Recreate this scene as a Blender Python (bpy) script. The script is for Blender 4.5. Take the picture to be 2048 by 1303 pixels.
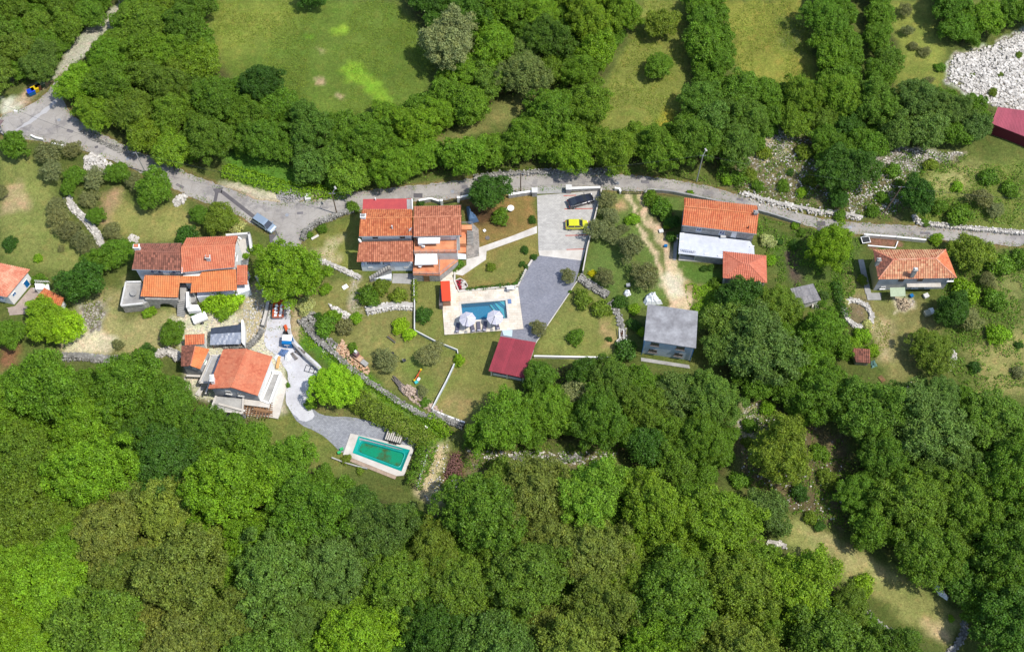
import bpy, bmesh, math, random
import numpy as np
from mathutils import Vector
R = math.radians
C = bpy.context.scene
for o in list(bpy.data.objects): bpy.data.objects.remove(o)
# ---------------------------------------------------------------- camera, sky, sun, exposure
CAM_H = 190.0; FPX = 2500.0; TILT = math.atan(1200.0 / FPX); HGT = 1303.0
cd = bpy.data.cameras.new('camera'); cam = bpy.data.objects.new('camera', cd); C.collection.objects.link(cam)
cam.location = (0, 0, CAM_H); cam.rotation_euler = (TILT, 0, 0)
cd.sensor_width = 36.0; cd.lens = 36.0 * FPX / 2048.0; cd.clip_start = 1.0; cd.clip_end = 3000.0
C.camera = cam
SUN_DIR = Vector((0.47, -0.17, 1.0)).normalized()      # towards the sun
W = bpy.data.worlds.new('World'); C.world = W; W.use_nodes = True
nt = W.node_tree; nt.nodes.clear()
wo = nt.nodes.new('ShaderNodeOutputWorld'); bg = nt.nodes.new('ShaderNodeBackground'); sk = nt.nodes.new('ShaderNodeTexSky')
sk.sky_type = 'NISHITA'; sk.sun_disc = False
sk.sun_elevation = math.asin(SUN_DIR.z); sk.sun_rotation = math.atan2(SUN_DIR.x, SUN_DIR.y)
bg.inputs['Strength'].default_value = 0.15
nt.links.new(sk.outputs[0], bg.inputs[0]); nt.links.new(bg.outputs[0], wo.inputs[0])
sl = bpy.data.lights.new('sun', 'SUN'); sl.energy = 3.5; sl.angle = R(0.5); sl.color = (1.0, 0.955, 0.88)
so = bpy.data.objects.new('sun', sl); C.collection.objects.link(so)
so.rotation_euler = SUN_DIR.to_track_quat('Z', 'Y').to_euler(); so.location = (0, 0, 250)
C.view_settings.view_transform = 'Standard'; C.view_settings.look = 'None'
C.view_settings.exposure = 0.5; C.view_settings.gamma = 1.0
try: C.view_settings.use_curve_mapping = False
except Exception: pass
# ---------------------------------------------------------------- helpers
ct, st = math.cos(TILT), math.sin(TILT)
def G(px, py, z=0.0):
    """where the sight line through photo point (px, py) meets the level z"""
    a = (px - 1024.0) / FPX; b = (HGT / 2 - py) / FPX
    dx = a; dy = b * ct + st; dz = b * st - ct
    t = (z - CAM_H) / dz
    return Vector((dx * t, dy * t, z))
def GN(px, py):
    a = (px - 1024.0) / FPX; b = (HGT / 2 - py) / FPX
    dy = b * ct + st; dz = b * st - ct; t = -CAM_H / dz
    return a * t, dy * t
def toPX(x, y, z=0.0):
    X, Y, Z = x, y, z - CAM_H
    f = Y * st - Z * ct; u = Y * ct + Z * st
    return 1024 + FPX * X / f, HGT / 2 - FPX * u / f
def SC(py): return abs(G(1034, py).x - G(1024, py).x) / 10.0      # metres per photo pixel
def lin(c): c /= 255.0; return c / 12.92 if c <= 0.04045 else ((c + 0.055) / 1.055) ** 2.4
def A(r, g, b, k=1.45): return (min(.85, lin(r) / k), min(.85, lin(g) / k), min(.85, lin(b) / k))
def link(o): C.collection.objects.link(o)
LOCALS = set()
def org(p):
    q = p
    while q is not None:
        if q.name in LOCALS: return Vector((0, 0, 0))
        q = q.parent
    v = Vector((0, 0, 0))
    while p is not None: v += p.location; p = p.parent
    return v
def tag(o, label=None, cat=None, group=None, kind=None):
    if label: o['label'] = label
    if cat: o['category'] = cat
    if group: o['group'] = group
    if kind: o['kind'] = kind
    return o
def thing(name, label, cat, loc=(0, 0, 0), rz=0, group=None):
    o = bpy.data.objects.new(name, None); link(o); o.empty_display_size = 0.3
    o.location = loc; o.rotation_euler = (0, 0, rz)
    return tag(o, label, cat, group)
def lthing(*a, **k):
    """a thing whose parts are modelled about its own origin"""
    t = thing(*a, **k); LOCALS.add(t.name); return t
def copy_tree(o, parent=None):
    c = o.copy(); link(c)
    if parent is not None: c.parent = parent
    for ch in list(o.children): copy_tree(ch, c)
    return c
class MB:
    def __init__(s): s.v = []; s.f = []; s.c = []; s.st = []
    def face(s, pts, col=None):
        n = len(s.v); s.v += [tuple(p) for p in pts]; s.f.append(tuple(range(n, n + len(pts)))); s.c.append(col if col is not None else 0.5)
        return s
    def quadmesh(s, vs, fs, col=None):
        n = len(s.v); s.st.append((n, len(s.f))); s.v += [tuple(p) for p in vs]
        for f in fs: s.f.append(tuple(i + n for i in f)); s.c.append(col if col is not None else 0.5)
        return s
    def box(s, c, d, rz=0.0, tz=0.0, col=None):
        """centre c, full size d, turned rz about z; tz lifts the +x end (radians)"""
        hx, hy, hz = d[0] / 2, d[1] / 2, d[2] / 2
        vs = []
        for x, y, z in ((-1,-1,-1),(1,-1,-1),(1,1,-1),(-1,1,-1),(-1,-1,1),(1,-1,1),(1,1,1),(-1,1,1)):
            X, Y, Z = x * hx, y * hy, z * hz
            if tz: X, Z = X * math.cos(tz) - Z * math.sin(tz), X * math.sin(tz) + Z * math.cos(tz)
            vs.append((c[0] + X * math.cos(rz) - Y * math.sin(rz), c[1] + X * math.sin(rz) + Y * math.cos(rz), c[2] + Z))
        return s.quadmesh(vs, [(0,3,2,1),(4,5,6,7),(0,1,5,4),(1,2,6,5),(2,3,7,6),(3,0,4,7)], col)
    def prism(s, poly, z0, z1, col=None, bottom=False):
        n = len(poly)
        if sum(poly[i][0] * poly[(i + 1) % n][1] - poly[(i + 1) % n][0] * poly[i][1] for i in range(n)) < 0: poly = poly[::-1]
        vs = [(p[0], p[1], z0) for p in poly] + [(p[0], p[1], z1) for p in poly]
        fs = [(i, (i + 1) % n, n + (i + 1) % n, n + i) for i in range(n)] + [tuple(range(n, 2 * n))]
        if bottom: fs.append(tuple(range(n - 1, -1, -1)))
        return s.quadmesh(vs, fs, col)
    def slab(s, quad, th, col=None):
        """4 (or n) 3D points, thickness th straight down"""
        n = len(quad)
        if sum(quad[i][0] * quad[(i + 1) % n][1] - quad[(i + 1) % n][0] * quad[i][1] for i in range(n)) < 0: quad = quad[::-1]
        vs = [(p[0], p[1], p[2]) for p in quad] + [(p[0], p[1], p[2] - th) for p in quad]
        fs = [tuple(range(n)), tuple(range(2 * n - 1, n - 1, -1))] + [(i, n + i, n + (i + 1) % n, (i + 1) % n) for i in range(n)]
        return s.quadmesh(vs, fs, col)
    def tube(s, a, b, r0, r1=None, n=6, caps=True):
        a, b = Vector(a), Vector(b); r1 = r0 if r1 is None else r1
        d = (b - a).normalized(); up = Vector((0, 0, 1)) if abs(d.z) < .9 else Vector((1, 0, 0))
        u = d.cross(up).normalized(); w = d.cross(u)
        vs = []
        for P, r in ((a, r0), (b, r1)):
            for i in range(n):
                t = 2 * math.pi * i / n; vs.append(P + u * (math.cos(t) * r) + w * (math.sin(t) * r))
        fs = [(i, i + n, (i + 1) % n + n, (i + 1) % n) for i in range(n)]
        if caps: fs += [tuple(range(n)), tuple(range(2 * n - 1, n - 1, -1))]
        return s.quadmesh(vs, fs)
    def disc(s, c, r, z0, z1, n=20, r1=None):
        r1 = r if r1 is None else r1
        vs = [(c[0] + r * math.cos(2*math.pi*i/n), c[1] + r * math.sin(2*math.pi*i/n), z0) for i in range(n)]
        vs += [(c[0] + r1 * math.cos(2*math.pi*i/n), c[1] + r1 * math.sin(2*math.pi*i/n), z1) for i in range(n)]
        return s.quadmesh(vs, [(i, (i+1) % n, n + (i+1) % n, n + i) for i in range(n)] + [tuple(range(n, 2*n))])
    def rock(s, x, y, z, r, rnd, flat=.7):
        vs = []
        a = rnd.random() * 6.28
        for sx, sy, sz in ((-1,-1,-1),(1,-1,-1),(1,1,-1),(-1,1,-1),(-1,-1,1),(1,-1,1),(1,1,1),(-1,1,1)):
            k = 1 if sz < 0 else .72
            X = sx * r * k * rnd.uniform(.55, 1.05); Y = sy * r * k * rnd.uniform(.45, .95); Z = sz * r * flat * rnd.uniform(.5, 1)
            vs.append((x + X * math.cos(a) - Y * math.sin(a), y + X * math.sin(a) + Y * math.cos(a), z + Z))
        return s.quadmesh(vs, [(0,3,2,1),(4,5,6,7),(0,1,5,4),(1,2,6,5),(2,3,7,6),(3,0,4,7)], rnd.random())
    def build(s, name, mat, parent=None, smooth=False, bevel=0):
        o_ = org(parent)
        me = bpy.data.meshes.new(name)
        me.from_pydata([(v[0] - o_.x, v[1] - o_.y, v[2] - o_.z) for v in s.v], [], s.f); me.update()
        if s.c:
            at = me.attributes.new('tint', 'FLOAT', 'FACE'); at.data.foreach_set('value', [float(c) for c in s.c])
        if mat: me.materials.append(mat)
        if smooth: me.polygons.foreach_set('use_smooth', [True] * len(me.polygons))
        o = bpy.data.objects.new(name, me); link(o)
        if parent is not None: o.parent = parent
        if bevel:
            b = o.modifiers.new('bevel', 'BEVEL'); b.width = bevel; b.segments = 2; b.limit_method = 'ANGLE'
        return o
def build_each(mb, name, mat, parent=None):
    """every box or tube of the builder becomes an object of its own (all have 8+ corners and were added one by one)"""
    for (v0, f0), (v1, f1) in zip(mb.st, mb.st[1:] + [(len(mb.v), len(mb.f))]):
        q = MB(); q.v = mb.v[v0:v1]; q.f = [tuple(i - v0 for i in f) for f in mb.f[f0:f1]]; q.c = mb.c[f0:f1]; q.build(name, mat, parent)
def loc_thing(name, label, cat, pts, group=None):
    x = sum(p[0] for p in pts) / len(pts); y = sum(p[1] for p in pts) / len(pts)
    return thing(name, label, cat, (x, y, 0), 0, group)
# ---------------------------------------------------------------- materials
def newmat(name):
    m = bpy.data.materials.new(name); m.use_nodes = True; n = m.node_tree; n.nodes.clear()
    out = n.nodes.new('ShaderNodeOutputMaterial'); b = n.nodes.new('ShaderNodeBsdfPrincipled'); n.links.new(b.outputs[0], out.inputs[0])
    return m, n, b
def N(n, t, **k):
    x = n.nodes.new(t)
    for a, v in k.items():
        if a in ('operation', 'blend_type', 'data_type', 'attribute_name', 'feature', 'distance', 'noise_dimensions', 'voronoi_dimensions', 'wave_type', 'bands_direction', 'attribute_type', 'clamp_factor', 'normalize'): setattr(x, a, v)
        else: x.inputs[a].default_value = v
    return x
def noise(n, scale, detail=3, rough=.55, vec=None):
    x = N(n, 'ShaderNodeTexNoise', Scale=scale, Detail=detail, Roughness=rough)
    n.links.new(vec if vec is not None else N(n, 'ShaderNodeNewGeometry').outputs['Position'], x.inputs['Vector']); return x.outputs['Fac']
def rng(n, v, a, b, c, d):
    x = N(n, 'ShaderNodeMapRange'); x.inputs[1].default_value = a; x.inputs[2].default_value = b; x.inputs[3].default_value = c; x.inputs[4].default_value = d
    n.links.new(v, x.inputs[0]); return x.outputs[0]
def mul(n, a, b, op='MULTIPLY'):
    x = N(n, 'ShaderNodeMath', operation=op)
    for i, q in enumerate((a, b)):
        if isinstance(q, (int, float)): x.inputs[i].default_value = q
        else: n.links.new(q, x.inputs[i])
    return x.outputs[0]
def mix(n, f, a, b, mode='MIX'):
    x = n.nodes.new('ShaderNodeMix'); x.data_type = 'RGBA'; x.blend_type = mode
    for i, q in ((0, f), (6, a), (7, b)):
        if isinstance(q, (int, float)): x.inputs[i].default_value = q
        elif isinstance(q, tuple): x.inputs[i].default_value = (q[0], q[1], q[2], 1)
        else: n.links.new(q, x.inputs[i])
    return x.outputs[2]
def bump(n, b, h, strength=.5, dist=.05):
    x = N(n, 'ShaderNodeBump', Strength=strength, Distance=dist); n.links.new(h, x.inputs['Height']); n.links.new(x.outputs[0], b.inputs['Normal'])
def M(name, col, rough=.8, amt=.25, scale=.6, fine=.15, fscale=8, col2=None, bmp=0.0, metal=0, tint=0.0, spec=.3):
    """painted or weathered surface: colour wanders between col and col2 (or darker), in large and in fine grain"""
    m, n, b = newmat(name)
    f1 = rng(n, noise(n, scale, 4, .6), .3, .7, 0, 1)
    c2 = col2 if col2 else tuple(c * (1 - amt) for c in col)
    c = mix(n, mul(n, f1, 1.0 if col2 else 1.0), col, c2)
    f2 = rng(n, noise(n, fscale, 3, .6), .25, .75, 1 - fine, 1 + fine)
    if tint:
        at = N(n, 'ShaderNodeAttribute', attribute_name='tint', attribute_type='GEOMETRY')
        f2 = mul(n, f2, rng(n, at.outputs['Fac'], 0, 1, 1 - tint, 1 + tint))
    cc = n.nodes.new('ShaderNodeCombineColor'); [n.links.new(f2, cc.inputs[i]) for i in range(3)]
    c = mix(n, 1.0, c, cc.outputs[0], 'MULTIPLY')
    n.links.new(c, b.inputs['Base Color']); b.inputs['Roughness'].default_value = rough; b.inputs['Metallic'].default_value = metal
    b.inputs['Specular IOR Level'].default_value = spec
    if bmp: bump(n, b, noise(n, fscale, 4, .7), .6, bmp)
    return m
def desat(c, k=.2):
    l = .3 * c[0] + .5 * c[1] + .2 * c[2]; return tuple((q * (1 - k) + l * k) * 1.06 for q in c)
def tile_mat(name, c1, c2, c3, moss=0.0, mosscol=(.05, .04, .03)):
    """clay tiles: every tile its own shade between c1 and c2, weathered patches of c3"""
    m, n, b = newmat(name); c1, c2, c3 = desat(c1), desat(c2), desat(c3)
    at = N(n, 'ShaderNodeAttribute', attribute_name='tint', attribute_type='GEOMETRY')
    c = mix(n, at.outputs['Fac'], c1, c2)
    c = mix(n, rng(n, noise(n, .55, 4, .65), .45, .72, 0, .75), c, c3); c = mix(n, rng(n, noise(n, 1.1, 5, .75), .56, .78, 0, .5), c, tuple(q * .55 + .03 for q in c2))
    if moss: c = mix(n, rng(n, noise(n, 1.6, 5, .75), .5, .68, 0, moss), c, mosscol)
    n.links.new(c, b.inputs['Base Color']); b.inputs['Roughness'].default_value = .85; b.inputs['Specular IOR Level'].default_value = .2
    bump(n, b, noise(n, 9, 3, .6), .4, .03)
    return m
m_tile_orange = tile_mat('tile_orange', A(236,132,60), A(214,100,42), A(240,150,88))
m_tile_new = tile_mat('tile_new_orange', A(240,140,50), A(226,118,38), A(236,150,70))
m_tile_red = tile_mat('tile_red', A(234,130,78), A(210,102,58), A(232,142,92))
m_tile_old = tile_mat('tile_old_brown', A(186,112,84), A(122,74,58), A(158,100,78), .5, A(96,66,54))
m_tile_mid = tile_mat('tile_weathered', A(224,138,92), A(176,92,56), A(206,122,72), .6, A(130,72,48))
m_tile_rust = tile_mat('tile_weathered_rust', A(234,140,70), A(188,86,34), A(226,116,30), .5, A(150,70,40))
m_tile_yel = tile_mat('tile_streaked', A(242,186,128), A(200,112,70), A(228,142,88), .6, A(156,84,56))
m_tile_pink = tile_mat('tile_salmon', A(232,128,88), A(216,108,70), A(236,138,100))
m_tile_pale = tile_mat('tile_sun_bleached', A(240,150,108), A(224,118,78), A(250,206,160))
m_tile_dark = tile_mat('tile_mottled_dark', A(200,120,86), A(120,72,60), A(140,90,76), .8, A(70,58,54))
m_tile_grey = tile_mat('sheet_grey', A(170,165,165), A(130,128,130), A(150,148,150), .4, A(95,92,95))
m_redmetal = M('metal_sheet_crimson', A(166,58,72), .5, .25, .5, .12, 3, tint=.16, spec=.35)
m_redroof2 = M('metal_sheet_rose', A(184,84,102), .5, .2, .4, .1, 4, tint=.14)
m_redflat = M('painted_concrete_red', A(206,88,84), .8, .22, .8, .12, 6, col2=A(186,78,80))
m_orangeflat = M('sheet_bright_orange', A(238,82,48), .5, .08, .5, .04, 3)
m_white = M('paint_white', (.80,.79,.76), .7, .08, .5, .05, 5)
m_white2 = M('paint_white_weathered', (.62,.61,.58), .8, .25, .9, .12, 5)
m_blueg = M('render_pale', (.74,.76,.78), .85, .14, .5, .08, 5, col2=(.62,.65,.68))
m_blueg2 = M('render_pale_blue', (.50,.58,.64), .85, .14, .5, .08, 5, col2=(.40,.48,.54))
m_render_grey = M('render_bare_grey', (.50,.51,.53), .9, .25, .7, .12, 5, col2=(.30,.31,.33))
m_yellowwall = M('render_ochre', A(222,204,140), .9, .2, .6, .1, 5)
m_stone = M('stone_masonry', (.42,.40,.37), .95, .35, 1.8, .3, 5, col2=(.22,.21,.19), bmp=.05)
m_rock = M('limestone', A(238,232,222), .95, .3, 1.2, .15, 6, col2=A(190,184,174), tint=.28, bmp=.03)
m_rockd = M('limestone_grey', A(188,184,176), .95, .35, 1.0, .15, 6, col2=A(120,118,110), tint=.35, bmp=.03)
m_brick = M('clay_rubble', A(206,150,112), .95, .3, 1.5, .2, 6, col2=A(214,190,160), tint=.35)
m_conc = M('concrete', A(196,194,188), .92, .3, .45, .1, 5, col2=A(150,148,144))
m_concw = M('concrete_pale', A(232,226,216), .9, .2, .6, .08, 5, col2=A(204,196,184))
m_roofconc = M('roof_concrete_stained', A(178,178,180), .9, .4, .5, .14, 3, col2=A(126,124,126))
m_terr = M('terrace_white', A(226,230,238), .75, .15, 1.3, .05, 5, col2=A(204,208,216))
m_terracotta = M('floor_terracotta', A(214,126,88), .8, .15, .6, .14, 7, col2=A(232,166,120))
m_wood = M('timber', A(170,128,90), .85, .3, 2, .2, 9, col2=A(120,92,66), tint=.3)
m_woodw = M('timber_white', A(226,220,208), .8, .2, 2, .1, 9)
m_woodg = M('timber_grey', A(130,122,116), .9, .3, 2, .2, 9, tint=.3)
m_dark = M('metal_dark', (.03,.032,.035), .5, .2, 2, .1, 8)
m_black = M('rubber', (.02,.02,.02), .8, .2, 2, .1, 8)
m_steel = M('steel_grey', (.35,.36,.38), .45, .15, 2, .08, 8, metal=.4)
m_pole = M('pole_timber', A(140,118,96), .9, .3, 3, .2, 9)
m_polec = M('pole_concrete', A(200,196,188), .9, .2, 2, .1, 9)
m_fabric_g = M('fabric_grey', A(108,106,122), .9, .1, 2, .06, 9)
m_canopy = M('fabric_pale_lilac', A(212,210,222), .9, .08, 2, .04, 9)
m_green_p = M('plastic_green', A(60,190,110), .5, .1, 2, .05, 9)
m_blue_p = M('paint_blue', A(0,120,190), .45, .12, 2, .05, 9)
m_bluedark = M('paint_navy', A(34,70,140), .5, .1, 2, .05, 9)
m_yellow_p = M('paint_yellow', A(240,205,20), .5, .1, 2, .05, 9)
m_orange_p = M('paint_orange', A(225,100,50), .5, .15, 2, .05, 9)
m_redline = M('line_paint_red', A(206,96,76), .8, .25, 3, .15, 9)
m_tarp_glare = M('tarpaulin_black_glare', (.24,.27,.33), .3, .3, 1.5, .15, 6, bmp=.08, spec=.6)  # lower slope of the black sheet, its glare painted in as grey-blue
m_tarp_black = M('tarpaulin_black', (.05,.06,.08), .25, .25, 1.5, .1, 6, bmp=.06, spec=.6)
m_tarp_blue = M('tarpaulin_blue', A(110,140,186), .6, .15, 1.5, .08, 6)
m_tarp_cyan = M('tarpaulin_cyan', A(70,205,205), .55, .12, 1.5, .08, 6)
m_tarp_white = M('tarpaulin_white', (.75,.77,.78), .6, .1, 1.5, .05, 6, bmp=.04)
m_flower_r = M('flowers_red', A(190,50,70), .9, .3, 3, .3, 12)
m_flower_w = M('flowers_white', A(225,230,210), .9, .2, 3, .2, 12)
def glassmat(name, col, rough=.08):
    m, n, b = newmat(name); b.inputs['Base Color'].default_value = (*col, 1); b.inputs['Roughness'].default_value = rough
    b.inputs['Specular IOR Level'].default_value = .9; return m
m_glass = glassmat('window_glass', (.03,.035,.045)); m_glassb = glassmat('window_glass_blue', (.03,.06,.18))
def carpaint(name, col, metal=.3):
    m, n, b = newmat(name)
    c = mix(n, rng(n, noise(n, 3, 3), .3, .7, 0, .12), col, tuple(x * .7 + .03 for x in col)); n.links.new(c, b.inputs['Base Color'])
    b.inputs['Roughness'].default_value = .3; b.inputs['Metallic'].default_value = metal; b.inputs['Coat Weight'].default_value = .7; b.inputs['Coat Roughness'].default_value = .06
    return m
m_car_y = carpaint('car_paint_yellow', A(226,226,20), 0); m_car_k = carpaint('car_paint_black', (.012,.014,.024), .2)
m_car_s = carpaint('car_paint_silver_blue', (.27,.34,.41), .3); m_car_o = carpaint('truck_paint_orange', A(215,98,40), 0)
m_lamp = glassmat('lamp_glass', (.7,.7,.68), .1); m_lampr = glassmat('lamp_red', (.4,.02,.02), .2)
# leaves: colour comes from the object, each leaf cluster its own shade
def leafmat(name, trans=.32, vary=.46):
    m = bpy.data.materials.new(name); m.use_nodes = True; n = m.node_tree; n.nodes.clear()
    out = n.nodes.new('ShaderNodeOutputMaterial'); b = n.nodes.new('ShaderNodeBsdfPrincipled'); t = n.nodes.new('ShaderNodeBsdfTranslucent'); ms = n.nodes.new('ShaderNodeMixShader')
    oi = n.nodes.new('ShaderNodeObjectInfo'); ge = n.nodes.new('ShaderNodeNewGeometry')
    f = rng(n, ge.outputs['Random Per Island'], 0, 1, 1 - vary, 1 + vary)
    tc = n.nodes.new('ShaderNodeTexCoord')
    f2 = rng(n, noise(n, 3.2, 2, .5, tc.outputs['Object']), .3, .7, .78, 1.22)
    f = mul(n, f, f2)
    cc = n.nodes.new('ShaderNodeCombineColor'); [n.links.new(f, cc.inputs[i]) for i in range(3)]
    c = mix(n, 1.0, oi.outputs['Color'], cc.outputs[0], 'MULTIPLY')
    yl = mix(n, 1.0, c, (1.34, 1.08, .7), 'MULTIPLY')
    c = mix(n, rng(n, noise(n, 5.5, 2, .5, tc.outputs['Object']), .45, .75, 0, .5), c, yl)
    n.links.new(c, b.inputs['Base Color']); b.inputs['Roughness'].default_value = .55; b.inputs['Specular IOR Level'].default_value = .28
    c2 = mix(n, 1.0, c, (1.25, 1.3, .5), 'MULTIPLY'); n.links.new(c2, t.inputs['Color'])
    ms.inputs[0].default_value = trans
    n.links.new(b.outputs[0], ms.inputs[1]); n.links.new(t.outputs[0], ms.inputs[2]); n.links.new(ms.outputs[0], out.inputs[0])
    return m
m_leaf = leafmat('foliage'); m_bark = M('bark', (.09,.07,.05), .95, .4, 3, .3, 9)
m_twig = M('twigs_bare', A(150,140,128), .95, .3, 3, .3, 9)
# ================================================================ GROUND
# woods (photo outlines, used both for the forest floor and for planting the trees)
WOODS = {
 'A': [(0,0),(232,0),(205,35),(140,75),(108,135),(55,160),(0,185)],
 'B': [(285,0),(415,0),(420,60),(432,130),(450,165),(480,170),(560,195),(610,232),(700,235),(790,215),(860,190),(905,170),(1000,195),(950,235),(880,275),(880,300),(1000,285),(1060,220),(1120,180),(1210,195),(1180,265),(1260,262),(1360,255),(1390,150),(1450,160),(1560,175),(1650,170),(1780,190),(1880,180),(1960,200),(1980,240),(1950,275),(1880,285),(1760,300),(1720,345),(1690,375),(1655,350),(1630,290),(1575,262),(1530,280),(1470,330),(1370,328),(1200,325),(1080,325),(1000,325),(900,340),(760,362),(690,370),(620,360),(570,320),(540,305),(440,300),(400,325),(320,305),(250,272),(180,240),(135,212),(125,165),(160,120),(225,75)],
 'C': [(800,0),(1262,0),(1265,50),(1215,110),(1195,185),(1130,180),(1085,150),(1060,180),(1000,190),(905,170),(878,150),(880,70),(830,15)],
 'D1': [(1385,0),(1435,0),(1450,100),(1445,150),(1392,150)], 'D2': [(1625,0),(1688,0),(1705,100),(1712,160),(1650,160),(1632,60)],
 'D3': [(1728,0),(1758,0),(1790,110),(1788,165),(1748,160),(1738,70)], 'D4': [(1885,0),(1945,20),(2048,12),(2048,40),(1980,62),(1915,90),(1890,60)],
 'F': [(0,840),(20,760),(60,745),(250,745),(330,770),(395,800),(470,865),(530,885),(600,918),(680,976),(800,1018),(850,1036),(900,1030),(950,965),(1010,935),(1100,950),(1210,955),(1300,965),(1420,985),(1480,1025),(1500,1090),(1575,1108),(1636,1138),(1690,1185),(1738,1243),(1800,1285),(1840,1303),(0,1303)],
 'G': [(1065,740),(1180,735),(1240,735),(1290,750),(1400,750),(1465,790),(1465,890),(1440,960),(1380,950),(1270,930),(1225,880),(1205,870),(1050,885),(940,885),(935,870),(970,830),(1040,800)],
 'H': [(1550,790),(1620,740),(1700,760),(1760,790),(1900,775),(1960,800),(2048,840),(2048,1303),(1960,1270),(1940,1210),(1880,1150),(1770,1090),(1710,1060),(1695,960),(1760,890),(1740,850),(1630,840),(1580,830)],
 'J': [(1430,590),(1500,575),(1560,590),(1600,640),(1680,650),(1700,700),(1640,740),(1560,790),(1500,790),(1450,740),(1420,690)],
}
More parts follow.
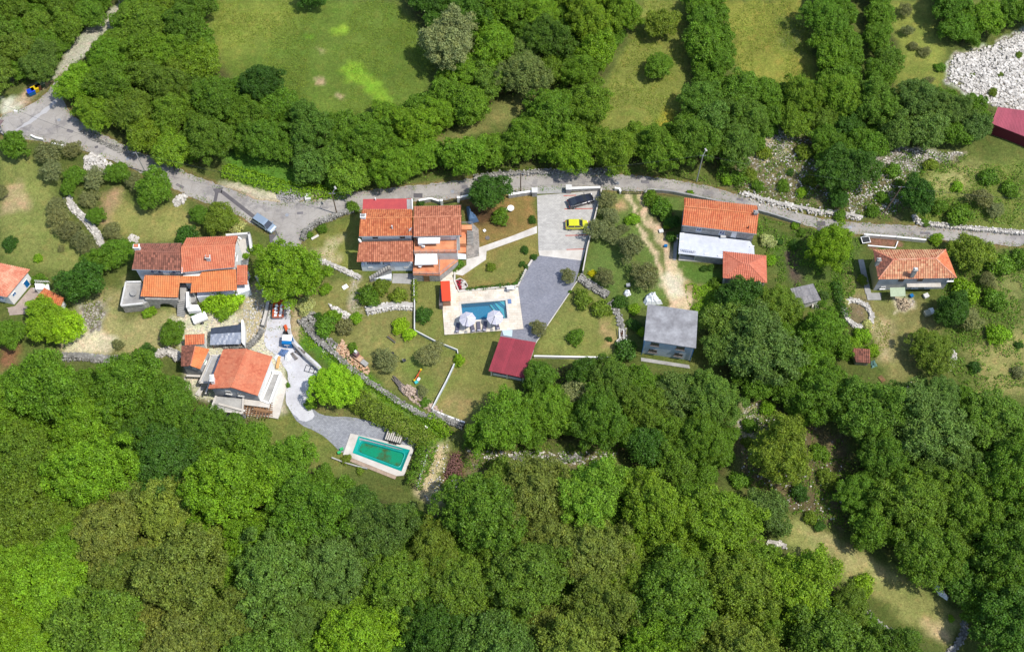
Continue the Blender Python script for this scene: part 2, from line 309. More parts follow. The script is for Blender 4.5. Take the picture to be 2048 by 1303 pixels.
G_ = [   # (outline, albedo, blur m, rock 0-1, coarse 0-1)
 ([(425,0),(790,0),(850,60),(870,140),(850,190),(780,220),(700,240),(600,230),(540,190),(470,160),(430,100)], A(98,116,34), 1.2, 0, .3),
 ([(425,0),(600,0),(560,60),(470,120),(430,100)], A(128,134,44), 5, 0, .3),
 ([(690,125),(715,125),(745,150),(785,200),(770,215),(740,200),(705,160),(680,145)], A(126,160,14), .8, 0, .2),
 ([(665,62),(690,55),(692,72),(668,74)], A(136,165,20), .8, 0, .2), ([(606,68),(625,66),(626,80),(608,82)], A(100,140,20), .8, 0, .2),
 ([(632,155),(648,158),(644,170),(630,168)], A(165,140,105), .6, 0, .6), ([(680,185),(692,187),(688,196),(678,194)], A(170,145,110), .6, 0, .6), ([(630,100),(648,102),(642,112)], A(160,140,95), .8, 0, .6),
 ([(1020,195),(1110,155),(1130,170),(1010,250),(880,300),(875,285),(960,235)], A(124,122,62), 1, 0, .8),
 ([(1290,0),(1375,0),(1375,250),(1300,272),(1200,268),(1150,280),(1200,200),(1250,100),(1270,50)], A(126,128,50), 1, 0, .3),
 ([(1330,215),(1352,225),(1350,250),(1318,255),(1325,230)], A(160,145,20), .8, 0, .3),
 ([(1450,0),(1612,0),(1625,120),(1630,160),(1560,172),(1470,155),(1465,80)], A(134,132,44), 1, 0, .3),
 ([(1550,30),(1612,50),(1612,110),(1560,90)], A(104,112,50), 1.5, 0, .7),
 ([(1770,0),(1862,0),(1885,100),(1890,172),(1840,197),(1790,190),(1800,100)], A(128,132,50), 1, 0, .4),
 ([(1930,0),(2048,0),(2048,20),(1990,22)], A(120,126,50), 1.5, 0, .4),
 ([(1850,320),(2048,325),(2048,470),(1900,460),(1820,440),(1830,380)], A(112,120,48), 2, 0, .9),
 ([(1880,335),(1960,330),(1930,370),(1870,400),(1865,360)], A(160,150,90), 2.5, 0, .8),
 ([(1888,155),(1905,108),(1960,96),(2048,58),(2048,232),(1985,216),(1935,190)], A(232,224,216), .7, 1, .5),
 ([(1960,150),(1990,140),(2010,165),(1985,175)], A(176,156,124), .8, .5, .8), ([(2000,90),(2030,85),(2020,110)], A(186,160,124), .8, .5, .8), ([(1912,110),(1945,102),(1942,122),(1916,130)], A(206,160,120), 1.2, .6, .5),
 ([(1470,330),(1540,290),(1560,240),(1590,200),(1625,240),(1640,300),(1665,370),(1690,390),(1740,320),(1800,298),(1930,305),(1900,330),(1830,345),(1810,400),(1790,435),(1700,428),(1600,408),(1500,388),(1450,370)], A(116,104,74), 1.2, .34, .9),
 ([(1545,250),(1590,225),(1600,260),(1570,300),(1530,330),(1510,320)], A(206,182,150), 1, .6, .8),
 ([(1740,318),(1800,298),(1930,308),(1850,330),(1790,350),(1745,345)], A(186,176,166), .8, .9, .8),
 ([(0,312),(70,318),(100,380),(130,460),(190,520),(140,548),(60,535),(0,528)], A(128,130,62), 1.5, 0, .5),
 ([(10,370),(40,365),(60,410),(0,430),(0,400)], A(176,150,108), 1.2, 0, .5),
 ([(205,400),(235,385),(300,425),(370,400),(400,440),(385,480),(270,485),(225,455)], A(140,134,68), 1.5, 0, .5),
 ([(200,395),(238,380),(252,388),(215,425),(225,465),(208,450)], A(170,138,100), 1, 0, .5),
 ([(170,600),(250,560),(245,630),(370,625),(365,700),(270,715),(150,712),(130,690)], A(158,146,92), 1.5, 0, .7),
 ([(130,660),(180,640),(235,680),(215,710),(130,712)], A(206,186,158), 1, .2, .7), ([(165,600),(210,600),(200,650),(175,660)], A(170,160,148), .8, .8, .7),
 ([(0,690),(40,690),(30,740),(0,745)], A(136,92,62), 1, 0, .5), ([(0,755),(42,760),(40,815),(0,825)], A(140,134,78), 1, 0, .6),
 ([(622,470),(720,425),(722,552),(640,515),(606,490)], A(124,124,52), .8, 0, .4),
 ([(660,470),(680,475),(672,520),(640,520),(625,500),(650,500)], A(190,168,132), .9, 0, .6),
 ([(590,560),(700,560),(830,560),(830,662),(916,703),(868,820),(780,772),(705,705),(640,645),(600,610)], A(130,124,64), 1, 0, .4),
 ([(790,735),(865,800),(870,760),(850,720),(900,700),(830,690)], A(112,124,48), 2.5, 0, .4),
 ([(703,560),(722,562),(722,640),(704,630)], A(176,160,140), .6, .3, .6),
 ([(832,562),(885,562),(889,670),(1005,660),(985,742),(1035,770),(1000,815),(930,850),(868,822),(912,705),(835,660)], A(124,122,56), .8, 0, .4),
 ([(870,820),(912,790),(960,800),(930,840)], A(146,128,76), 2, 0, .5),
 ([(925,395),(1074,383),(1074,575),(930,582),(905,550),(960,500)], A(140,112,58), .8, 0, .4),
 ([(930,520),(1074,470),(1074,570),(930,580)], A(124,120,56), 3, 0, .4),
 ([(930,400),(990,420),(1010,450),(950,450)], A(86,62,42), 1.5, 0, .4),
 ([(1200,380),(1370,385),(1352,520),(1380,590),(1290,612),(1250,622),(1165,556),(1180,470)], A(98,116,48), 1, 0, .5),
 ([(1215,400),(1250,395),(1245,420),(1220,420)], A(170,140,100), 1.2, 0, .5), ([(1300,430),(1345,430),(1345,500),(1320,480)], A(96,84,56), 1, 0, .6),
 ([(1250,386),(1262,386),(1276,425),(1292,460),(1312,500),(1334,540),(1350,560),(1325,565),(1312,530),(1300,500),(1284,475),(1272,440)], A(206,176,144), .35, 0, .5),
 ([(1272,386),(1282,388),(1296,425),(1322,470),(1338,505),(1352,530),(1372,550),(1385,570),(1388,600),(1375,625),(1340,625),(1322,575),(1318,545),(1332,535),(1320,500),(1300,460),(1284,425)], A(206,174,142), .35, 0, .5),
 ([(1263,388),(1270,388),(1283,425),(1298,458),(1318,498),(1330,530),(1338,552),(1330,556),(1322,532),(1308,500),(1292,470),(1278,436)], A(112,118,60), .3, 0, .6),
 ([(1320,560),(1350,545),(1365,560),(1368,590),(1345,600)], A(206,190,172), 1.2, 0, .3),
 ([(1070,700),(1150,560),(1240,620),(1240,718),(1070,714)], A(126,126,58), .8, 0, .5), ([(1200,640),(1225,645),(1232,690),(1208,690)], A(170,140,92), 1, 0, .5),
 ([(1350,520),(1450,535),(1470,610),(1400,650),(1392,600),(1375,560)], A(88,114,38), 1, 0, .3), ([(1375,565),(1400,570),(1395,600)], A(176,140,100), 1, 0, .5),
 ([(1520,460),(1720,475),(1740,580),(1700,640),(1560,560)], A(84,100,38), 1, 0, .7),
 ([(1570,500),(1600,500),(1610,560),(1590,570)], A(92,74,66), .8, .1, .6),
 ([(1690,540),(1760,600),(1860,600),(1880,700),(1840,752),(1780,775),(1750,705),(1722,640),(1690,620)], A(130,122,68), 1.2, 0, .6),
 ([(1745,640),(1780,640),(1780,720),(1755,720)], A(184,160,120), 1.5, 0, .7), ([(1780,590),(1825,592),(1828,615),(1790,618)], A(206,186,160), .5, .5, .7),
 ([(1690,590),(1730,590),(1745,640),(1720,660),(1690,640)], A(120,104,76), .8, .3, .8),
 ([(1735,476),(1800,478),(1803,502),(1738,500)], A(140,96,78), .4, .1, .6),
 ([(1960,540),(2048,540),(2048,625),(1990,600)], A(126,126,66), 2, 0, .6), ([(1940,700),(2048,640),(2048,790),(1960,790)], A(146,136,76), 2, 0, .6),
 ([(1560,1040),(1600,1040),(1660,1080),(1760,1130),(1850,1170),(1930,1225),(1920,1265),(1870,1275),(1810,1240),(1740,1190),(1650,1130),(1570,1090)], A(140,136,72), .8, 0, .6),
 ([(1600,1060),(1700,1090),(1790,1150),(1760,1160),(1660,1110)], A(168,152,98), 1.5, 0, .6), ([(1850,1240),(1900,1250),(1890,1280),(1860,1275)], A(196,166,120), 1.2, 0, .6),
 ([(1480,790),(1540,800),(1620,850),(1700,870),(1690,1060),(1600,1030),(1500,1000),(1465,900)], A(104,90,62), 1, .25, .9),
 ([(1475,800),(1530,810),(1520,880),(1480,900)], A(166,156,120), 1, .5, .9),
 ([(930,895),(1040,905),(1240,900),(1215,930),(1000,930),(920,990)], A(120,104,74), .8, .35, .9),
 ([(1215,850),(1280,850),(1270,905),(1210,905)], A(130,112,72), .8, .1, .6),
 ([(862,865),(905,865),(895,920),(872,960),(888,1000),(870,1015),(828,985),(845,940),(856,905)], A(196,172,134), .8, .15, .8),
 ([(905,900),(922,905),(925,960),(905,985),(885,960)], A(110,74,58), .8, .1, .9),
 ([(598,640),(680,700),(760,770),(860,832),(905,870),(860,895),(760,825),(680,745),(600,690)], A(84,124,26), .8, 0, .6),
 ([(740,790),(800,830),(870,880),(850,890),(780,850)], A(140,140,70), 2, 0, .8),
 ([(350,640),(420,625),(560,610),(575,700),(562,835),(480,855),(370,770)], A(206,192,170), .8, .25, .8),
 ([(480,575),(545,560),(540,640),(500,690),(478,660)], A(184,164,132), .8, .35, .8), ([(575,600),(600,600),(610,660),(590,690),(574,660)], A(176,152,118), .8, .2, .9),
 ([(440,362),(480,370),(560,385),(640,394),(630,408),(500,404),(430,382)], A(196,178,156), .7, .1, .5),
 ([(440,300),(560,320),(620,370),(560,385),(470,360)], A(86,128,30), 1.5, 0, .8),
 ([(0,196),(55,196),(50,216),(0,232)], A(214,204,190), .6, 0, .4), ([(55,170),(105,160),(60,205),(20,205)], A(176,146,118), .8, .1, .7),
 ([(150,75),(190,45),(255,0),(272,0),(240,42),(205,70),(135,150),(110,165),(100,155)], A(180,170,156), .6, .2, .7),
 ([(470,828),(600,820),(690,908),(680,958),(560,905),(478,862)], A(116,120,52), 1, 0, .6),
 ([(590,775),(625,830),(700,836),(740,845),(690,820),(640,800),(610,790)], A(120,112,62), .8, 0, .6),
 ([(650,560),(600,520),(570,520),(560,570),(590,610),(640,610)], A(120,112,60), 1, 0, .6),
]
ROAD = [(0,233),(35,224),(60,213),(88,196),(108,170),(122,152),(130,158),(121,178),(122,200),(142,232),(178,258),(250,295),(325,327),(400,359),(460,380),(512,403),(560,407),(628,403),(700,389),(760,381),(850,372),(930,361),(1000,354),(1080,350),(1180,349),(1270,353),(1340,362),(1400,371),(1460,387),(1540,411),(1600,430),(1640,439),(1700,446),(1800,453),(1900,460),(2060,469),
        (2060,490),(1980,486),(1900,478),(1850,473),(1740,467),(1680,460),(1610,448),(1536,425),(1440,401),(1370,388),(1300,380),(1241,380),(1199,376),(1086,378),(1040,382),(987,386),(887,397),(824,401),(722,416),(687,426),(632,443),(612,456),(601,476),(592,520),(584,560),(578,600),(577,662),(536,652),(545,600),(552,560),(560,520),(566,490),(556,470),(505,446),(470,422),(432,408),(380,391),(340,371),(290,348),(260,331),(200,310),(172,299),(125,287),(60,276),(0,272)]
PATIO = [(536,652),(577,662),(592,690),(640,735),(645,747),(618,775),(612,800),(628,826),(655,836),(700,836),(740,845),(780,862),(832,885),(822,902),(716,873),(700,880),(688,908),(660,877),(640,862),(600,845),(584,820),(572,795),(584,752),(560,712),(530,690)]
PARK = [(1074,391),(1200,381),(1183,450),(1171,499),(1077,501)]
STRIP = [(1077,501),(1171,499),(1164,521),(1079,511)]
DRIVE = [(1079,511),(1164,521),(1150,566),(1135,590),(1098,645),(1066,692),(1000,676),(1003,660),(1045,656),(1036,573),(1050,545),(1064,522)]
DECK = [(889,669),(1047,657),(1036,574),(917,584),(908,562),(904,550),(916,541),(905,530),(884,540),(881,562)]
PWALK = [(1074,452),(1074,466),(973,502),(972,519),(925,551),(908,548),(933,530),(933,518),(958,512),(958,495),(1024,472)]
STONEP = [(942,443),(957,458),(959,494),(957,512),(933,517),(933,491),(947,489)]
POOL = [(922,607),(1011,600),(1015,636),(926,640.5)]
TPOOL = [(717,871),(820,899),(803,942),(705,905)]
TDECK = [(701,866),(823,892),(827,900),(808,950),(793,951),(686,908)]
def gx(poly, z=0): return [G(x, y, z) for x, y in poly]
def sdist(X, Y, poly):
    """signed distance (m) inside positive, for grids X,Y and a world outline"""
    P = [(p[0], p[1]) for p in poly]; n = len(P); ins = np.zeros(X.shape, bool); d2 = np.full(X.shape, 1e9)
    for i in range(n):
        x0, y0 = P[i]; x1, y1 = P[(i + 1) % n]
        if y0 != y1: ins ^= ((y0 > Y) != (y1 > Y)) & (X < (x1 - x0) * (Y - y0) / (y1 - y0) + x0)
        L = (x1 - x0) ** 2 + (y1 - y0) ** 2 + 1e-9
        t = np.clip(((X - x0) * (x1 - x0) + (Y - y0) * (y1 - y0)) / L, 0, 1)
        d2 = np.minimum(d2, (X - x0 - t * (x1 - x0)) ** 2 + (Y - y0 - t * (y1 - y0)) ** 2)
    return np.where(ins, 1, -1) * np.sqrt(d2)
def vnoise(X, Y, s, seed):
    r = np.random.RandomState(seed); g = r.rand(256, 256)
    x = X / s + 1000; y = Y / s + 1000; xi = np.floor(x).astype(int); yi = np.floor(y).astype(int); fx = x - xi; fy = y - yi
    fx = fx * fx * (3 - 2 * fx); fy = fy * fy * (3 - 2 * fy); a = lambda i, j: g[(xi + i) % 256, (yi + j) % 256]
    return (a(0,0)*(1-fx)+a(1,0)*fx)*(1-fy)+(a(0,1)*(1-fx)+a(1,1)*fx)*fy - .5
def axis(a, b, st_, far):
    core = list(np.arange(a, b + st_ / 2, st_)); lo = []; hi = []; d = st_; x = a
    while x > -far: d *= 1.5; x -= d; lo.append(x)
    x = b; d = st_
    while x < far: d *= 1.5; x += d; hi.append(x)
    return np.array(lo[::-1] + core + hi)
xs = axis(-104, 104, .42, 900); ys = axis(34, 166, .42, 900)
X, Y = np.meshgrid(xs, ys); nx, ny = len(xs), len(ys)
core = (X > -106) & (X < 106) & (Y > 32) & (Y < 168)
Xp = X + 1.6 * vnoise(X, Y, 2.6, 1) + .9 * vnoise(X, Y, .9, 2); Yp = Y + 1.6 * vnoise(X, Y, 2.6, 3) + .9 * vnoise(X, Y, .9, 4)
base = np.array(A(106, 118, 58)); col = np.ones(X.shape + (3,)) * base
rock = np.zeros(X.shape); coarse = np.full(X.shape, .7); Xc, Yc = Xp[core], Yp[core]
cc_, rk_, co_ = col[core], rock[core], coarse[core]
def paint(outl, c, blur, rk, co):
    c = [.2*(c[0]+c[1]+c[2])/3 + q*w_ for q, w_ in zip(c, (1.14, 1.24, 1.06))]
    global cc_, rk_, co_
    d = sdist(Xc, Yc, gx(outl)); w = np.clip(d / (2 * blur) + .5, 0, 1); w = w * w * (3 - 2 * w)
    cc_ = cc_ * (1 - w[:, None]) + np.array(c) * w[:, None]; rk_ = rk_ * (1 - w) + rk * w; co_ = co_ * (1 - w) + co * w
for k, o in WOODS.items(): paint(o, A(78, 76, 42), 1.5, .05, 1)
for g in G_: paint(*g)
# leaf litter and bare earth along the kerbless edges of the road
d = sdist(X[core] + .6 * vnoise(X[core], Y[core], 1.1, 9), Y[core] + .6 * vnoise(X[core], Y[core], 1.3, 10), gx(ROAD))
w = np.clip(1 - np.abs(d) / 1.1, 0, 1) * .75
cc_ = cc_ * (1 - w[:, None]) + np.array(A(160, 130, 96)) * w[:, None]
col[core] = cc_; rock[core] = rk_; coarse[core] = co_
flat = np.full(X.shape, -1e3); Xq, Yq = X[core], Y[core]; fl = np.full(Xq.shape, -1e3)
for o in (ROAD, PATIO, PARK, DRIVE, DECK, TDECK, [(250,470),(500,470),(500,640),(350,850),(570,850),(570,640)], [(700,390),(1210,380),(1210,560),(900,690),(700,560)], [(1340,390),(1560,400),(1560,600),(1270,740),(1270,600)], [(1700,480),(1930,480),(1930,610),(1720,610)]): fl = np.maximum(fl, sdist(Xq, Yq, gx(o)))
flat[core] = fl
Z = (vnoise(X, Y, 7, 21) * .5 + vnoise(X, Y, 2.2, 22) * .16 + vnoise(X, Y, .8, 23) * .07 * (coarse + .5)) * np.clip(-flat / 4, 0, 1) - .02
Z[~core] = -.02
hole = np.zeros(X.shape, bool); h1 = np.maximum(sdist(Xq, Yq, gx(POOL)), sdist(Xq, Yq, gx(TPOOL))) > -.35; hole[core] = h1
idx = np.arange(nx * ny).reshape(ny, nx)
q = np.stack([idx[:-1, :-1], idx[:-1, 1:], idx[1:, 1:], idx[1:, :-1]], -1).reshape(-1, 4)
hf = hole.reshape(-1); q = q[~(hf[q].any(1))]
me = bpy.data.meshes.new('ground'); V = np.stack([X, Y, Z], -1).reshape(-1, 3)
me.vertices.add(len(V)); me.vertices.foreach_set('co', V.reshape(-1)); me.loops.add(len(q) * 4); me.loops.foreach_set('vertex_index', q.reshape(-1))
me.polygons.add(len(q)); me.polygons.foreach_set('loop_start', np.arange(len(q)) * 4); me.polygons.foreach_set('loop_total', np.full(len(q), 4)); me.update(calc_edges=True)
a1 = me.attributes.new('soil', 'FLOAT_COLOR', 'POINT'); a1.data.foreach_set('color', np.concatenate([col.reshape(-1, 3), np.ones((nx * ny, 1))], 1).astype(np.float32).reshape(-1))
a2 = me.attributes.new('rocky', 'FLOAT', 'POINT'); a2.data.foreach_set('value', rock.astype(np.float32).reshape(-1))
a3 = me.attributes.new('coarse', 'FLOAT', 'POINT'); a3.data.foreach_set('value', coarse.astype(np.float32).reshape(-1))
me.polygons.foreach_set('use_smooth', [True] * len(q))
m, n, b = newmat('ground_mixed')
at = N(n, 'ShaderNodeAttribute', attribute_name='soil'); ar = N(n, 'ShaderNodeAttribute', attribute_name='rocky'); ac = N(n, 'ShaderNodeAttribute', attribute_name='coarse')
fine = noise(n, 3.5, 5, .75); med = noise(n, .55, 4, .65); big = noise(n, .13, 4, .6); tiny = noise(n, 14, 3, .7)
amp = mul(n, rng(n, ac.outputs['Fac'], 0, 1, .24, .5), 1.0)
f = mul(n, 1.0, mul(n, amp, rng(n, fine, .3, .7, -1, 1)), 'ADD')
f = mul(n, f, rng(n, tiny, .3, .7, .8, 1.2)); f = mul(n, f, rng(n, noise(n, 1.4, 4, .7), .3, .7, .82, 1.18)); f = mul(n, f, rng(n, big, .35, .65, .86, 1.12))
cb = n.nodes.new('ShaderNodeCombineColor'); [n.links.new(f, cb.inputs[i]) for i in range(3)]
c = mix(n, 1.0, at.outputs['Color'], cb.outputs[0], 'MULTIPLY')
straw = mix(n, 1.0, c, (1.4, 1.12, 1.25), 'MULTIPLY'); grn = mix(n, 1.0, c, (.78, .96, .76), 'MULTIPLY')
c = mix(n, rng(n, med, .5, .72, 0, .85), c, straw); c = mix(n, rng(n, noise(n, .4, 4, .65), .5, .7, 0, .7), c, grn)
vo = N(n, 'ShaderNodeTexVoronoi', Scale=2.6); n.links.new(N(n, 'ShaderNodeNewGeometry').outputs['Position'], vo.inputs['Vector'])
rc = mix(n, rng(n, vo.outputs['Distance'], .15, .6, 0, 1), A(240,234,224), A(140,132,118))
rc = mix(n, rng(n, vo.outputs['Color'], 0, 1, 0, .35), rc, A(176,164,148))
rm = mul(n, rng(n, mul(n, ar.outputs['Fac'], rng(n, noise(n, .9, 4, .7), .3, .7, -.35, .35), 'ADD'), .45, .62, 0, 1), 1.0)
c = mix(n, rm, c, rc); n.links.new(c, b.inputs['Base Color']); b.inputs['Roughness'].default_value = .95; b.inputs['Specular IOR Level'].default_value = .1
bump(n, b, mul(n, fine, tiny, 'ADD'), .9, .12)
me.materials.append(m); o = bpy.data.objects.new('ground', me); link(o); tag(o, kind='structure')
# ---------------------------------------------------------------- hard surfaces
def jitter_poly(P, step=.8, amp=.12, seed=1):
    r = random.Random(seed); out = []
    for i in range(len(P)):
        a, b_ = Vector((P[i][0], P[i][1])), Vector((P[(i + 1) % len(P)][0], P[(i + 1) % len(P)][1])); L = (b_ - a).length; k = max(1, int(L / step))
        nrm = Vector((-(b_ - a).y, (b_ - a).x)).normalized() if L > 0 else Vector((0, 0))
        for j in range(k): out.append(a + (b_ - a) * (j / k) + nrm * (r.uniform(-amp, amp) if j else 0))
    return out
def smooth_poly(P, it=2):
    for _ in range(it):
        Q = []
        for i in range(len(P)):
            a, b_ = P[i], P[(i + 1) % len(P)]; Q += [a * .75 + b_ * .25, a * .25 + b_ * .75]
        P = Q
    return P
def sheet(name, poly, z, mat, kind='structure', parent=None, jit=0, sm=0, side=0, grow=0):
    P = [Vector((p[0], p[1])) for p in gx(poly)]
    if grow:
        n_ = len(P); ar = sum(P[i].x*P[(i+1) % n_].y - P[(i+1) % n_].x*P[i].y for i in range(n_)); sg = -1 if ar > 0 else 1; Q = []
        for i in range(n_):
            e1 = (P[i]-P[i-1]).normalized(); e2 = (P[(i+1) % n_]-P[i]).normalized(); m_ = (Vector((-e1.y, e1.x)) + Vector((-e2.y, e2.x))) * sg; Q.append(P[i] + (m_.normalized() if m_.length > .2 else m_) * grow)
        P = Q
    if sm: P = smooth_poly(P, sm)
    if jit: P = jitter_poly(P, .6, jit, len(poly))
    bm = bmesh.new(); vs = [bm.verts.new((p.x, p.y, z)) for p in P]
    es = [bm.edges.new((vs[i], vs[(i + 1) % len(vs)])) for i in range(len(vs))]
    bmesh.ops.triangle_fill(bm, edges=es, use_beauty=True)
    for f_ in bm.faces:
        if f_.normal.z < 0: f_.normal_flip()
    if side:
        for i in range(len(vs)):
            a, b_ = vs[i], vs[(i + 1) % len(vs)]; lo = [bm.verts.new((v.co.x, v.co.y, z - side)) for v in (a, b_)]; bm.faces.new((a, lo[0], lo[1], b_))
    me = bpy.data.meshes.new(name); bm.to_mesh(me); bm.free(); me.materials.append(mat); o = bpy.data.objects.new(name, me); link(o)
    if parent: o.parent = parent; me.transform(__import__('mathutils').Matrix.Translation(-org(parent)))
    if kind: o['kind'] = kind
    return o
m_asph, n, b = newmat('asphalt_worn')
f1 = rng(n, noise(n, .16, 4, .6), .35, .65, 0, 1); c = mix(n, f1, A(186,180,172), A(162,156,149))
c = mix(n, rng(n, noise(n, .7, 5, .7), .5, .75, 0, .6), c, A(196,192,188)); c = mix(n, rng(n, noise(n, .3, 5, .75), .52, .6, 0, .5), c, A(126,122,124)); c = mix(n, rng(n, noise(n, 1.7, 4, .7), .6, .72, 0, .5), c, A(118,114,114))
wv = N(n, 'ShaderNodeTexVoronoi', Scale=.33, feature='DISTANCE_TO_EDGE'); n.links.new(N(n, 'ShaderNodeNewGeometry').outputs['Position'], wv.inputs['Vector'])
c = mix(n, rng(n, wv.outputs['Distance'], 0, .012, .35, 0), c, A(96,92,92))
f2 = rng(n, noise(n, 12, 3, .7), .25, .75, .86, 1.12); cb = n.nodes.new('ShaderNodeCombineColor'); [n.links.new(f2, cb.inputs[i]) for i in range(3)]
n.links.new(mix(n, 1.0, c, cb.outputs[0], 'MULTIPLY'), b.inputs['Base Color']); b.inputs['Roughness'].default_value = .93; b.inputs['Specular IOR Level'].default_value = .2
def pavemat(name, c1, c2, bw, bh, mort, amt=.5):
    m, n, b = newmat(name); br = N(n, 'ShaderNodeTexBrick', Scale=1.0)
    br.inputs['Brick Width'].default_value = bw; br.inputs['Row Height'].default_value = bh; br.inputs['Mortar Size'].default_value = .012
    br.inputs['Color1'].default_value = (*c1, 1); br.inputs['Color2'].default_value = (*c2, 1); br.inputs['Mortar'].default_value = (*mort, 1)
    n.links.new(N(n, 'ShaderNodeNewGeometry').outputs['Position'], br.inputs['Vector'])
    f = mul(n, rng(n, noise(n, .35, 5, .65), .3, .7, 1 - amt * .35, 1 + amt * .3), rng(n, noise(n, 5, 4, .7), .25, .75, .9, 1.1)); cb = n.nodes.new('ShaderNodeCombineColor'); [n.links.new(f, cb.inputs[i]) for i in range(3)]
    n.links.new(mix(n, 1.0, br.outputs['Color'], cb.outputs[0], 'MULTIPLY'), b.inputs['Base Color']); b.inputs['Roughness'].default_value = .9; b.inputs['Specular IOR Level'].default_value = .2
    return m
m_pave_l = pavemat('pavers_light', A(206,202,194), A(188,184,178), .5, .28, A(160,158,150)); m_pave_d = pavemat('pavers_grey', A(156,156,164), A(136,138,148), .3, .2, A(118,120,130), .35)
m_pave_p = pavemat('pavers_patio', A(172,174,178), A(148,150,156), .34, .22, A(122,124,130), .45); m_deck = pavemat('pool_deck_stone', A(244,234,216), A(230,216,196), .9, .45, A(186,172,150), .6)
m_crazy = M('crazy_paving', A(180,172,162), .9, .3, 1.4, .25, 3.2, col2=A(130,126,120))
sheet('road', ROAD, .02, m_asph, jit=.2, sm=1, grow=.3)
m_asphd = M('asphalt_patch', A(112,108,110), .92, .2, 1.2, .15, 8)
m_asphd2 = M('asphalt_repair', A(134,130,132), .92, .25, 1.2, .18, 8)
def patch(cx_, cy_, w_, h_, z=.026, mat=None, rz=0, name='road_patch'):
    p = G(cx_, cy_); mb = MB(); mb.quadmesh([(p.x + x * math.cos(rz) - y * math.sin(rz), p.y + x * math.sin(rz) + y * math.cos(rz), z) for x, y in ((-w_/2,-h_/2),(w_/2,-h_/2),(w_/2,h_/2),(-w_/2,h_/2))], [(0,1,2,3)])
    return tag(mb.build(name, mat or m_asphd), kind='structure')
m_worn = M('tyre_worn_streak', A(196,194,194), .9, .1, .6, .1, 8)
patch(836,391, 1.6, .9)
for (x, y, w, h, a) in ((1480,399,1.2,.5,-.2),(1120,364,2.4,.5,0),(930,374,1.0,.7,.1),(360,372,1.6,.5,-.5),(140,262,1.2,.6,-.3),(1850,466,1.8,.5,-.05),(700,406,.8,.8,.2),(1290,364,1.5,.6,-.1),(600,426,1.1,.5,.1)): patch(x, y, w, h, .0265, m_asphd2, a)
for (x, y) in ((574,430),(1235,366),(1700,455),(255,318),(905,383),(118,240)):
    p = G(x, y); mb = MB(); mb.disc((p.x, p.y), .33, .02, .029, 16); tag(mb.build('manhole_cover', m_steel), kind='structure')
patch(1642,447, 1.5, 1.0); patch(1639,461, .8, 1.6); patch(193,294, .6, .5, rz=.4)
for pl in ([(426,378),(446,375),(443,386),(430,386)], [(430,386),(437,386),(432,408),(426,406)], [(443,380),(449,383),(512,432),(507,438),(441,386)], [(538,466),(552,460),(560,478),(540,486)]): sheet('road_patch', pl, .026, m_asphd)
for pl in ([(15,268),(22,266),(75,228),(112,198),(120,190),(110,212),(60,248)],): sheet('road_worn_strip', pl, .024, m_worn, jit=.2, sm=1)
sheet('patio', PATIO, .03, m_pave_p, sm=1, grow=.3); sheet('yard', [(545,600),(577,600),(577,662),(592,690),(640,735),(645,747),(618,775),(612,800),(620,818),(628,834),(606,842),(584,820),(572,795),(584,752),(560,712),(530,690),(536,652)], .036, M('concrete_yard', A(226,226,230), .9, .2, .35, .1, 4, col2=A(196,194,196)), jit=.1, sm=1, grow=.3); sheet('parking_area', PARK, .03, m_pave_l); sheet('concrete_strip', STRIP, .034, m_concw); sheet('driveway', DRIVE, .03, m_pave_d)
sheet('garden_path', PWALK, .05, m_concw, side=.1); sheet('stone_path', STONEP, .04, m_crazy, side=.1)
sheet('entrance_slab', [(1066,380),(1073,388),(1135,386),(1139,377),(1135,373),(1064,376)], .045, m_conc)
for yl, xa, xb in ((391.5,1127,1152), (418,1129,1185), (444,1128,1180), (471,1131,1176), (499,1133,1169)): sheet('parking_line', [(xa,yl-.7),(xb,yl-1.7),(xb,yl-.1),(xa,yl+.9)], .038, m_redline)
sheet('road_concrete_corner', [(553,470),(562,482),(558,494),(545,480)], .03, m_conc)
sheet('dirt_mound_top', [(552,388),(560,382),(585,380),(602,386),(610,396),(600,403),(570,405),(553,398)], .034, M('gravel_grey', A(196,190,184), .95, .3, 1.5, .2, 7, bmp=.05), jit=.15, sm=1)['kind'] = 'structure'
